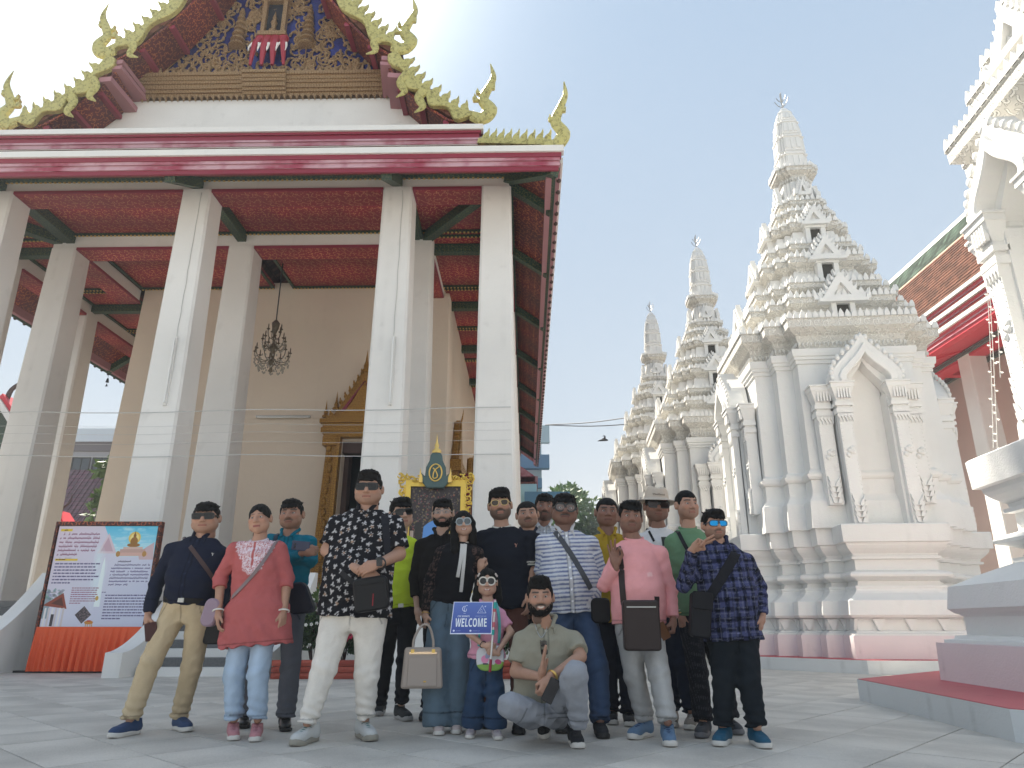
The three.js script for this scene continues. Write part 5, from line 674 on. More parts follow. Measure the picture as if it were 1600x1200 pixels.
// ---------------------------------------------------------------- people: implicit surfaces meshed with surface nets
class Field {
  constructor(k = 0.02) { this.k = k; this.p = []; this.clips = []; }
  add(f, lo, hi, op = 0, k) { this.p.push({ f, lo, hi, op, k: k ?? this.k }); return this; }
  cap(a, b, ra, rb = ra, op = 0, k) {
    const bx = b.x - a.x, by = b.y - a.y, bz = b.z - a.z, L = Math.max(1e-9, bx * bx + by * by + bz * bz), R = Math.max(ra, rb);
    return this.add((x, y, z) => { const px = x - a.x, py = y - a.y, pz = z - a.z; let t = (px * bx + py * by + pz * bz) / L; t = t < 0 ? 0 : t > 1 ? 1 : t; const dx = px - bx * t, dy = py - by * t, dz = pz - bz * t; return Math.sqrt(dx * dx + dy * dy + dz * dz) - (ra + (rb - ra) * t); },
      [Math.min(a.x, b.x) - R, Math.min(a.y, b.y) - R, Math.min(a.z, b.z) - R], [Math.max(a.x, b.x) + R, Math.max(a.y, b.y) + R, Math.max(a.z, b.z) + R], op, k);
  }
  ell(c, r, op = 0, k, X, Y, Z) {
    const R = Math.max(r[0], r[1], r[2]);
    return this.add((x, y, z) => { let px = x - c.x, py = y - c.y, pz = z - c.z; if (X) { const a = px * X.x + py * X.y + pz * X.z, b = px * Y.x + py * Y.y + pz * Y.z, d = px * Z.x + py * Z.y + pz * Z.z; px = a; py = b; pz = d; }
      const k0 = Math.sqrt((px / r[0]) ** 2 + (py / r[1]) ** 2 + (pz / r[2]) ** 2), k1 = Math.sqrt((px / r[0] ** 2) ** 2 + (py / r[1] ** 2) ** 2 + (pz / r[2] ** 2) ** 2); return k1 < 1e-9 ? -Math.min(...r) : k0 * (k0 - 1) / k1; },
      [c.x - R, c.y - R, c.z - R], [c.x + R, c.y + R, c.z + R], op, k);
  }
  clip(f) { this.clips.push(f); return this; }
  at(x, y, z) { let d = 1e3; for (const q of this.p) d = this.mix(d, q.f(x, y, z), q); for (const c of this.clips) d = Math.max(d, c(x, y, z)); return d; }
  mix(d, e, q) { const k = q.k; if (q.op === 1) { e = -e; const h = Math.max(k - Math.abs(d - e), 0) / (k || 1); return Math.max(d, e) + h * h * k * 0.25; } const h = k > 0 ? Math.max(k - Math.abs(d - e), 0) / k : 0; return Math.min(d, e) - h * h * k * 0.25; }
  mesh(cell, disp, color) {
    const lo = [1e9, 1e9, 1e9], hi = [-1e9, -1e9, -1e9]; for (const q of this.p) if (q.op !== 1) for (let i = 0; i < 3; i++) { lo[i] = Math.min(lo[i], q.lo[i]); hi[i] = Math.max(hi[i], q.hi[i]); }
    for (let i = 0; i < 3; i++) { lo[i] -= 3 * cell; hi[i] += 3 * cell; } const nx = Math.ceil((hi[0] - lo[0]) / cell) + 1, ny = Math.ceil((hi[1] - lo[1]) / cell) + 1, nz = Math.ceil((hi[2] - lo[2]) / cell) + 1, A = new Float32Array(nx * ny * nz).fill(9);
    for (const q of this.p) {
      const m = q.k + 3 * cell, i0 = Math.max(0, Math.floor((q.lo[0] - m - lo[0]) / cell)), i1 = Math.min(nx - 1, Math.ceil((q.hi[0] + m - lo[0]) / cell)), j0 = Math.max(0, Math.floor((q.lo[1] - m - lo[1]) / cell)), j1 = Math.min(ny - 1, Math.ceil((q.hi[1] + m - lo[1]) / cell)), k0 = Math.max(0, Math.floor((q.lo[2] - m - lo[2]) / cell)), k1 = Math.min(nz - 1, Math.ceil((q.hi[2] + m - lo[2]) / cell));
      for (let k = k0; k <= k1; k++) for (let j = j0; j <= j1; j++) { let o = (k * ny + j) * nx + i0; for (let i = i0; i <= i1; i++, o++) A[o] = this.mix(A[o], q.f(lo[0] + i * cell, lo[1] + j * cell, lo[2] + k * cell), q); }
    }
    if (disp || this.clips.length) for (let k = 0, o = 0; k < nz; k++) for (let j = 0; j < ny; j++) for (let i = 0; i < nx; i++, o++) if (A[o] < 4 * cell) { const x = lo[0] + i * cell, y = lo[1] + j * cell, z = lo[2] + k * cell; if (disp && A[o] > -4 * cell) A[o] -= disp(x, y, z); for (const c of this.clips) { const e = c(x, y, z); if (e > A[o]) A[o] = e; } }
    const id = new Int32Array(nx * ny * nz).fill(-1), P = [], I = [], s = [0, 1, nx, nx + 1, nx * ny, nx * ny + 1, nx * ny + nx, nx * ny + nx + 1];
    const E = [[0, 1], [2, 3], [4, 5], [6, 7], [0, 2], [1, 3], [4, 6], [5, 7], [0, 4], [1, 5], [2, 6], [3, 7]];
    for (let k = 0; k < nz - 1; k++) for (let j = 0; j < ny - 1; j++) for (let i = 0; i < nx - 1; i++) {
      const o = (k * ny + j) * nx + i; let m = 0; for (let c = 0; c < 8; c++) if (A[o + s[c]] < 0) m |= 1 << c; if (m === 0 || m === 255) continue;
      let x = 0, y = 0, z = 0, n = 0; for (const [a, b] of E) { if (((m >> a) & 1) === ((m >> b) & 1)) continue; const va = A[o + s[a]], vb = A[o + s[b]], t = va / (va - vb); x += (a & 1) + ((b & 1) - (a & 1)) * t; y += ((a >> 1) & 1) + (((b >> 1) & 1) - ((a >> 1) & 1)) * t; z += (a >> 2) + ((b >> 2) - (a >> 2)) * t; n++; }
      id[o] = P.length / 3; P.push(lo[0] + (i + x / n) * cell, lo[1] + (j + y / n) * cell, lo[2] + (k + z / n) * cell);
    }
    const Q = (a, b, c, d, f) => { if (a < 0 || b < 0 || c < 0 || d < 0) return; f ? I.push(a, b, c, a, c, d) : I.push(a, c, b, a, d, c); };
    for (let k = 1; k < nz - 1; k++) for (let j = 1; j < ny - 1; j++) for (let i = 1; i < nx - 1; i++) {
      const o = (k * ny + j) * nx + i, v = A[o] < 0; 
      if (v !== (A[o + 1] < 0)) Q(id[o - nx - nx * ny], id[o - nx * ny], id[o], id[o - nx], v);
      if (v !== (A[o + nx] < 0)) Q(id[o - 1 - nx * ny], id[o - 1], id[o], id[o - nx * ny], v);
      if (v !== (A[o + nx * ny] < 0)) Q(id[o - 1 - nx], id[o - nx], id[o], id[o - 1], v);
    }
    const g = new THREE.BufferGeometry(); g.setAttribute('position', new THREE.BufferAttribute(new Float32Array(P), 3)); g.setIndex(I); g.computeVertexNormals();
    if (color) paint(g, color); return g;
  }
}
function paint(g, color) { const p = g.attributes.position, C = new Float32Array(p.count * 3); for (let i = 0; i < p.count; i++) { const c = color(p.getX(i), p.getY(i), p.getZ(i)); C[i * 3] = c[0]; C[i * 3 + 1] = c[1]; C[i * 3 + 2] = c[2]; } g.setAttribute('color', new THREE.BufferAttribute(C, 3)); return g; }
const flipX = (g) => { const h = g.clone(); h.scale(-1, 1, 1); const i = h.index.array; for (let k = 0; k < i.length; k += 3) { const t = i[k]; i[k] = i[k + 1]; i[k + 1] = t; } h.computeVertexNormals(); return h; };
const mixc = (a, b, t) => [lerp(a[0], b[0], t), lerp(a[1], b[1], t), lerp(a[2], b[2], t)];

// ---- head, in a frame with the origin between the ears, +z the face
function headField(fem, fat) {
  const f = new Field(0.02), j = fem ? 0.9 : 1;
  f.ell(V(0, 0.03, -0.012), [0.076, 0.087, 0.096]); f.ell(V(0, -0.025, 0.022), [0.064 * j + 0.004 * fat, 0.085, 0.073]); f.ell(V(0, -0.088, 0.045), [0.034 * j + 0.008 * fat, 0.03, 0.036], 0, 0.035);
  for (const s of [-1, 1]) { f.ell(V(s * 0.046, -0.055, 0.02), [0.028 + 0.007 * fat, 0.04, 0.045], 0, 0.03); f.ell(V(s * 0.04, -0.018, 0.062), [0.024, 0.02, 0.022], 0, 0.02); }
  f.cap(V(-0.034, 0.028, 0.078), V(0.034, 0.028, 0.078), fem ? 0.010 : 0.013, undefined, 0, 0.015);
  for (const s of [-1, 1]) f.ell(V(s * 0.031, 0.004, 0.099), [0.018, 0.010, 0.012], 1, 0.010);
  f.cap(V(0, 0.016, 0.087), V(0, -0.026, 0.108), 0.0085, 0.0125, 0, 0.012); for (const s of [-1, 1]) f.ell(V(s * 0.013, -0.032, 0.097), [0.0095, 0.0075, 0.010], 0, 0.008);
  f.cap(V(-0.019, -0.060, 0.084), V(0.019, -0.060, 0.084), 0.0065, undefined, 0, 0.008); f.cap(V(-0.016, -0.070, 0.083), V(0.016, -0.070, 0.083), 0.0075, undefined, 0, 0.007); f.cap(V(-0.022, -0.065, 0.094), V(0.022, -0.065, 0.094), 0.003, undefined, 1, 0.004);
  for (const s of [-1, 1]) { f.ell(V(s * 0.082, -0.002, -0.014), [0.012, 0.034, 0.021], 0, 0.006); f.ell(V(s * 0.094, 0.003, -0.006), [0.007, 0.019, 0.011], 1, 0.006); }
  f.cap(V(0, -0.05, -0.02), V(0, -0.13, -0.03), 0.05 * (fem ? 0.86 : 1) + 0.006 * fat, 0.052 * (fem ? 0.86 : 1) + 0.008 * fat, 0, 0.03); return f;
}
const HEADS = {}; for (const fem of [0, 1]) for (const fat of [0, 1]) HEADS[fem + '' + fat] = headField(fem, fat).mesh(0.0056);
// hair shells
function hairGeo(style) {
  const f = new Field(0.015), HL = [[-0.12, -0.085], [-0.07, -0.075], [-0.042, -0.05], [-0.034, 0.026], [0.006, 0.03], [0.012, -0.016], [0.026, -0.012], [0.034, 0.026], [0.055, 0.044], [0.075, 0.052], [0.10, 0.056]];
  const hl = (z) => { for (let i = 0; i + 1 < HL.length; i++) if (z < HL[i + 1][0]) return lerp(HL[i][1], HL[i + 1][1], clamp((z - HL[i][0]) / (HL[i + 1][0] - HL[i][0]), 0, 1)); return 0.057; };
  const long = style === 'long' || style === 'girl' || style === 'tied';
  const t = { buzz: 0.0065, short: 0.011, side: 0.014, quiff: 0.013, tied: 0.009, long: 0.012, girl: 0.010 }[style];
  f.ell(V(0, 0.03, -0.012), [0.0785 + t * 0.25, 0.087 + t * 1.1, 0.096 + t * 0.7]);
  if (style === 'side') { f.ell(V(0.012, 0.104, 0.028), [0.064, 0.032, 0.066], 0, 0.02); f.ell(V(-0.04, 0.088, 0.035), [0.036, 0.026, 0.045], 0, 0.02); f.ell(V(0.05, 0.072, 0.03), [0.03, 0.035, 0.05], 0, 0.015); }
  if (style === 'short') { f.ell(V(0.0, 0.098, 0.024), [0.064, 0.030, 0.066], 0, 0.02); }
  if (style === 'quiff') { f.ell(V(0, 0.112, 0.045), [0.062, 0.034, 0.048], 0, 0.02); f.ell(V(0, 0.105, -0.01), [0.066, 0.03, 0.07], 0, 0.02); }
  const cut = long ? (x, y, z) => { const h = z > 0.012 ? 0.062 - 0.95 * Math.max(0, Math.abs(x) - 0.006) + 0.004 * noise(x * 60, z * 40, 2) : z > -0.035 ? 0.0 : -0.085; return (h - y) * 0.7; } : (x, y, z) => (hl(z + 0.010 * noise(x * 40, 3, 1)) + (z > 0.03 ? 0.010 * noise(x * 55, z * 30, 4) + 0.004 * noise(x * 160, 1, 2) + (z > 0.05 ? 0.016 * sstep(0.024, 0.048, Math.abs(x)) - 0.004 : 0) : 0) - y) * 0.75;
  f.clip(cut);
  const g = f.mesh(0.0053, (x, y, z) => (long ? 0.0035 : style === 'buzz' ? 0.002 : 0.0075) * noise(x * 75 + (long ? 0 : 20 * z), y * 28, z * 42) + 0.0025 * noise(x * 150, y * 40, z * 60) - (long && style !== 'tied' || style === 'tied' ? 0.004 * Math.exp(-Math.pow((x - 0.004) / 0.004, 2)) * (y > 0.05 && z > 0 ? 1 : 0) : 0));
  if (style === 'long') { const q = new Field(0.02); for (const s of [-1, 1]) { const pts = s < 0 ? [[0.06, 0.06, 0.0], [0.085, 0.0, 0.0], [0.088, -0.08, 0.015], [0.085, -0.16, 0.05], [0.09, -0.26, 0.075], [0.10, -0.38, 0.08]] : [[0.06, 0.06, 0.0], [0.082, 0.0, -0.005], [0.082, -0.08, -0.01], [0.08, -0.16, -0.01], [0.075, -0.22, -0.03], [0.07, -0.26, -0.05]]; for (let i = 0; i + 1 < pts.length; i++) q.cap(V(s * pts[i][0], pts[i][1], pts[i][2]), V(s * pts[i + 1][0], pts[i + 1][1], pts[i + 1][2]), 0.026 + 0.005 * Math.min(i, 2), 0.027 + 0.005 * Math.min(i, 2) - (i === 4 ? 0.018 : 0)); } q.cap(V(0, 0.0, -0.07), V(0, -0.24, -0.09), 0.05, 0.05); const h = q.mesh(0.0075, (x, y, z) => 0.005 * noise(x * 80, y * 9, z * 80)); return mergeGeometries([g, h]); }
  if (style === 'girl') { const q = new Field(0.02); for (const s of [-1, 1]) { const pts = [[0.06, 0.05, -0.02], [0.083, 0.0, -0.03], [0.088, -0.07, -0.03], [0.09, -0.14, -0.02], [0.085, -0.22, 0.0]]; for (let i = 0; i + 1 < pts.length; i++) q.cap(V(s * pts[i][0], pts[i][1], pts[i][2]), V(s * pts[i + 1][0], pts[i + 1][1], pts[i + 1][2]), 0.024 + 0.004 * i, 0.026 + 0.004 * i - (i === 3 ? 0.02 : 0)); } q.cap(V(0, 0.0, -0.07), V(0, -0.2, -0.08), 0.05, 0.05); const h = q.mesh(0.0075, (x, y, z) => 0.005 * noise(x * 80, y * 9, z * 80)); return mergeGeometries([g, h]); }
  if (style === 'tied') { const q = new Field(0.02); q.ell(V(0, 0.0, -0.112), [0.03, 0.03, 0.025]); q.cap(V(-0.01, 0, -0.115), V(-0.05, -0.1, -0.10), 0.024, 0.03); q.cap(V(-0.05, -0.1, -0.10), V(-0.075, -0.2, -0.06), 0.03, 0.012); const h = q.mesh(0.0075, (x, y, z) => 0.004 * noise(x * 80, y * 9, z * 80)); return mergeGeometries([g, h]); }
  if (style !== 'buzz' && !long) { // loose locks at the fringe, crown and sides
    const keep = SEED; SEED = { short: 41, side: 52, quiff: 63 }[style]; const q = new Field(0.006);
    for (let i = 0; i < 34; i++) { const x = rr(-0.056, 0.056), up = style === 'quiff', e = Math.sqrt(Math.max(0, 1 - (x / 0.085) ** 2)), z0 = 0.088 * e; const a = V(x, 0.082 - 0.25 * Math.abs(x), z0 * 0.86), b = up ? V(x * 1.05 + rr(-0.012, 0.012), rr(0.118, 0.146) - 0.3 * Math.abs(x), z0 * rr(0.7, 0.98)) : V(x + (style === 'side' ? rr(0.006, 0.022) : rr(-0.01, 0.01)), rr(0.040, 0.062) + 0.2 * Math.max(0, Math.abs(x) - 0.035), z0 * 1.04 + 0.006); q.cap(a, b, 0.0095, 0.0035); }
    for (let i = 0; i < 30; i++) { const t = rr(0, 6.28), r = rr(0.02, 0.07), x = Math.cos(t) * r, z = Math.sin(t) * r * 1.2 - 0.005, y = 0.03 + 0.098 * Math.sqrt(Math.max(0.05, 1 - (x / 0.085) ** 2 - ((z + 0.01) / 0.105) ** 2)); q.cap(V(x, y - 0.004, z), V(x + rr(-0.015, 0.02), y + rr(0.004, 0.016), z + rr(-0.02, 0.012)), 0.009, 0.004); }
    SEED = keep; return mergeGeometries([g, q.mesh(0.0048)]);
  }
  return g;
}
const HAIR = {}; for (const s of ['buzz', 'short', 'side', 'quiff', 'tied', 'long', 'girl']) HAIR[s] = hairGeo(s);
const BEARD = (() => { const f = headField(0, 0); f.clip((x, y, z) => { const ax = Math.abs(x); return Math.max(y - (ax < 0.022 ? -0.079 : lerp(-0.079, -0.03, clamp((ax - 0.022) / 0.045, 0, 1))) - 0.004 * noise(x * 80, y * 60, 1), 0.012 - z + (ax > 0.05 ? -0.02 : 0), -0.125 - y); }); return f.mesh(0.004, (x, y, z) => 0.0008 + 0.003 * noise(x * 150, y * 120, z * 120)); })();
const EYEBALL = (() => { const g = new THREE.SphereGeometry(0.0118, 14, 10); return paint(g, (x, y, z) => { const a = Math.acos(clamp(z / 0.0125, -1, 1)); return a < 0.2 ? [0.004, 0.004, 0.004] : a < 0.62 ? [0.03, 0.013, 0.008] : [0.40, 0.36, 0.33]; }); })();
// ---- hand: wrist at the origin, fingers along +y, palm towards +z, thumb on +x
function handGeo(curl, thumb, spread = 0.06, cell = 0.0052) {
  const f = new Field(0.008); f.cap(V(0.024, 0.035, 0), V(0.028, 0.088, 0), 0.015, 0.0125); f.cap(V(0.008, 0.025, 0), V(0.009, 0.092, 0), 0.016, 0.013); f.cap(V(-0.009, 0.025, 0), V(-0.010, 0.09, 0), 0.016, 0.013); f.cap(V(-0.022, 0.03, 0), V(-0.028, 0.083, 0), 0.014, 0.0115);
  f.cap(V(0, -0.02, 0), V(0.002, 0.035, 0), 0.024, 0.026, 0, 0.02); f.cap(V(0.022, 0.02, 0.008), V(0.03, 0.05, 0.008), 0.017, 0.014);
  const L = [[0.028, 0.09, 0.043, 0.026, 0.02, 0.0098], [0.009, 0.094, 0.047, 0.029, 0.021, 0.0100], [-0.010, 0.092, 0.044, 0.027, 0.02, 0.0096], [-0.028, 0.085, 0.034, 0.021, 0.017, 0.0086]];
  L.forEach(([x, y, a, b, c, r], i) => { const cu = curl[i], sp = spread * (1.5 - i); let p = V(x, y, 0), ang = 0; [a, b, c].forEach((len, k) => { ang += cu[k]; const d = V(Math.sin(sp) * Math.cos(ang), Math.cos(sp) * Math.cos(ang), Math.sin(ang)), q = p.clone().addScaledVector(d, len); f.cap(p, q, r * (1 - 0.08 * k), r * (0.95 - 0.1 * k), 0, 0.004); p = q; }); });
  const [t1, t2] = thumb; f.cap(V(0.026, 0.03, 0.006), V(...t1), 0.0145, 0.0115, 0, 0.008); f.cap(V(...t1), V(...t2), 0.0112, 0.0085, 0, 0.003); return f.mesh(cell);
}
const cr = (a, b, c) => [[a, b, c], [a * 1.05, b * 1.05, c], [a * 1.1, b * 1.1, c], [a * 1.15, b * 1.15, c]];
const HANDS = { relax: handGeo(cr(0.35, 0.5, 0.3), [[0.05, 0.068, 0.022], [0.052, 0.10, 0.034]], 0.02), grip: handGeo(cr(1.25, 1.35, 0.7), [[0.046, 0.062, 0.036], [0.026, 0.082, 0.056]], 0.0), flat: handGeo(cr(0.1, 0.14, 0.1), [[0.056, 0.066, 0.012], [0.064, 0.10, 0.016]], 0.05), pray: handGeo(cr(0.03, 0.04, 0.03), [[0.05, 0.07, 0.014], [0.046, 0.105, 0.02]], 0.0),
  ok: handGeo([[0.8, 0.9, 0.5], [0.12, 0.2, 0.1], [0.05, 0.12, 0.1], [0.0, 0.1, 0.1]], [[0.052, 0.072, 0.034], [0.042, 0.105, 0.055]], 0.13), vee: handGeo([[0.05, 0.1, 0.05], [0.08, 0.1, 0.05], [1.3, 1.4, 0.7], [1.3, 1.4, 0.7]], [[0.042, 0.07, 0.034], [0.012, 0.085, 0.045]], 0.14) };
const HANDSL = {}; for (const k in HANDS) HANDSL[k] = flipX(HANDS[k]);
// ---- shoes: heel at z = 0, toe along +z, sole on y = 0, length 0.28
function shoeGeo(style) {
  const u = new Field(0.03), s = new Field(0.012), w = style === 'formal' ? 0.9 : 1;
  u.ell(V(0, 0.045, 0.06), [0.038, 0.05, 0.062]); u.ell(V(0, 0.05, 0.14), [0.042 * w, 0.042, 0.08]); u.ell(V(0, 0.038, 0.215), [0.043 * w, style === 'formal' ? 0.026 : 0.034, 0.062]); u.cap(V(0, 0.06, 0.06), V(0, 0.105, 0.062), 0.04, 0.042); u.clip((x, y, z) => Math.max(0.018 - y, y - (0.088 + 0.02 * Math.cos((z - 0.06) * 20))));
  for (const [z0, z1, a, b, x] of [[0.05, 0.13, 0.036, 0.036, 0], [0.13, 0.21, 0.036, 0.044 * w, 0.002], [0.21, 0.238, 0.044 * w, 0.040 * w, 0.002]]) s.cap(V(x, 0.02, z0), V(x, 0.02, z1), a + 0.004, b + 0.004); const th = style === 'formal' ? 0.02 : 0.030; s.clip((x, y, z) => Math.max(y - th - (style === 'sport' ? 0.006 * Math.cos(z * 45) : 0) - 0.12 * Math.max(0, z - 0.22) - 0.08 * Math.max(0, 0.05 - z), -y + 0.18 * Math.max(0, z - 0.24)));
  const la = new MB(); if (style !== 'formal' && style !== 'slip') for (let i = 0; i < 5; i++) { const z = 0.10 + i * 0.021, y = 0.098 - i * 0.0075; la.tube([V(-0.026, y - 0.008, z), V(0, y + 0.003, z + 0.006), V(0.026, y - 0.008, z)], 0.0038, 6, 5); }
  return { upper: u.mesh(0.0058, (x, y, z) => 0.0015 * noise(x * 60, y * 60, z * 60)), sole: s.mesh(0.0058), laces: la.g.length ? la.geo() : null };
}
const SHOES = { sport: shoeGeo('sport'), slip: shoeGeo('slip'), formal: shoeGeo('formal') };
// ---- glasses in the head frame
function lensShape(kind) { const p = [], n = 22; for (let i = 0; i < n; i++) { const a = i / n * 6.2832, c = Math.cos(a), s = Math.sin(a); const e = { way: [0.028, 0.020, 0.55], round: [0.027, 0.026, 0.9], aviator: [0.027, 0.022, 0.8], visor: [0.034, 0.021, 0.6], thin: [0.025, 0.0165, 0.6] }[kind]; let x = e[0] * Math.sign(c) * Math.pow(Math.abs(c), e[2]), y = e[1] * Math.sign(s) * Math.pow(Math.abs(s), e[2]); if (kind === 'aviator' && s < 0) x *= 0.88; if (kind === 'way' && s > 0) x *= 1.06; p.push([x, y]); } return p; }
function glasses(parent, H, o) {
  const G = new THREE.Group(); G.name = o.clear ? 'spectacles' : 'sunglasses'; G.matrix.copy(H); G.matrix.decompose(G.position, G.quaternion, G.scale); parent.add(G);
  const fm = std({ color: lin(...o.frame), roughness: 0.3, metalness: o.metal ? 0.8 : 0 }), lm = o.clear ? new THREE.MeshPhysicalMaterial({ color: lin(0.95, 0.95, 0.95), roughness: 0.05, transmission: 1, thickness: 0 }) : std({ color: lin(...o.lens), roughness: 0.08, metalness: o.mirror ? 0.85 : 0.2 });
  const k = o.size || 1, sh = lensShape(o.kind).map(([x, y]) => [x * k, y * k]), f = new MB(), z0 = 0.097, t = o.thick || 0.004;
  for (const s of [-1, 1]) { const m = new THREE.Matrix4().makeRotationY(s * 0.16).setPosition(s * 0.0325, 0.008, z0 - 0.003); const b = new MB(); b.ext(sh.map(([x, y]) => [s * x * (1 + t / 0.027), y * (1 + t / 0.02)]), 0, 0.004, [sh.map(([x, y]) => [s * x * 0.93, y * 0.93])]); b.xf(m); f.g.push(...b.g); const l = new MB().ext(sh.map(([x, y]) => [s * x * 0.95, y * 0.95]), 0.001, 0.003); l.xf(m); l.build('lens', lm, G); f.bar(V(s * 0.062, 0.016, z0 - 0.012), V(s * 0.082, 0.010, 0.0), 0.004, 0.006 + t * 0.5); }
  f.bar(V(-0.009, 0.014, z0 + 0.003), V(0.009, 0.014, z0 + 0.003), 0.004, 0.005); f.build('frame', fm, G);
}
const skinM = std({ vertexColors: true, roughness: 0.52 }), clothM = new THREE.MeshPhysicalMaterial({ vertexColors: true, roughness: 0.9, specularIntensity: 0.25 }), satinM = std({ vertexColors: true, roughness: 0.6 });
const hairM = new THREE.MeshPhysicalMaterial({ color: lin(0.0075, 0.0068, 0.0068), roughness: 0.6, specularIntensity: 0.25 }), leather = (r, g, b, ro = 0.45) => new THREE.MeshPhysicalMaterial({ color: lin(r, g, b), roughness: ro, specularIntensity: 0.45 });
const PEOPLE = {};
function person(key, label, S) {
  const z0 = S.z, mp = at(801, 940, z0).x - at(800, 940, z0).x, G = thing('person', label, 'person');
  const pt = (a, z) => at(a[0], a[1], z + (a[2] || 0)), yaw = S.yaw || 0, X0 = V(Math.cos(yaw), 0, -Math.sin(yaw));
  const hz = z0 + (S.headDz || 0.04), top = at(S.head[0], S.head[1], hz), chin = at(S.head[2], S.head[3], hz), hh = top.distanceTo(chin), hs = hh / 0.252, k = S.k || 1;   // k: build of the limbs
  const J = {}; J.n = S.n ? pt(S.n, z0) : V(chin.x, chin.y - 0.04, z0 - 0.015);
  for (const [q, s] of [['L', -1], ['R', 1]]) {
    let sh = S['s' + q] ? pt(S['s' + q], z0) : J.n.clone().addScaledVector(X0, s * 0.2 * hs).add(V(0, -0.07, 0)); const inw = V(J.n.x, sh.y, z0).sub(sh).normalize(); J['s' + q] = sh.addScaledVector(inw, 0.038 * k).add(V(0, -0.045, 0));
    J['h' + q] = S['h' + q] ? pt(S['h' + q], z0) : V(J.n.x + s * 0.095, top.y * 0.515, z0);
    J['t' + q] = S['t' + q] ? gnd(S['t' + q][0], S['t' + q][1]) : V(J['h' + q].x + s * 0.05, 0, z0 + 0.12); if (S['t' + q] && S['t' + q][2]) J['t' + q] = at(S['t' + q][0], S['t' + q][1], S['t' + q][2]);
    J['a' + q] = S['a' + q] ? at(S['a' + q][0], S['a' + q][1], S['a' + q][2] ?? (J['t' + q].z - 0.16)) : J['t' + q].clone().add(V(-s * 0.03, 0.10, -0.17)); if (!S.sq) J['a' + q].y = Math.max(0.085, Math.min(0.14, J['a' + q].y));
    J['k' + q] = S['k' + q] ? (S['k' + q].length > 2 ? at(...S['k' + q]) : at(S['k' + q][0], S['k' + q][1], (J['h' + q].z + J['a' + q].z) / 2 + 0.035)) : J['h' + q].clone().lerp(J['a' + q], 0.5).add(V(0, 0, 0.03));
    J['e' + q] = S['e' + q] ? pt(S['e' + q], z0) : J['s' + q].clone().add(V(s * 0.05, -0.29 * hs, -0.02)); J['w' + q] = S['w' + q] ? pt(S['w' + q], z0) : J['e' + q].clone().add(V(-s * 0.0, -0.25 * hs, 0.06));
  }
  const Pc = J.hL.clone().add(J.hR).multiplyScalar(0.5), Nk = J.n, Y = Nk.clone().sub(Pc), L = Y.length(); Y.normalize(); const X = X0.clone().addScaledVector(Y, -X0.dot(Y)).normalize(), Z = X.clone().cross(Y);
  const [hw, ww, cw] = S.tw.map((v) => v * mp), bl = S.belly || 0, d0 = (S.d || 0.112) * (0.8 + 0.2 * hs);
  const SEC = [[-0.24, hw * 0.72, d0 * 0.8, -0.01], [-0.08, hw * 0.97, d0, -0.012], [0.06, hw, d0 * 1.0 + 0.012 * bl, 0], [0.22, ww, d0 * 0.96 + 0.045 * bl, 0.022 * bl], [0.4, lerp(ww, cw, 0.4), d0 * 0.95 + 0.05 * bl, 0.03 * bl], [0.62, cw * 0.93, d0 * 1.02 + 0.012 * bl, 0.006], [0.8, cw * 0.88, d0 * 0.92, 0], [0.93, cw * 0.6, d0 * 0.68, -0.012], [1.03, 0.062 * hs, 0.06 * hs, -0.012]];
  const sec = (t) => { let i = 0; while (i < SEC.length - 2 && t > SEC[i + 1][0]) i++; const q = clamp((t - SEC[i][0]) / (SEC[i + 1][0] - SEC[i][0]), 0, 1), u = q * q * (3 - 2 * q); return [1, 2, 3].map((m) => lerp(SEC[i][m], SEC[i + 1][m], u * 0.6 + q * 0.4)); };
  const torso = (e, t0, t1, flare = 0, mul = 1, skirt = 0) => { const a1 = Pc.clone().addScaledVector(Y, L * t0), b1 = Pc.clone().addScaledVector(Y, L * t1), R = Math.max(hw, ww, cw) * mul + e + flare + 0.1; const lo = [Math.min(a1.x, b1.x) - R, Math.min(a1.y, b1.y) - 0.02, Math.min(a1.z, b1.z) - 0.3], hi = [Math.max(a1.x, b1.x) + R, Math.max(a1.y, b1.y) + 0.02, Math.max(a1.z, b1.z) + 0.34];
    return [(x, y, z) => { const px = x - Pc.x, py = y - Pc.y, pz = z - Pc.z, ly = px * Y.x + py * Y.y + pz * Y.z, t = ly / L, tc = clamp(t, t0, t1), [a, b, off] = sec(skirt ? Math.max(tc, 0.04) : tc), fl = flare * Math.max(0, 0.3 - tc) + (skirt ? 0.016 * sstep(0.25, 0.08, tc) + 0.01 * sstep(0.0, -0.3, tc) : 0); const A = a * mul + e + fl, B = b * mul + e + fl * 0.6, lx = px * X.x + py * X.y + pz * X.z, lz = px * Z.x + py * Z.y + pz * Z.z - off; const k0 = Math.hypot(lx / A, lz / B), k1 = Math.hypot(lx / (A * A), lz / (B * B)); const d = k1 < 1e-6 ? -Math.min(A, B) : k0 * (k0 - 1) / k1; return Math.max(d, (t - t1) * L, (t0 - t) * L); }, lo, hi]; };
  const loc = (x, y, z) => { const px = x - Pc.x, py = y - Pc.y, pz = z - Pc.z; return [px * X.x + py * X.y + pz * X.z, px * Y.x + py * Y.y + pz * Y.z, px * Z.x + py * Z.y + pz * Z.z]; };
  const base = V((J.aL.x + J.aR.x) / 2, 0, (J.aL.z + J.aR.z) / 2); G.position.copy(base);
  const put = (name, g, m, par = G) => { g.translate(-base.x, -base.y, -base.z); return mesh(name, g, m, par); };
  // skin
  const sk = S.skin, kids = S.kid ? 0.72 : 1;
  const B = new Field(0.03); B.add(...torso(-0.008, -0.1, 1.03)); const hc = chin.clone().lerp(top, 0.5);
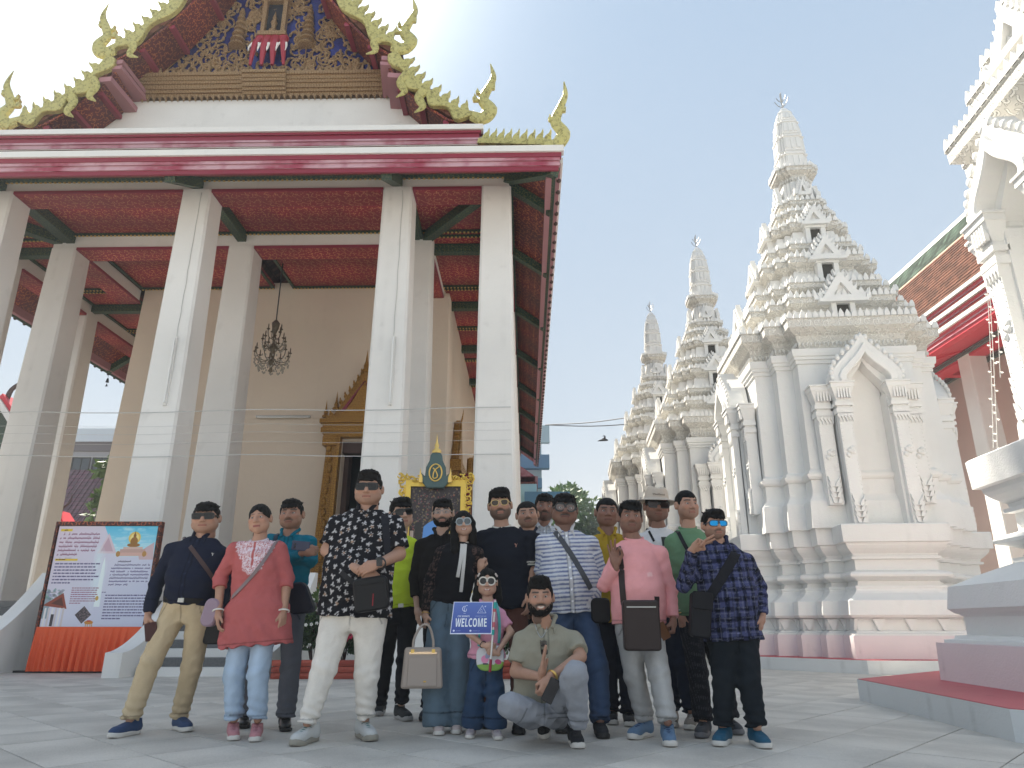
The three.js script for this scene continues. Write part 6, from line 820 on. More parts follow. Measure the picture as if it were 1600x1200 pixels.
  B.cap(J.n.clone().addScaledVector(Y, -0.05), hc.clone().lerp(chin, 0.6).add(V(0, 0, -0.03)), 0.058 * hs * (S.fem ? 0.84 : 1), 0.05 * hs * (S.fem ? 0.84 : 1));
  for (const q of 'LR') { B.cap(J['s' + q], J['e' + q], 0.044 * k * kids, 0.037 * k * kids); B.cap(J['e' + q], J['w' + q], 0.039 * k * kids, 0.0255 * k * kids, 0, 0.015); B.cap(J.n.clone().addScaledVector(Y, -0.06), J['s' + q], 0.04 * kids, 0.042 * kids); const hp = J['h' + q].clone().add(V(0, -0.03, 0)); B.cap(hp, J['k' + q], 0.062 * kids, 0.045 * kids); B.cap(J['k' + q], J['a' + q], 0.043 * kids, 0.03 * kids); }
  const parts = [B.mesh(0.015, null, (x, y, z) => { const n = 1 + 0.07 * noise(x * 25, y * 25, z * 25); return [sk[0] * n, sk[1] * n, sk[2] * n]; })];
  // head
  const hy = S.hyaw ?? yaw, hp = S.hpitch || 0, Zh = V(Math.sin(hy) * Math.cos(hp), Math.sin(hp), Math.cos(hy) * Math.cos(hp)), Yh = top.clone().sub(chin).normalize(); Yh.addScaledVector(Zh, -Yh.dot(Zh)).normalize(); const Xh = Yh.clone().cross(Zh);
  const C = chin.clone().addScaledVector(Yh, 0.12 * hs).addScaledVector(Zh, -0.03); const HW = (S.wide || 1) * hs * (S.fem ? 1.06 : 1.1), HM = new THREE.Matrix4().makeBasis(Xh.clone().multiplyScalar(HW), Yh.clone().multiplyScalar(hs), Zh.clone().multiplyScalar(hs)).setPosition(C);
  const st = S.stubble || 0, dk = [0.02, 0.016, 0.014];
  const hg = HEADS[(S.fem ? 1 : 0) + '' + (S.fat ? 1 : 0)].clone(); paint(hg, (x, y, z) => {
    let c = sk, n = 1 + 0.06 * noise(x * 40, y * 40, z * 40); c = [c[0] * n, c[1] * n, c[2] * n]; const ax = Math.abs(x);
    if (z > 0.03) { c = mixc(c, [sk[0] * 1.12, sk[1] * 0.86, sk[2] * 0.82], 0.5 * Math.exp(-((ax - 0.04) ** 2 + (y + 0.02) ** 2) / 0.0006)); c = mixc(c, [sk[0] * 0.6, sk[1] * 0.5, sk[2] * 0.5], 0.75 * Math.exp(-((ax - 0.031) ** 2 / 0.0004 + (y - 0.006) ** 2 / 0.00016))); }
    if (z > 0.05 && ax > 0.011 && ax < 0.052) { const by = 0.030 + 0.10 * (ax - 0.012) - 2.8 * (ax - 0.03) ** 2 * (ax > 0.03 ? 1 : 0); c = mixc(c, dk, (S.fem ? 0.75 : 0.92) * (1 - sstep(S.fem ? 0.002 : 0.0035, S.fem ? 0.005 : 0.0075, Math.abs(y - by)))); }
    if (z > 0.07 && ax < 0.026) { const lp = 1 - sstep(0.006, 0.011, Math.abs(y + 0.065)); c = mixc(c, S.fem ? [0.32, 0.07, 0.07] : [sk[0] * 0.85, sk[1] * 0.52, sk[2] * 0.52], lp * 0.85); if (S.smile) c = mixc(c, [0.7, 0.66, 0.6], (1 - sstep(0.0025, 0.0045, Math.abs(y + 0.0655 - ax * 0.18))) * (1 - sstep(0.016, 0.021, ax))); else c = mixc(c, [0.05, 0.02, 0.02], 0.7 * (1 - sstep(0.0012, 0.003, Math.abs(y + 0.0655)))); }
    if (S.must && z > 0.07) c = mixc(c, dk, S.must * (1 - sstep(0.004, 0.009, Math.abs(y + 0.0475 + 6 * ax * ax))) * (1 - sstep(0.028, 0.036, ax)));
    if (st && z > -0.01) { const m = sstep(-0.032, -0.055, y - 0.35 * Math.max(0, ax - 0.045)) * (1 - (ax < 0.022 ? (1 - sstep(0.008, 0.013, Math.abs(y + 0.066))) : 0)); c = mixc(c, [0.035, 0.028, 0.026], st * m); }
    if (S.bindi && z > 0.06) c = mixc(c, [0.25, 0.01, 0.02], 1 - sstep(0.003, 0.005, Math.hypot(x, y - 0.042)));
    return c; }); hg.applyMatrix4(HM); hg.computeVertexNormals(); parts.push(hg);
  // hands
  for (const [q, s] of [['L', -1], ['R', 1]]) {
    const o = S['hand' + q] || {}, w = J['w' + q], d = o.d ? V(...o.d).normalize() : w.clone().sub(J['e' + q]).normalize().add(V(0, -0.25, 0)).normalize(); let n = o.n ? V(...o.n) : X.clone().multiplyScalar(-s).addScaledVector(Z, -0.5); n.addScaledVector(d, -n.dot(d)).normalize(); const xx = d.clone().cross(n), hsz = (S.kid ? 0.74 : S.fem ? 0.9 : 1.0) * (0.5 + 0.5 * hs);
    const g = (s < 0 ? HANDS : HANDSL)[o.pose || 'relax'].clone(); g.applyMatrix4(new THREE.Matrix4().makeBasis(xx.multiplyScalar(hsz), d.clone().multiplyScalar(hsz), n.multiplyScalar(hsz)).setPosition(w)); paint(g, () => [sk[0] * 0.97, sk[1] * 0.95, sk[2] * 0.95]); parts.push(g);
  }
  put('body', mergeGeometries(parts), skinM);
  // hair, beard, eyes, glasses in the head frame
  const HL = HM.clone().premultiply(new THREE.Matrix4().makeTranslation(-base.x, -base.y, -base.z)); const onHead = (name, g, m) => { const o = mesh(name, g, m, G); HL.decompose(o.position, o.quaternion, o.scale); return o; };
  const hv = 0.97 + 0.07 * Math.abs(Math.sin(S.head[0] * 1.7));
  if (S.hair !== 'none') { const o = onHead('hair', HAIR[S.hair || 'short'], S.hairMat || hairM); if (!S.fem) o.scale.y *= hv; } if (S.beard) onHead('beard', BEARD, hairM);
  if (!S.glasses || S.glasses.clear) for (const s of [-1, 1]) { const e = onHead('eye', EYEBALL, skinM); e.position.copy(V(s * 0.031, 0.004, 0.0765).applyMatrix4(HL)); }
  if (S.glasses) glasses(G, HL, S.glasses);
  // trousers
  const P = S.pants, PF = new Field(0.035), wt = P.top ?? 0.12; PF.add(...torso(0.010 + (P.e || 0), -0.2, wt)); const [r1, r2, r3] = P.r || [0.088, 0.066, 0.06];
  for (const q of 'LR') { const hp2 = J['h' + q].clone().add(V(0, -0.045, 0)), a = J['a' + q], kn = J['k' + q]; PF.cap(hp2, kn, r1 * kids, r2 * kids); const ext = a.clone().add(V(0, -0.0, 0)); const f = new Field(); f.cap(kn, ext, r2 * kids, r3 * kids); const d = ext.clone().sub(kn).normalize(), g = f.p[0], hem = P.hem ?? 0.0; PF.add((x, y, z) => Math.max(g.f(x, y, z), (x - ext.x) * d.x + (y - ext.y) * d.y + (z - ext.z) * d.z + hem), g.lo, g.hi, 0, 0.02); }
  const foldP = (x, y, z) => { let d = 0.0028 * noise(x * 11, y * 11, z * 11) - 0.009 * (Math.pow(Math.abs(noise(x * 13 + y * 5, y * 12 - x * 9, z * 12)), 0.7) - 0.3) + 0.002 * noise(x * 34, y * 30, z * 34); for (const q of 'LR') { const a = J['a' + q], kn = J['k' + q], ra = Math.hypot(x - a.x, z - a.z), rk = Math.hypot(x - kn.x, y - kn.y, z - kn.z); if (ra < 0.16) { const h = y - a.y; if (h > 0 && h < 0.2) d += (P.stack ?? 0.007) * Math.sin(h * 105 + 3 * noise(x * 9, y * 5, z * 9) + x * 22) * (1 - h / 0.2); } if (rk < 0.13) d += 0.009 * Math.sin((y - kn.y) * 70 + (x - kn.x) * (q === 'L' ? 30 : -30)) * (1 - rk / 0.13); } const cr = Math.hypot(x - Pc.x, (y - Pc.y + 0.1) * 0.8); if (cr < 0.16) d += 0.005 * Math.sin((Math.abs(x - Pc.x) * 50 + (y - Pc.y) * 60)) * (1 - cr / 0.16); return d * (P.fold ?? 1); };
  const pf = P.color, pcol = typeof pf === 'function' ? pf : (x, y, z) => { const n = 1 + 0.10 * noise(x * 16, y * 9, z * 16) + 0.05 * noise(x * 70, y * 70, z * 70); let f = 0; if (P.fade) for (const q of 'LR') { const h = J['h' + q], kn = J['k' + q], t = clamp((h.y - y) / Math.max(0.1, h.y - kn.y), 0, 2), lx = Math.abs(x - lerp(h.x, kn.x, Math.min(1, t))); if (z > lerp(h.z, kn.z, Math.min(1, t)) - 0.02) f = Math.max(f, P.fade * Math.exp(-(lx * lx) / 0.0016) * (0.45 + 0.55 * Math.sin(Math.min(1.6, t) * 1.95))); } return [pf[0] * n * (1 + f), pf[1] * n * (1 + f), pf[2] * n * (1 + f)]; };
  const seam = (d, w) => 1 - 0.45 * (1 - sstep(w * 0.5, w, Math.abs(d)));
  const pcolS = (x, y, z) => { const c = pcol(x, y, z), l = loc(x, y, z); let f = 1; if (l[2] > 0 && l[1] > -0.14) { const ax = Math.abs(l[0]), t = (l[1] + 0.07) / 0.12; if (l[1] > -0.08 && l[1] < 0.06) f *= seam(ax - (hw * 0.93 - 0.055 * t), 0.007); if (l[1] < 0.07) f *= seam(l[0] + 0.0, 0.005); } for (const q of 'LR') { const h = y - J['a' + q].y + (P.hem ?? 0); if (h < 0.2 && Math.hypot(x - J['a' + q].x, z - J['a' + q].z) < 0.2) f *= seam(h - 0.028, 0.006); } return [c[0] * f, c[1] * f, c[2] * f]; };
  put(P.name || 'trousers', PF.mesh(P.cell || 0.0102, foldP, pcolS), clothM);
  if (P.belt) { const b = new Field(); b.add(...torso(0.017, wt - 0.075, wt + 0.005)); put('belt', b.mesh(0.009), leather(...P.belt)); const p = Pc.clone().addScaledVector(Y, L * (wt - 0.035)); const [a, bb, off] = sec(wt - 0.035); const m = new MB().box(-0.022, 0.022, -0.016, 0.016, -0.004, 0.006); m.xf(new THREE.Matrix4().makeBasis(X, Y, Z).setPosition(p.addScaledVector(Z, bb + off + 0.019))); put('buckle', m.geo(), M.metal); }
  // upper garment
  const T = S.top, e = 0.014 + (T.e || 0), TF = new Field(0.03); TF.add(...torso(e, T.hem ?? -0.06, T.neck ?? 0.985, T.flare || 0, 1, (T.hem ?? -0.06) < 0.03 ? 1 : 0));
  for (const q of 'LR') {
    const s = J['s' + q], el = J['e' + q], w = J['w' + q], kk = k * kids, f = T.slim ? 0.9 : 1; TF.cap(J.n.clone().addScaledVector(Y, -0.04), s, 0.05 * kids, 0.057 * kk, 0, 0.03);
    if (T.sleeve === 'short') { const d = el.clone().sub(s).normalize(), E = s.clone().lerp(el, T.sl || 0.66), c = new Field(); c.cap(s, E.clone().addScaledVector(d, 0.05), 0.060 * kk * f, 0.066 * kk * f); const g = c.p[0]; TF.add((x, y, z) => Math.max(g.f(x, y, z), (x - E.x) * d.x + (y - E.y) * d.y + (z - E.z) * d.z), g.lo, g.hi, 0, 0.02); }
    else { TF.cap(s, el, 0.060 * kk * f, 0.052 * kk * f); const d = w.clone().sub(el).normalize(), E = el.clone().lerp(w, T.sl || 0.94), c = new Field(); c.cap(el, E.clone().addScaledVector(d, 0.04), 0.051 * kk * f, (T.cuff || 0.039) * kk); const g = c.p[0]; TF.add((x, y, z) => Math.max(g.f(x, y, z), (x - E.x) * d.x + (y - E.y) * d.y + (z - E.z) * d.z), g.lo, g.hi, 0, 0.012); }
  }
  if (T.vneck) { const v = Nk.clone().addScaledVector(Y, 0.01).addScaledVector(Z, 0.075); TF.cap(v, v.clone().addScaledVector(Y, -T.vneck).addScaledVector(Z, 0.05), 0.034, 0.008, 1, 0.004); }
  const aw = T.fold ?? 1, foldT = (x, y, z) => { let d = 0.005 * noise(x * 8, y * 13, z * 8) - 0.010 * (Math.abs(noise(x * 10 + y * 4, y * 13 - x * 4, z * 10)) - 0.25) + 0.0025 * noise(x * 26, y * 30, z * 26); const l = loc(x, y, z); if (l[1] < 0.2 * L) d += 0.004 * Math.sin(l[0] * 55 + l[1] * 22 + 2 * noise(x * 7, y * 7, 1)) * (1 - l[1] / (0.2 * L)) * 0.6; for (const q of 'LR') { const el = J['e' + q], r = Math.hypot(x - el.x, y - el.y, z - el.z); if (r < 0.11) d += 0.006 * Math.sin((y - el.y) * 95 + (x - el.x) * 60) * (1 - r / 0.11); const s = J['s' + q], rs = Math.hypot(x - s.x, y - s.y + 0.1, z - s.z); if (rs < 0.13) d += 0.0045 * Math.sin((x - s.x) * 60 + (y - s.y) * 60 * (q === 'L' ? 1 : -1)) * (1 - rs / 0.13); } return d * aw; };
  const sw0 = Math.abs(J.sR.x - J.sL.x) / 2;
  const onArm = (x, y, z) => { let best = null; for (const q of 'LR') for (const [a, b, o] of [[J['s' + q], J['e' + q], 0], [J['e' + q], J['w' + q], 1]]) { const ab = b.clone().sub(a), l2 = ab.length(), px = x - a.x, py = y - a.y, pz = z - a.z, t = clamp((px * ab.x + py * ab.y + pz * ab.z) / (l2 * l2), 0, 1), d = Math.hypot(px - ab.x * t, py - ab.y * t, pz - ab.z * t); if (d < 0.075 * k && (!best || d < best.d)) best = { d, t: t * l2 + (o ? J['s' + q].distanceTo(J['e' + q]) : 0), q }; } return best; };
  const tc = T.color, tcol = (x, y, z) => { const n = 1 + 0.06 * noise(x * 18, y * 12, z * 18) + 0.04 * noise(x * 80, y * 80, z * 80), l = loc(x, y, z); const c = typeof tc === 'function' ? tc(l[0], l[1], l[2], () => onArm(x, y, z), L) : tc; return [c[0] * n, c[1] * n, c[2] * n]; };
  const tcolS = (x, y, z) => { let c = tcol(x, y, z); const l = loc(x, y, z); let f = 1; const hem = (T.hem ?? -0.06) * L; f *= seam(l[1] - hem - 0.022, 0.006); if (T.collar === 'shirt' && l[2] > 0 && Math.abs(l[0]) < 0.03) { f *= seam(Math.abs(l[0] - 0.002) - 0.016, 0.006); const b = ((l[1] + 10) / 0.085) % 1; if (Math.hypot(l[0] - 0.002, (b - 0.5) * 0.085) < 0.0065) f *= 1.9; } return [c[0] * f, c[1] * f, c[2] * f]; };
  put(T.name || 'shirt', TF.mesh(T.cell || 0.0100, foldT, tcolS), T.mat || clothM);
  if (T.collar) { // shirt collar or ribbed neckline
    const f = new Field(0.012), W = (a, b, c) => Nk.clone().addScaledVector(X, a * hs).addScaledVector(Y, b * hs).addScaledVector(Z, c * hs); const col = T.collarColor || (typeof tc === 'function' ? tc(0, L * 0.9, 0.1, () => null, L) : tc);
    if (T.collar === 'crew') { const pts = []; for (let i = 0; i <= 16; i++) { const a = i / 16 * 6.2832; pts.push(W(0.066 * Math.sin(a), 0.012 - 0.026 * Math.max(0, Math.cos(a)), 0.068 * Math.cos(a) - 0.008)); } for (let i = 0; i < 16; i++) f.cap(pts[i], pts[i + 1], 0.011, undefined, 0, 0.004); }
    else { const open = T.vneck ? 0.035 : 0.014; for (const s of [-1, 1]) { f.cap(W(s * 0.0, 0.055, -0.075), W(s * 0.068, 0.045, -0.02), 0.015, 0.017, 0, 0.01); f.cap(W(s * 0.068, 0.045, -0.02), W(s * (open + 0.006), -0.012, 0.078), 0.017, 0.012, 0, 0.01); f.cap(W(s * 0.05, 0.012, 0.03), W(s * (open + 0.026), -0.055, 0.088), 0.013, 0.006, 0, 0.01); } }
    put('collar', f.mesh(0.0075, null, () => col), clothM);
  }
  // shoes
  for (const [q, s] of [['L', -1], ['R', 1]]) {
    const t = J['t' + q], a = J['a' + q], o = S.shoes, D = o['dir' + q] ? V(...o['dir' + q]).normalize() : V(t.x - a.x, 0, Math.max(0.1, t.z - a.z)).normalize(), len = (o.len || 0.282) * (S.kid ? 0.72 : 1), sc = len / 0.28, sh = SHOES[o.style], heel = t.clone().addScaledVector(D, -len); const tilt = o['tilt' + q] || 0; const Dv = D.clone().multiplyScalar(Math.cos(tilt)).add(V(0, -Math.sin(tilt), 0)); const hp3 = t.clone().addScaledVector(Dv, -len); if (!tilt) hp3.y = 0.003; const yy = V(0, 1, 0).addScaledVector(Dv, -Dv.y).normalize(), xx = yy.clone().cross(Dv);
    const m = new THREE.Matrix4().makeBasis(xx.multiplyScalar(sc), yy.multiplyScalar(sc), Dv.clone().multiplyScalar(sc)).setPosition(hp3.sub(base)); const up = mesh('shoe', sh.upper, o.mat, G); m.decompose(up.position, up.quaternion, up.scale); mesh('sole', sh.sole, o.sole, up); if (sh.laces && o.lace) mesh('laces', sh.laces, o.lace, up);
  }
  // point on the clothes seen at a spot
  const surf = (px, py, off = 0.004) => { const d = sight(px, py).normalize(), o = V(0, EYE, 0); let t = o.distanceTo(Pc) - 0.7; for (let i = 0; i < 60; i++) { const p = o.clone().addScaledVector(d, t), v = Math.min(TF.at(p.x, p.y, p.z), PF.at(p.x, p.y, p.z)); if (v < off || t > 12) break; t += Math.max(0.002, v * 0.8); } const p = o.clone().addScaledVector(d, t), h = 0.01, g = (x, y, z) => Math.min(TF.at(x, y, z), PF.at(x, y, z)); const n = V(g(p.x + h, p.y, p.z) - g(p.x - h, p.y, p.z), g(p.x, p.y + h, p.z) - g(p.x, p.y - h, p.z), g(p.x, p.y, p.z + h) - g(p.x, p.y, p.z - h)).normalize(); return { p, n }; };
  return (PEOPLE[key] = { G, J, base, put, surf, X, Y, Z, Pc, Nk, L, HM, HL, sec, onHead, loc, TF });
}
// a flat band lying on a person's clothes, through spots seen in the photograph
function strapGeo(W, spots, width, back) {
  const c = new THREE.CatmullRomCurve3(spots.map(([x, y]) => V(x, y, 0))), n = 26, A = []; for (let i = 0; i <= n; i++) { const q = c.getPoint(i / n); A.push(W.surf(q.x, q.y, 0.006)); }
  for (let k = 0; k < 2; k++) for (let i = 1; i < n; i++) A[i].p.lerp(A[i - 1].p.clone().add(A[i + 1].p).multiplyScalar(0.5), 0.5).addScaledVector(A[i].n, 0.0015);
  if (back) { const p = A[0].p.clone(); A.unshift({ p: p.clone().add(V(0, -0.01, -0.13)), n: V(0, 0.5, -1).normalize() }, { p: p.clone().add(V(0, 0.018, -0.06)), n: V(0, 1, 0) }); }
  const rings = A.map(({ p, n: nn }, i) => { const a = A[Math.max(0, i - 1)].p, b = A[Math.min(A.length - 1, i + 1)].p, t = b.clone().sub(a).normalize(), s = t.clone().cross(nn).normalize().multiplyScalar(width / 2), h = nn.clone().multiplyScalar(0.003); return [p.clone().add(s).add(h), p.clone().sub(s).add(h), p.clone().sub(s).sub(h), p.clone().add(s).sub(h)]; });
  const P = []; for (let i = 0; i + 1 < rings.length; i++) for (let k = 0; k < 4; k++) { const a = rings[i][k], b = rings[i][(k + 1) % 4], d = rings[i + 1][(k + 1) % 4], e = rings[i + 1][k]; for (const v of [a, b, d, a, d, e]) P.push(v.x, v.y, v.z); }
  const g = new THREE.BufferGeometry(); g.setAttribute('position', new THREE.BufferAttribute(new Float32Array(P), 3)); g.computeVertexNormals(); return uvm(g);
}
const rgbS = (r, g, b) => [r, g, b].map((v) => { v /= 255; return v <= 0.04045 ? v / 12.92 : ((v + 0.055) / 1.055) ** 2.4; });
const SK = { a: [0.34, 0.18, 0.118], b: [0.42, 0.235, 0.16], c: [0.25, 0.125, 0.084], d: [0.50, 0.305, 0.22], e: [0.19, 0.096, 0.066] };
const blackF = { kind: 'way', frame: [0.01, 0.01, 0.01], lens: [0.012, 0.011, 0.011], thick: 0.006 };
const soleW = std({ color: lin(0.62, 0.60, 0.56), roughness: 0.7 }), soleB = std({ color: lin(0.02, 0.02, 0.02), roughness: 0.7 }), laceW = std({ color: lin(0.6, 0.6, 0.58), roughness: 0.8 }), laceB = std({ color: lin(0.02, 0.02, 0.025), roughness: 0.8 });
const shoeM = (r, g, b, ro = 0.8) => std({ color: lin(r, g, b), roughness: ro });
person('navy', 'man in navy shirt and tan trousers holding a wallet beside the notice board', {
  z: -5.72, head: [323, 784, 318, 833], hyaw: 0.12, skin: SK.b, wide: 1.16, fat: 1, stubble: 0.2, hair: 'short', glasses: { ...blackF, size: 1.05 }, n: [316, 838], sL: [264, 852], sR: [352, 856], eL: [245, 910, -0.02], wL: [231, 961, 0.06], eR: [359, 905, -0.08], wR: [352, 955, -0.06], hL: [274, 948], hR: [314, 951], kL: [234, 1037], aL: [203, 1125], tL: [169, 1155], kR: [300, 1040], aR: [280, 1120], tR: [295, 1145], tw: [36, 36, 42], belly: 0.9, k: 1.06,
  top: { name: 'shirt', color: [0.013, 0.017, 0.036], sleeve: 'long', hem: 0.04, collar: 'shirt', vneck: 0.05 }, pants: { color: [0.52, 0.415, 0.27], r: [0.098, 0.074, 0.064], belt: [0.012, 0.011, 0.011], top: 0.13, stack: 0.009 }, shoes: { style: 'slip', mat: shoeM(0.02, 0.05, 0.13), sole: soleW }, handL: { pose: 'grip', d: [0.15, -1, 0.15], n: [0.9, 0.1, -0.4] } });
person('kurta', 'woman in coral kurta with white embroidery and pale blue jeans', {
  z: -5.5, head: [404, 785, 404, 834], skin: SK.b, fem: 1, hair: 'tied', bindi: 0, n: [404, 846], sL: [362, 850], sR: [444, 850], eL: [345, 902, -0.02], wL: [341, 957, 0.07], eR: [449, 902, -0.02], wR: [443, 957, 0.06], hL: [384, 958], hR: [418, 958], kL: [366, 1054], aL: [366, 1124], tL: [365, 1159], kR: [403, 1054], aR: [403, 1124], tR: [397, 1161], tw: [42, 37, 38], k: 1.0, d: 0.115,
  top: { name: 'kurta', sleeve: 'long', sl: 0.3, cuff: 0.052, hem: -0.43, flare: 0.045, cell: 0.0066, collar: 'crew', collarColor: [0.70, 0.61, 0.67], color: (x, y, z, arm, L) => { const base = [0.43, 0.115, 0.115], W = [0.70, 0.61, 0.67]; if (z < 0.0) return base; const dy = L - y, ax = Math.abs(x), a = arm(); if ((a && a.t > 0.09) || dy > 0.268) return base;
    const O = [[-0.05, 0.15], [0.03, 0.148], [0.08, 0.135], [0.12, 0.105], [0.15, 0.075], [0.19, 0.08], [0.225, 0.06], [0.255, 0.018], [0.27, 0.0]]; let o = 0; for (let i = 0; i + 1 < O.length; i++) if (dy >= O[i][0] && dy < O[i + 1][0]) o = lerp(O[i][1], O[i + 1][1], (dy - O[i][0]) / (O[i + 1][0] - O[i][0])); o += 0.006 * Math.sin(dy * 210); if (ax > o) return base;
    if (dy < 0.19 && ax < 0.017) return ax > 0.0095 ? W : base; const gx = ax / 0.030, gy = dy / 0.030 + (Math.floor(gx) % 2) * 0.5, fx = gx - Math.floor(gx) - 0.5, fy = gy - Math.floor(gy) - 0.5, r = Math.hypot(fx, fy * (0.8 + 0.3 * Math.sin(Math.floor(gx) * 3 + Math.floor(gy) * 5))); return r < 0.15 || (r > 0.24 && r < 0.44) || (r > 0.5 && Math.sin(ax * 900) > 0.3) ? W : base; }}, pants: { name: 'jeans', color: [0.34, 0.43, 0.54], r: [0.088, 0.073, 0.063], fade: 0.25 }, shoes: { style: 'sport', len: 0.25, mat: shoeM(0.45, 0.2, 0.22), sole: soleW, lace: shoeM(0.2, 0.06, 0.08) } });
person('teal', 'man in teal shirt with crossed arms behind the woman in coral kurta', {
  z: -6.05, head: [455, 779, 453, 827], skin: SK.a, hair: 'short', must: 0.7, stubble: 0.15, wide: 1.06, n: [452, 836], sL: [418, 838], sR: [490, 839], eL: [424, 884, 0.0], wL: [474, 864, 0.2], eR: [487, 876, 0.0], wR: [446, 874, 0.16], hL: [428, 952], hR: [458, 952], kL: [388, 1058], aL: [384, 1119], tL: [380, 1140], kR: [454, 1042], aR: [446, 1121], tR: [447, 1145], tw: [31, 31, 37], k: 1.0,
  top: { color: [0.008, 0.15, 0.22], sleeve: 'long', hem: -0.02, collar: 'shirt', vneck: 0.04 }, pants: { name: 'jeans', color: [0.105, 0.11, 0.13], r: [0.094, 0.076, 0.07], fade: 0.2 }, shoes: { style: 'formal', mat: shoeM(0.012, 0.012, 0.013, 0.3), sole: soleB }, handL: { pose: 'grip', d: [1, 0.2, 0.1], n: [0, 0, -1] }, handR: { pose: 'relax', d: [-1, 0.05, 0.0], n: [0, 0, -1] } });
person('floral', 'tall heavy man in black floral shirt and white trousers with clasped hands', {
  z: -5.4, head: [577, 737, 574, 789], skin: SK.b, hair: 'quiff', wide: 1.1, fat: 1, stubble: 0.25, smile: 0.0, glasses: { ...blackF, size: 1.12 }, n: [573, 795], sL: [518, 811], sR: [626, 811], eL: [511, 860, 0.03], wL: [566, 894, 0.25], eR: [624, 866, 0.03], wR: [592, 881, 0.29], hL: [528, 954], hR: [580, 954], kL: [506, 1046], aL: [480, 1130], tL: [456, 1168], kR: [573, 1053], aR: [571, 1123], tR: [583, 1160], tw: [50, 52, 55], belly: 1.1, k: 1.25, d: 0.13,
  top: { sleeve: 'short', sl: 0.8, hem: -0.06, flare: 0.03, cell: 0.008, collar: 'shirt', vneck: 0.045, collarColor: [0.016, 0.016, 0.02], color: (x, y, z) => { const b = [0.012, 0.012, 0.016]; const gx = x / 0.058, gy = y / 0.058 + (Math.floor(gx) % 2) * 0.5, ix = Math.floor(gx), iy = Math.floor(gy), h = Math.abs(Math.sin(ix * 12.9898 + iy * 78.233) * 43758.5453) % 1, h2 = (h * 17.31) % 1; const dx = gx - ix - 0.3 - 0.4 * h, dy = gy - iy - 0.3 - 0.4 * h2, an = Math.atan2(dy, dx), r = Math.hypot(dx, dy); const lim = 0.21 + 0.11 * Math.sin(an * (h > 0.5 ? 3 : 5) + h * 20) + 0.05 * Math.sin(an * 9); return r < lim ? (h2 > 0.75 && r < 0.18 ? [0.36, 0.24, 0.17] : [0.5, 0.49, 0.5]) : b; } },
  pants: { color: [0.74, 0.70, 0.64], r: [0.118, 0.086, 0.062], stack: 0.010, top: 0.08 }, shoes: { style: 'sport', len: 0.31, mat: shoeM(0.52, 0.53, 0.52), sole: std({ color: lin(0.30, 0.28, 0.235), roughness: 0.8 }), lace: shoeM(0.10, 0.20, 0.19) }, handL: { pose: 'relax', d: [0.85, -0.45, 0.12], n: [-0.2, -0.3, -1] }, handR: { pose: 'relax', d: [-0.9, -0.32, 0.1], n: [0.1, -0.3, -1] } });
person('neon', 'man in neon yellow t-shirt and black jeans wearing dark sunglasses', {
  z: -6.5, head: [625, 778, 630, 826], hyaw: 0.45, yaw: 0.2, skin: SK.d, hair: 'side', glasses: { ...blackF, size: 1.05 }, n: [622, 838], sL: [592, 842], sR: [650, 844], eL: [592, 895, -0.06], wL: [598, 945, -0.04], eR: [655, 895, -0.1], wR: [652, 945, -0.12], hL: [612, 950], hR: [638, 950], kL: [602, 1032], aL: [594, 1100], tL: [588, 1120], kR: [632, 1032], aR: [627, 1100], tR: [640, 1128], tw: [31, 33, 35], belly: 0.5,
  top: { name: 'tshirt', color: [0.52, 0.66, 0.045], sleeve: 'short', hem: 0.0, collar: 'crew' }, pants: { name: 'jeans', color: [0.012, 0.013, 0.018], r: [0.088, 0.068, 0.058], belt: [0.01, 0.01, 0.01], top: 0.06 }, shoes: { style: 'sport', mat: shoeM(0.018, 0.02, 0.022), sole: std({ color: lin(0.35, 0.34, 0.33), roughness: 0.7 }), lace: laceB } });
person('spectacled', 'bearded man in black shirt and thin spectacles behind the woman with a handbag', {
  z: -6.25, head: [691, 779, 692, 824], skin: SK.d, hair: 'side', beard: 1, stubble: 0.8, must: 0.9, glasses: { kind: 'thin', clear: 1, metal: 1, frame: [0.25, 0.24, 0.23], lens: [0.9, 0.9, 0.9], thick: 0.002 }, n: [690, 834], sL: [653, 845], sR: [722, 845], eL: [648, 902, -0.02], wL: [652, 950, 0.04], eR: [728, 900, -0.1], wR: [722, 948, -0.12], hL: [676, 950], hR: [704, 950], kL: [676, 1040], aL: [668, 1104], tL: [660, 1128], kR: [712, 1040], aR: [716, 1104], tR: [720, 1128], tw: [30, 32, 35], belly: 0.4,
  top: { color: [0.014, 0.012, 0.012], sleeve: 'long', sl: 0.62, cuff: 0.047, hem: -0.08, collar: 'shirt', vneck: 0.08 }, pants: { color: [0.014, 0.015, 0.02], r: [0.088, 0.068, 0.06] }, shoes: { style: 'sport', mat: shoeM(0.012, 0.016, 0.03), sole: soleB, lace: laceB } });
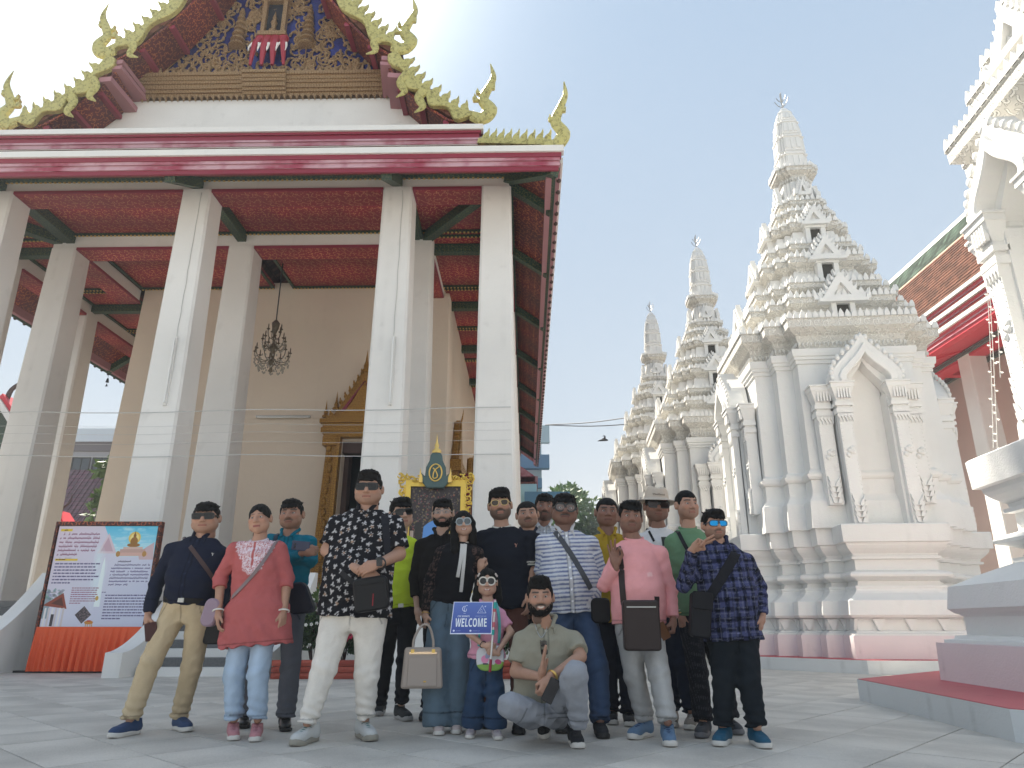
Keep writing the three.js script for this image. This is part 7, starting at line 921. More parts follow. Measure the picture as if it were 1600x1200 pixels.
person('lace', 'woman in black lace blouse with white ribbon tie and wide blue jeans', {
  z: -5.8, head: [723, 796, 725, 837], hyaw: 0.1, skin: SK.d, fem: 1, hair: 'long', smile: 0.6, bindi: 1, glasses: { kind: 'round', frame: [0.30, 0.34, 0.36], lens: [0.10, 0.115, 0.125], size: 1.15, thick: 0.006 }, n: [720, 848], sL: [684, 856], sR: [752, 856], eL: [672, 904, -0.02], wL: [665, 958, 0.05], eR: [757, 905, -0.06], wR: [750, 890, 0.02], hL: [690, 950], hR: [714, 950], kL: [682, 1030], aL: [685, 1126], tL: [686, 1151], kR: [714, 1030], aR: [713, 1124], tR: [713, 1149], tw: [31, 27, 31], k: 0.92, d: 0.105,
  top: { name: 'blouse', color: (x, y, z, arm) => { const a = arm(); if (a) { const q = Math.sin(x * 260 + 3 * Math.sin(y * 140)) * Math.sin(y * 240 + 3 * Math.sin(x * 120)); return q > 0.25 ? [0.085, 0.055, 0.048] : [0.012, 0.011, 0.013]; } return [0.011, 0.011, 0.014]; }, sleeve: 'long', hem: 0.06, cell: 0.0095, slim: 1, collar: 'crew', collarColor: [0.66, 0.62, 0.56] }, pants: { name: 'wide_jeans', color: [0.105, 0.155, 0.2], r: [0.094, 0.098, 0.118], top: 0.11, hem: -0.035, fade: 0.25, stack: 0.003 }, shoes: { style: 'sport', len: 0.24, mat: shoeM(0.5, 0.42, 0.4), sole: soleW, lace: laceW }, handL: { pose: 'grip', d: [0.05, -1, 0.1], n: [0.9, 0, -0.3] }, handR: { pose: 'grip', d: [0.15, 1, 0.25], n: [0.4, 0, -1] } });
person('tee', 'man in black t-shirt with white striped neckline and aviator sunglasses', {
  z: -6.1, head: [779, 763, 783, 813], skin: SK.b, hair: 'side', stubble: 0.75, must: 0.85, glasses: { kind: 'aviator', frame: [0.5, 0.36, 0.16], metal: 1, lens: [0.05, 0.035, 0.025], thick: 0.003 }, n: [784, 824], sL: [747, 832], sR: [837, 832], eL: [747, 890, -0.04], wL: [750, 940, 0.0], eR: [831, 894, 0.0], wR: [828, 930, 0.06], hL: [776, 946], hR: [808, 946], kL: [772, 1042], aL: [766, 1118], tL: [758, 1140], kR: [812, 1042], aR: [811, 1118], tR: [809, 1150], tw: [32, 36, 42], k: 1.02,
  top: { name: 'tshirt', color: (x, y, z, arm) => { const a = arm(); if (a) { const t = a.t; if ((t > 0.196 && t < 0.204) || (t > 0.215 && t < 0.226)) return [0.6, 0.58, 0.5]; } return [0.012, 0.014, 0.022]; }, sleeve: 'short', sl: 0.84, hem: -0.05, cell: 0.0095, collar: 'crew', collarColor: [0.62, 0.6, 0.54] }, pants: { color: [0.095, 0.04, 0.03], r: [0.088, 0.068, 0.06] }, shoes: { style: 'sport', mat: shoeM(0.014, 0.014, 0.018), sole: soleB, lace: laceB } });
person('girl', 'small girl in pink top and round sunglasses holding the welcome sign', {
  z: -5.5, head: [762, 886, 761, 932], headDz: 0.02, skin: SK.d, fem: 1, kid: 1, hair: 'girl', smile: 1, glasses: { kind: 'round', frame: [0.62, 0.58, 0.52], lens: [0.015, 0.015, 0.017], size: 1.1, thick: 0.007 }, n: [762, 940], sL: [738, 947], sR: [789, 950], eL: [733, 990, 0.04], wL: [757, 1009, 0.17], eR: [798, 988, 0.04], wR: [776, 1021, 0.17], hL: [750, 1030], hR: [770, 1030], kL: [744, 1080], aL: [738, 1130], tL: [732, 1156], kR: [774, 1080], aR: [774, 1132], tR: [780, 1158], tw: [23, 21, 23], k: 0.95, d: 0.085,
  top: { name: 'top', color: [0.66, 0.31, 0.42], sleeve: 'short', sl: 0.7, hem: 0.02, collar: 'crew', collarColor: [0.66, 0.31, 0.42] }, pants: { name: 'flared_jeans', color: [0.035, 0.065, 0.125], r: [0.092, 0.092, 0.115], top: 0.14, hem: -0.02, stack: 0.002 }, shoes: { style: 'sport', len: 0.26, mat: shoeM(0.42, 0.37, 0.38), sole: soleW, lace: shoeM(0.3, 0.22, 0.26) }, handL: { pose: 'grip', d: [0.9, -0.15, 0.2], n: [0.1, 0.2, -1] }, handR: { pose: 'grip', d: [-0.85, 0.25, 0.2], n: [-0.1, 0.2, -1] } });
person('kneeling', 'bearded man in sage polo shirt squatting in front of the group', {
  z: -5.22, sq: 1, head: [843, 902, 845, 963], headDz: 0.1, skin: SK.b, hair: 'quiff', beard: 1, stubble: 0.7, must: 0.95, smile: 1, wide: 1.0, n: [852, 974], sL: [807, 990], sR: [906, 990], eL: [806, 1050, 0.05], wL: [846, 1058, 0.3], eR: [907, 1026, 0.12], wR: [858, 1060, 0.34], hL: [828, 1104, -0.05], hR: [868, 1104, -0.05], kL: [797, 1102, -4.88], aL: [858, 1120, -5.12], tL: [848, 1157], kR: [899, 1052, -4.78], aR: [904, 1132, -4.98], tR: [905, 1172], tw: [42, 41, 45], belly: 0.35, k: 1.08,
  top: { name: 'polo_shirt', color: [0.30, 0.285, 0.225], sleeve: 'short', sl: 0.72, hem: 0.02, collar: 'shirt', vneck: 0.1 }, pants: { name: 'jeans', color: [0.30, 0.315, 0.35], r: [0.098, 0.076, 0.062], top: 0.12, fade: 0.2 }, shoes: { style: 'sport', mat: shoeM(0.012, 0.014, 0.018), sole: soleW, lace: laceB, dirL: [-0.25, 0, 1], tiltL: 0.5, dirR: [0.05, 0, 1] }, handL: { pose: 'pray', d: [0.12, 1, 0.15], n: [1, 0, 0.2] }, handR: { pose: 'grip', d: [-0.4, -0.9, 0.25], n: [-0.2, 0.3, -1] } });
person('hiddenLeft', 'short haired man mostly hidden at the shoulder of the man in black t-shirt', {
  z: -6.85, head: [822, 781, 826, 825], skin: SK.b, hair: 'buzz', wide: 1.08, must: 0.6, stubble: 0.3, tw: [30, 32, 36], sL: [796, 846], sR: [866, 846], top: { color: [0.015, 0.02, 0.04], sleeve: 'long', hem: -0.05, collar: 'shirt', vneck: 0.05 }, pants: { color: [0.02, 0.022, 0.03] }, shoes: { style: 'formal', mat: shoeM(0.012, 0.012, 0.013, 0.3), sole: soleB } });
person('hiddenRight', 'man with trimmed beard in pale shirt at the back before the trees', {
  z: -7.1, head: [852, 770, 850, 814], skin: SK.c, hair: 'short', must: 0.8, stubble: 0.6, tw: [30, 31, 36], sL: [822, 832], sR: [886, 832], top: { color: (x, y) => (Math.sin(y * 300) > 0.4 ? [0.3, 0.33, 0.42] : [0.55, 0.57, 0.6]), sleeve: 'long', hem: -0.05, collar: 'shirt', vneck: 0.05 }, pants: { color: [0.02, 0.022, 0.03] }, shoes: { style: 'formal', mat: shoeM(0.012, 0.012, 0.013, 0.3), sole: soleB } });
person('striped', 'man in blue and white striped shirt and thick black spectacles', {
  z: -5.95, head: [883, 770, 882, 820], skin: SK.e, hair: 'short', wide: 1.1, fat: 1, must: 0.9, glasses: { kind: 'round', clear: 1, frame: [0.01, 0.01, 0.01], lens: [1, 1, 1], size: 1.05, thick: 0.008 }, n: [883, 829], sL: [842, 840], sR: [930, 841], eL: [846, 890, -0.05], wL: [852, 940, -0.04], eR: [940, 898, -0.03], wR: [921, 942, 0.06], hL: [874, 955], hR: [912, 955], kL: [884, 1045], aL: [880, 1126], tL: [876, 1148], kR: [934, 1045], aR: [938, 1126], tR: [944, 1156], tw: [40, 44, 45], belly: 0.9, k: 1.08,
  top: { sleeve: 'long', hem: -0.02, cell: 0.008, collar: 'shirt', vneck: 0.03, collarColor: [0.62, 0.62, 0.64], color: (x, y, z, arm) => { const a = arm(); const v = a && a.t > 0.07 ? a.t + 0.01 : y; const n = 0.12 * noise(x * 50, y * 4, z * 50), q = Math.sin(v * 195) + n, q2 = Math.sin(v * 65 + 0.5); if (Math.abs(x) < 0.014 && z > 0) return [0.6, 0.61, 0.64]; return q > 0.45 - 0.3 * q2 * 0.5 ? [0.17, 0.2, 0.34] : q > 0.1 ? [0.4, 0.43, 0.54] : [0.64, 0.65, 0.68]; } },
  pants: { name: 'jeans', color: [0.04, 0.065, 0.12], r: [0.104, 0.082, 0.072], fade: 0.35 }, shoes: { style: 'sport', mat: shoeM(0.013, 0.015, 0.02), sole: soleB, lace: laceB }, handR: { pose: 'relax', d: [-0.45, -0.9, 0.1], n: [-0.3, 0, -1] } });
person('mustard', 'man in mustard shirt with balding hairline standing behind the pink sweatshirt', {
  z: -6.45, head: [949, 776, 949, 823], skin: SK.c, hair: 'buzz', wide: 1.06, n: [950, 834], sL: [921, 840], sR: [986, 840], hL: [944, 956], hR: [974, 956], kL: [951, 1043], aL: [956, 1112], tL: [957, 1134], kR: [980, 1048], aR: [982, 1114], tR: [984, 1137], eL: [918, 900, -0.06], eR: [992, 900, -0.06], tw: [30, 32, 35], belly: 0.4,
  top: { color: (x, y, z) => (Math.abs(x) < 0.012 ? [0.3, 0.2, 0.03] : [0.44, 0.285, 0.03]), sleeve: 'long', hem: -0.12, collar: 'shirt', vneck: 0.06, collarColor: [0.46, 0.30, 0.035] }, pants: { color: [0.014, 0.016, 0.026], r: [0.09, 0.07, 0.064] }, shoes: { style: 'sport', mat: shoeM(0.03, 0.03, 0.032), sole: soleW, lace: laceB } });
person('pink', 'man in pink sweatshirt and grey jeans raising his hand with finger and thumb joined', {
  z: -5.5, head: [985, 781, 986, 833], skin: SK.c, hair: 'side', must: 0.35, stubble: 0.3, n: [991, 843], sL: [962, 853], sR: [1038, 857], eL: [944, 914, 0.0], wL: [962, 884, 0.13], eR: [1047, 922, -0.02], wR: [1052, 967, 0.06], hL: [982, 975], hR: [1016, 975], kL: [991, 1054], aL: [1008, 1124], tL: [984, 1157], kR: [1030, 1056], aR: [1043, 1128], tR: [1048, 1169], tw: [36, 39, 39], belly: 0.75,
  top: { name: 'sweatshirt', color: (x, y, z, arm) => (!arm() && Math.abs(x - 0.075) < 0.02 && Math.abs(y - 0.34) < 0.016 && z > 0 ? [0.86, 0.5, 0.5] : [0.80, 0.36, 0.365]), sleeve: 'long', hem: 0.0, collar: 'crew', fold: 0.9 }, pants: { name: 'jeans', color: [0.37, 0.365, 0.355], r: [0.094, 0.075, 0.067], fade: 0.25 }, shoes: { style: 'sport', len: 0.29, mat: shoeM(0.11, 0.19, 0.30), sole: soleW, lace: shoeM(0.03, 0.05, 0.12) }, handL: { pose: 'ok', d: [-0.1, 1, 0.05], n: [0.15, 0, 1] }, handR: { pose: 'grip', d: [-0.1, -1, 0.15], n: [-0.9, 0, -0.3] } });
person('hat', 'man in white t-shirt, pale sun hat and dark sunglasses', {
  z: -6.25, head: [1027, 766, 1027, 815], skin: SK.c, hair: 'buzz', wide: 1.06, stubble: 0.3, glasses: { ...blackF, size: 1.2, lens: [0.03, 0.018, 0.016] }, n: [1029, 826], sL: [993, 836], sR: [1064, 836], hL: [1034, 950], hR: [1062, 950], kL: [1046, 1040], aL: [1050, 1110], tL: [1050, 1138], kR: [1068, 1040], aR: [1081, 1112], tR: [1076, 1142], eL: [992, 895, -0.05], eR: [1068, 895, -0.06], tw: [31, 33, 35], belly: 0.4,
  top: { name: 'tshirt', color: [0.70, 0.70, 0.71], sleeve: 'short', hem: -0.06, collar: 'crew' }, pants: { color: [0.013, 0.018, 0.034], r: [0.092, 0.074, 0.07] }, shoes: { style: 'sport', mat: shoeM(0.25, 0.22, 0.19), sole: soleW, lace: laceW } });
person('green', 'man in green t-shirt and dark pinstriped trousers with bracelets', {
  z: -5.85, head: [1073, 764, 1078, 812], hyaw: 0.25, skin: SK.b, hair: 'buzz', must: 0.2, stubble: 0.3, n: [1075, 826], sL: [1043, 838], sR: [1108, 838], eL: [1056, 914, 0.0], wL: [1064, 960, 0.05], eR: [1116, 900, -0.08], wR: [1112, 950, -0.1], hL: [1076, 956], hR: [1104, 956], kL: [1090, 1050], aL: [1099, 1126], tL: [1093, 1155], kR: [1128, 1050], aR: [1140, 1122], tR: [1158, 1150], tw: [31, 31, 36],
  top: { name: 'tshirt', color: [0.14, 0.255, 0.145], sleeve: 'short', sl: 0.78, hem: -0.04, collar: 'crew' }, pants: { color: (x, y, z) => { const q = Math.sin((x + 0.11 * y) * 400); return q > 0.9 ? [0.045, 0.045, 0.055] : [0.012, 0.013, 0.018]; }, cell: 0.008, r: [0.09, 0.074, 0.07] }, shoes: { style: 'sport', mat: shoeM(0.05, 0.055, 0.065), sole: std({ color: lin(0.16, 0.16, 0.17), roughness: 0.8 }), lace: laceB } });
person('plaid', 'man in navy plaid shirt and mirrored blue sunglasses making a finger sign', {
  z: -5.3, head: [1115, 796, 1120, 843], hyaw: 0.2, skin: SK.b, hair: 'side', wide: 1.05, stubble: 0.45, must: 0.6, glasses: { kind: 'visor', frame: [0.02, 0.03, 0.05], lens: [0.02, 0.28, 0.62], mirror: 1, size: 1.05 }, n: [1124, 848], sL: [1083, 864], sR: [1172, 868], eL: [1068, 914, 0.04], wL: [1082, 858, 0.17], eR: [1186, 916, -0.02], wR: [1191, 962, 0.05], hL: [1126, 986], hR: [1162, 986], kL: [1131, 1062], aL: [1130, 1134], tL: [1120, 1168], kR: [1171, 1068], aR: [1183, 1136], tR: [1200, 1172], tw: [39, 42, 44], belly: 0.7, k: 1.05,
  top: { sleeve: 'long', hem: -0.1, cell: 0.008, collar: 'shirt', vneck: 0.05, collarColor: [0.03, 0.035, 0.075], color: (x, y, z, arm) => { const a = arm(); const on = a && a.t > 0.07, u = on ? z + x : x + (z < 0 ? 0.2 : 0), v = on ? a.t : y; const f = (s) => { const m = ((s / 0.066) % 1 + 1) % 1; return m < 0.42 ? 1 : 0; }, ln = (s) => { const m = ((s / 0.066 + 0.21) % 1 + 1) % 1; return m < 0.06 || (m > 0.5 && m < 0.55) ? 1 : 0; }; const d = f(u) + f(v), t = ln(u) + ln(v); const b = d === 2 ? [0.006, 0.007, 0.012] : d === 1 ? [0.022, 0.026, 0.06] : [0.062, 0.07, 0.16]; return t ? mixc(b, [0.2, 0.21, 0.3], 0.35 * t) : b; } },
  pants: { color: [0.012, 0.016, 0.021], r: [0.098, 0.076, 0.066] }, shoes: { style: 'slip', mat: shoeM(0.012, 0.085, 0.15), sole: soleW }, handL: { pose: 'vee', d: [0.75, 0.6, 0.35], n: [0.2, -0.35, 1] }, handR: { pose: 'relax', d: [-0.25, -1, 0.1] } });
// ---------------------------------------------------------------- bags, straps, phones, sign, hat, small wear
const rrect = (x0, x1, y0, y1, r, skew = 0, top = 1) => { const p = [], cx = (x0 + x1) / 2; for (const [X, Y, a] of [[x1 - r, y0 + r, -1.57], [x1 - r, y1 - r, 0], [x0 + r, y1 - r, 1.57], [x0 + r, y0 + r, 3.14]]) for (let i = 0; i <= 4; i++) { const t = a + i * 0.3927, y = Y + r * Math.sin(t); const k = lerp(1, top, (y - y0) / (y1 - y0)); p.push([cx + (X + r * Math.cos(t) - cx) * k + skew * (y - y0), y]); } return p; };
const strapThing = (T, W, spots, w, m, back) => { const g = strapGeo(W, spots, w, back); g.translate(-T.position.x, -T.position.y, -T.position.z); return mesh('strap', g, m, T); };
const blackL = leather(0.012, 0.012, 0.014, 0.5), P = PEOPLE;
{ // wallet, phones
  const card = (name, label, cat, px, py, z, w, h, rot, m, yaw = 0.2) => { const p = at(px, py, z), T = thing(name, label, cat, p.toArray(), yaw); const b = new MB().ext(rrect(-w / 2, w / 2, -h / 2, h / 2, 0.008), -0.005, 0.006, [], 0.002); b.xf(new THREE.Matrix4().makeRotationZ(rot)); b.build('case', m, T); return [T, rot]; };
  card('wallet', 'dark maroon wallet in the hand of the man in navy shirt', 'wallet', 236, 987, P.navy.J.wL.z + 0.07, 0.085, 0.13, 0.22, leather(0.06, 0.022, 0.022));
  card('wallet', 'brown leather wallet in the hand of the man in pink sweatshirt', 'wallet', 1036, 986, P.pink.J.wR.z + 0.05, 0.07, 0.12, 0.45, leather(0.17, 0.07, 0.03));
  const [a, r1] = card('phone', 'dark blue phone held against the teal shirt', 'phone', 470, 853, P.teal.J.wL.z + 0.03, 0.14, 0.075, -0.08, std({ color: lin(0.02, 0.03, 0.09), roughness: 0.25 })); const l = new MB(); for (const q of [-0.012, 0.012]) l.ball(-0.045, q, 0.008, 0.008, 1, 1, 0.4, 8); l.build('camera_lens', M.blackplastic, a);
  card('phone', 'black phone in the hand of the squatting man', 'phone', 861, 1079, P.kneeling.J.wR.z + 0.03, 0.075, 0.15, -0.5, std({ color: lin(0.015, 0.015, 0.02), roughness: 0.2 }));
}
function bag(label, W, px, py, z, w, h, d, m, o = {}) {
  const p = at(px, py, z), T = thing('shoulder_bag', label, 'bag', p.toArray(), o.yaw || 0); const b = new MB().ext(rrect(-w / 2, w / 2, -h / 2, h / 2, o.r || 0.03, o.skew || 0, o.top || 1), -d / 2, d / 2, [], 0.012); if (o.rot) b.xf(new THREE.Matrix4().makeRotationZ(o.rot)); b.build('body', m, T);
  if (o.flap) { const f = new MB().ext(rrect(-w / 2 - 0.003, w / 2 + 0.003, h * 0.12, h / 2 + 0.004, 0.02, o.skew || 0, o.top || 1), d / 2 - 0.002, d / 2 + 0.012, [], 0.005); if (o.rot) f.xf(new THREE.Matrix4().makeRotationZ(o.rot)); f.build('flap', m, T); }
  if (o.zip) { const f = new MB().box(-w * 0.4, w * 0.4, h * o.zip - 0.004, h * o.zip + 0.004, d / 2, d / 2 + 0.004); if (o.rot) f.xf(new THREE.Matrix4().makeRotationZ(o.rot)); f.build('zip', o.zipM || M.metal, T); }
  if (o.strap) for (const s of o.strap) strapThing(T, W, s.p, s.w, s.m || m, s.back); return T;
}
bag('black bag of the man in navy shirt, half hidden behind the coral kurta', P.navy, 338, 985, -5.72, 0.17, 0.2, 0.07, blackL, { strap: [{ p: [[286, 840], [303, 862], [322, 888], [340, 915]], w: 0.03, m: leather(0.075, 0.045, 0.042), back: 1 }] });
bag('mauve round bag at the hip of the woman in coral kurta', P.kurta, 331, 957, -5.46, 0.11, 0.2, 0.09, leather(0.30, 0.22, 0.28), { r: 0.05, rot: -0.2, strap: [{ p: [[431, 847], [418, 868], [397, 896], [372, 924], [350, 946]], w: 0.024, m: leather(0.22, 0.17, 0.18), back: 1 }] });
bag('slouchy navy satchel behind the coral kurta at the teal shirt', P.teal, 474, 934, -5.82, 0.2, 0.24, 0.1, leather(0.012, 0.014, 0.028, 0.6), { r: 0.05, skew: -0.18, top: 0.62, rot: 0.1, strap: [{ p: [[432, 836], [430, 846], [431, 858]], w: 0.035, m: leather(0.02, 0.035, 0.06), back: 1 }] });
bag('black sling bag with red stripe under the clasped hands of the floral shirt', P.floral, 580, 928, -5.12, 0.235, 0.225, 0.07, blackL, { rot: 0.16, strap: [{ p: [[601, 806], [603, 830], [605, 860], [606, 884]], w: 0.055, m: leather(0.014, 0.015, 0.022, 0.7), back: 1 }, { p: [[533, 893], [545, 905], [556, 912]], w: 0.035, m: leather(0.014, 0.015, 0.02) }], zip: 0.3, zipM: blackL });
{ const T = scene.children.find((c) => c.userData.label?.startsWith('black sling bag')); new MB().box(0.018, 0.024, -0.08, 0.0, 0.036, 0.04).build('red_stripe', leather(0.3, 0.02, 0.03), T); }
bag('black bag at the hip of the man in striped shirt', P.striped, 938, 954, -5.85, 0.15, 0.19, 0.07, blackL, { r: 0.04, strap: [{ p: [[868, 832], [880, 848], [896, 872], [910, 896], [923, 920]], w: 0.042, m: leather(0.075, 0.08, 0.09, 0.7), back: 1 }] });
bag('dark brown leather messenger bag in front of the pink sweatshirt', P.pink, 1002, 977, -5.22, 0.255, 0.335, 0.08, leather(0.036, 0.025, 0.024, 0.4), { r: 0.025, zip: 0.36, strap: [{ p: [[966, 856], [970, 878], [972, 910], [975, 945]], w: 0.045, back: 1 }, { p: [[1026, 932], [1026, 940], [1026, 950]], w: 0.04 }] });
bag('black bag hanging from a wide strap beside the plaid shirt', P.plaid, 1094, 961, -5.16, 0.14, 0.30, 0.09, leather(0.009, 0.009, 0.012, 0.6), { r: 0.03, flap: 1, rot: -0.12, strap: [{ p: [[1150, 864], [1138, 885], [1122, 912], [1106, 938]], w: 0.07, m: leather(0.009, 0.009, 0.013, 0.7), back: 1 }] });
{ // handbag
  const beige = leather(0.40, 0.34, 0.30, 0.42), p = at(660, 1043, -5.56), T = thing('handbag', 'beige structured handbag with gold bar held by the woman in lace blouse', 'handbag', p.toArray(), 0.12); const w = 0.30, h = 0.275;
  new MB().ext(rrect(-w / 2, w / 2, -h / 2, h / 2, 0.02, 0, 0.88), -0.07, 0.07, [], 0.012).build('body', beige, T); new MB().ext(rrect(-w * 0.36, w * 0.36, -h * 0.44, h * 0.28, 0.01, 0, 0.95), 0.066, 0.078, [], 0.004).build('front_panel', beige, T); new MB().box(-w * 0.33, w * 0.33, h * 0.34, h * 0.40, 0.068, 0.076).build('gold_bar', std({ color: lin(0.78, 0.6, 0.42), metalness: 0.8, roughness: 0.25 }), T); new MB().ball(0.02, -0.09, 0.079, 0.006, 2, 1, 0.3, 6).build('clasp_mark', M.goldplain, T);
  for (const z of [0.045, -0.045]) { const q = new MB(); q.tube([V(-0.075, h / 2 - 0.02, z), V(-0.068, h / 2 + 0.06, z * 0.8), V(-0.01, h / 2 + 0.155, z * 0.3), V(0.03, h / 2 + 0.155, z * 0.3), V(0.07, h / 2 + 0.06, z * 0.8), V(0.075, h / 2 - 0.02, z)], 0.0095, 30, 7); q.build('handle', beige, T); }
  const r = new MB(); for (const x of [-0.075, 0.075]) r.box(x - 0.012, x + 0.012, h / 2 - 0.035, h / 2 - 0.01, 0.05, 0.079); r.build('fittings', M.goldplain, T, 'stuff');
}
{ // welcome sign on a stick
  const z = P.girl.J.wL.z + 0.045, c = at(738, 965.5, z), TL = at(708.7, 940.3, z), BR = at(768, 990.7, z), w = 0.29, h = TL.y - BR.y, T = thing('welcome_sign', 'small blue hand sign reading WELCOME held by the girl', 'sign', c.toArray(), 0.02);
  const tex = canvasTex(820, 660, (g, W, H) => { g.fillStyle = '#dfe6fb'; g.fillRect(0, 0, W, H); const gr = g.createLinearGradient(0, 0, 0, H); gr.addColorStop(0, '#5f7cc8'); gr.addColorStop(1, '#3d52a4'); g.fillStyle = gr; g.fillRect(14, 12, W - 28, H - 34); g.fillStyle = '#eef6ff'; g.strokeStyle = '#e6efff';
    g.textAlign = 'center'; g.save(); g.translate(W * 0.49, 510); g.scale(0.92, 1.7); g.font = 'bold 142px sans-serif'; g.fillText('WELCOME', 0, 0); g.restore(); g.font = 'bold 44px sans-serif'; g.fillText('CYC EVENTS', 240, 312); g.font = '27px sans-serif'; g.fillStyle = 'rgba(225,235,255,.7)'; g.fillText('AFFINITY WE HUB', 590, 305); g.font = '18px sans-serif'; g.fillText('of events', 590, 334);
    g.font = '22px sans-serif'; g.textAlign = 'left'; g.fillText('cycevents', 110, 598); g.fillText('cycevents.com', 440, 598); g.fillStyle = '#dfe9ff'; for (const x of [70, 400]) { g.beginPath(); g.arc(x, 590, 20, 0, 7); g.fill(); }
    g.lineWidth = 7; g.beginPath(); g.moveTo(605, 75); g.lineTo(522, 228); g.lineTo(690, 228); g.closePath(); g.stroke(); g.lineWidth = 4; g.beginPath(); g.arc(595, 180, 22, 0.5, 5.2); g.moveTo(600, 145); g.lineTo(620, 205); g.stroke(); g.beginPath(); g.moveTo(650, 90); g.lineTo(690, 78); g.lineTo(672, 112); g.fill();
    g.lineWidth = 12; g.beginPath(); g.arc(255, 140, 55, 4.4, 1.2, true); g.stroke(); g.lineWidth = 9; g.beginPath(); g.moveTo(300, 78); g.quadraticCurveTo(245, 60, 240, 150); g.quadraticCurveTo(240, 205, 282, 190); g.lineTo(284, 140); g.stroke(); g.fillRect(232, 232, 44, 6); });
  const sk = -0.055; const b = new MB().ext([[-w / 2 - 0.01, -h / 2], [w / 2 - 0.008, -h / 2], [w / 2, h / 2], [-w / 2 + 0.012, h / 2]], -0.003, 0.003); b.build('board', M.white, T); const pg = new THREE.PlaneGeometry(w, h); { const q = pg.attributes.position; for (let i = 0; i < q.count; i++) q.setX(i, q.getX(i) + (q.getY(i) > 0 ? (q.getX(i) < 0 ? 0.012 : 0) : (q.getX(i) < 0 ? -0.01 : -0.008))); } pg.translate(0, 0, 0.0042); mesh('print', pg, std({ map: tex, roughness: 0.5 }), T);
  const st = new MB().tube([at(774, 938, z - 0.01).sub(c), at(770.5, 985, z - 0.01).sub(c), at(765.5, 1050, z - 0.01).sub(c)], 0.0065, 10, 7); st.build('stick', M.white, T);
  const band = (y0, y1, r, col) => { const a = at(lerp(774, 765.5, (y0 - 938) / 112), y0, z - 0.01).sub(c), e = at(lerp(774, 765.5, (y1 - 938) / 112), y1, z - 0.01).sub(c); new MB().tube([a, e], r, 2, 7).build('tape_band', std({ color: lin(...col), roughness: 0.6 }), T); };
  band(941, 951, 0.012, [0.03, 0.42, 0.40]); band(951, 956, 0.0115, [0.6, 0.13, 0.16]); band(972, 980, 0.0115, [0.6, 0.14, 0.19]); band(984, 992, 0.012, [0.03, 0.40, 0.37]); band(1030, 1050, 0.010, [0.30, 0.02, 0.05]);
}
{ // the girl's bag and lanyard
  const z = P.girl.J.wL.z - 0.055, p = at(766, 1028, z), T = thing('child_bag', 'small pale child bag with pink and green print hanging before the girl', 'bag', p.toArray()); const tex = canvasTex(256, 256, (g) => { g.fillStyle = '#cfd0d6'; g.fillRect(0, 0, 256, 256); g.fillStyle = '#86b04e'; g.beginPath(); g.ellipse(90, 230, 120, 46, 0, 0, 7); g.fill(); g.beginPath(); g.ellipse(220, 210, 60, 50, 0, 0, 7); g.fill(); g.fillStyle = '#e390b8'; g.beginPath(); g.ellipse(80, 140, 34, 38, 0, 0, 7); g.fill(); g.fillStyle = '#c54a86'; g.beginPath(); g.ellipse(200, 165, 30, 24, 0.4, 0, 7); g.fill(); g.fillStyle = '#3c3852'; g.fillRect(62, 178, 46, 14); g.fillStyle = '#9aa2c2'; g.beginPath(); g.ellipse(120, 80, 26, 60, 0.5, 0, 7); g.fill(); });
  const b = new MB().ext(rrect(-0.098, 0.098, -0.085, 0.085, 0.06), -0.022, 0.02, [], 0.008); const g = b.geo(); const uv = g.attributes.uv, ps = g.attributes.position; for (let i = 0; i < uv.count; i++) uv.setXY(i, ps.getX(i) / 0.2 + 0.5, ps.getY(i) / 0.175 + 0.5); mesh('body', g, std({ map: tex, roughness: 0.5 }), T); const teal = std({ color: lin(0.10, 0.42, 0.42), roughness: 0.7 });
  strapThing(T, P.girl, [[753, 941], [752, 955], [750, 985], [748, 1010]], 0.016, teal, 1); strapThing(T, P.girl, [[774, 941], [778, 955], [780, 980], [779, 1005]], 0.022, teal, 1);
}
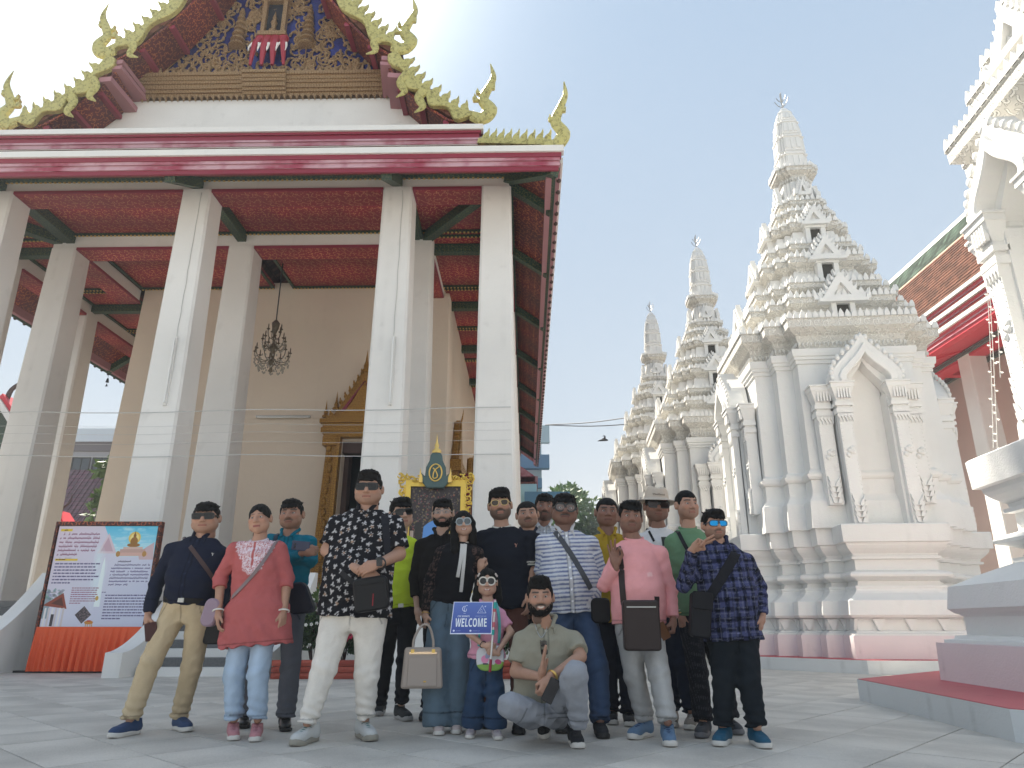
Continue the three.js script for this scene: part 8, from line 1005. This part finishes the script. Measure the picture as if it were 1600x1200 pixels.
{ // worn details, children of the people
  const ringOn = (W, q, t, r, th, m, name) => { const a = W.J['e' + q], b = W.J['w' + q], p = a.clone().lerp(b, t), d = b.clone().sub(a).normalize(), g = new THREE.TorusGeometry(r, th, 7, 22); g.applyQuaternion(new THREE.Quaternion().setFromUnitVectors(V(0, 0, 1), d)); g.translate(p.x, p.y, p.z); W.put(name, g, m); };
  const ivory = std({ color: lin(0.75, 0.73, 0.68), roughness: 0.4 }), gold = std({ color: lin(0.75, 0.5, 0.16), metalness: 0.8, roughness: 0.3 });
  ringOn(P.kurta, 'L', 0.96, 0.038, 0.006, ivory, 'bangle'); ringOn(P.kurta, 'R', 0.96, 0.038, 0.006, ivory, 'bangle'); ringOn(P.lace, 'L', 1.0, 0.03, 0.003, gold, 'bracelet'); ringOn(P.kneeling, 'R', 0.9, 0.034, 0.009, gold, 'bracelet'); ringOn(P.green, 'L', 0.97, 0.032, 0.005, gold, 'bracelet'); ringOn(P.green, 'L', 0.88, 0.034, 0.004, M.metal, 'bracelet'); ringOn(P.girl, 'L', 0.9, 0.024, 0.003, M.blackplastic, 'bracelet');
  { const W = P.floral, a = W.J.eR, b = W.J.wR; ringOn(W, 'R', 0.93, 0.036, 0.011, M.blackplastic, 'watch_strap'); const p = a.clone().lerp(b, 0.93), m = new MB().ext(rrect(-0.021, 0.021, -0.024, 0.024, 0.008), 0.036, 0.048, [], 0.003); m.xf(new THREE.Matrix4().makeTranslation(p.x, p.y, p.z)); W.put('watch', m.geo(), std({ color: lin(0.012, 0.012, 0.014), roughness: 0.15 })); }
  const ribbon = std({ color: lin(0.58, 0.57, 0.55), roughness: 0.8 }); for (const s of [[[722, 850], [720, 872], [715, 902]], [[727, 850], [724, 885], [720, 925]]]) { const g = strapGeo(P.lace, s, 0.026); P.lace.put('ribbon', g, ribbon); }
  { const g = strapGeo(P.hat, [[1012, 826], [1017, 836], [1022, 846]], 0.02, 1); P.hat.put('strap', g, blackL); const h = strapGeo(P.green, [[1060, 832], [1068, 848], [1078, 866]], 0.03, 1); P.green.put('strap', h, blackL); }
  const mark = (W, px, py, s, m, name) => { const { p, n } = W.surf(px, py, 0.004); const q = new MB().ext([[-0.1, 0.5], [0.1, 0.1], [0.5, 0.55], [0.15, -0.1], [0.1, -0.5], [-0.12, -0.5], [-0.05, 0.0], [-0.4, 0.4]].map(([x, y]) => [x * s, y * s]), 0, 0.003); const X = V(0, 1, 0).cross(n).normalize(); q.xf(new THREE.Matrix4().makeBasis(X, n.clone().cross(X), n).setPosition(p)); W.put(name, q.geo(), m); };
  mark(P.navy, 332, 866, 0.022, ivory, 'emblem'); mark(P.tee, 806, 852, 0.03, std({ color: lin(0.45, 0.22, 0.16), roughness: 0.6 }), 'emblem');
  { const { p, n } = P.hat.surf(1043, 846, 0.004), q = new MB().ext([[-0.05, -0.04], [-0.05, 0.04], [0.03, 0.04], [0.045, 0.025], [0.045, 0.005], [0.03, -0.01], [-0.02, -0.01], [-0.02, -0.04]], 0, 0.002, [[[-0.02, 0.008], [0.015, 0.008], [0.015, 0.024], [-0.02, 0.024]]]); const X = V(0, 1, 0).cross(n).normalize(); q.xf(new THREE.Matrix4().makeBasis(X, n.clone().cross(X), n).setPosition(p)); P.hat.put('print_letter', q.geo(), std({ color: lin(0.03, 0.04, 0.035), roughness: 0.8 })); }
  { const { p } = P.kneeling.surf(850, 1012, 0.02), q = new MB(); for (const s of [-1, 1]) q.ext(lensShape('way').map(([x, y]) => [x * 0.8 + 0.0, y * 0.9 + s * 0.027]), -0.003, 0.005); q.bar(V(-0.02, 0.05, -0.005), V(-0.02, -0.05, -0.005), 0.004, 0.004); q.xf(new THREE.Matrix4().makeRotationZ(0.08)); q.xf(new THREE.Matrix4().makeTranslation(p.x, p.y, p.z)); P.kneeling.put('hung_sunglasses', q.geo(), std({ color: lin(0.012, 0.012, 0.014), roughness: 0.12 }), P.kneeling.G).userData.kind = 'stuff'; const ch = strapGeo(P.kneeling, [[836, 975], [840, 988], [846, 997], [852, 988], [857, 974]], 0.004); P.kneeling.put('neck_chain', ch, M.metal); }
  { // sun hat in the head frame
    const straw = std({ color: lin(0.52, 0.44, 0.36), roughness: 0.9, side: THREE.DoubleSide }), W = P.hat; const prof = [[0.001, 0.168], [0.03, 0.170], [0.062, 0.160], [0.078, 0.128], [0.084, 0.085], [0.087, 0.066], [0.1, 0.058], [0.125, 0.048], [0.142, 0.041], [0.144, 0.037], [0.125, 0.043], [0.1, 0.052], [0.084, 0.06]]; const g = new THREE.LatheGeometry(prof.map(([a, b]) => new THREE.Vector2(a, b)), 40); const q = g.attributes.position; for (let i = 0; i < q.count; i++) { const x = q.getX(i), y = q.getY(i), z = q.getZ(i), r = Math.hypot(x, z); q.setXYZ(i, x * 0.98, y + 0.006 * Math.sin(Math.atan2(z, x) * 2 + 1) * (r > 0.09 ? (r - 0.09) * 18 : 0) - (y > 0.14 ? 0.022 * Math.exp(-(x * x) / 0.0006) : 0), z * 1.12 - 0.005); } g.computeVertexNormals(); W.onHead('hat', g, straw);
    const tx = canvasTex(256, 64, (c) => { c.clearRect(0, 0, 256, 64); c.fillStyle = '#4a3a30'; c.font = 'bold 46px serif'; c.textAlign = 'center'; c.fillText('Thailand', 128, 48); }); const pg = new THREE.CylinderGeometry(0.0888, 0.0895, 0.026, 20, 1, true, -0.62, 1.24); pg.scale(0.98, 1, 1.12); pg.translate(0, 0.088, -0.004); W.onHead('hat_lettering', pg, std({ map: tx, transparent: true, alphaTest: 0.4, roughness: 0.9 })); }
  { const W = P.girl, m = std({ color: lin(0.7, 0.62, 0.58), roughness: 0.4 }); for (const s of [-1, 1]) { const b = new MB().bar(V(s * 0.066, 0.075, 0.05), V(s * 0.082, 0.05, 0.03), 0.008, 0.014); W.onHead('hair_clip', b.geo(), m); } }
}
renderer.render(scene, camera);
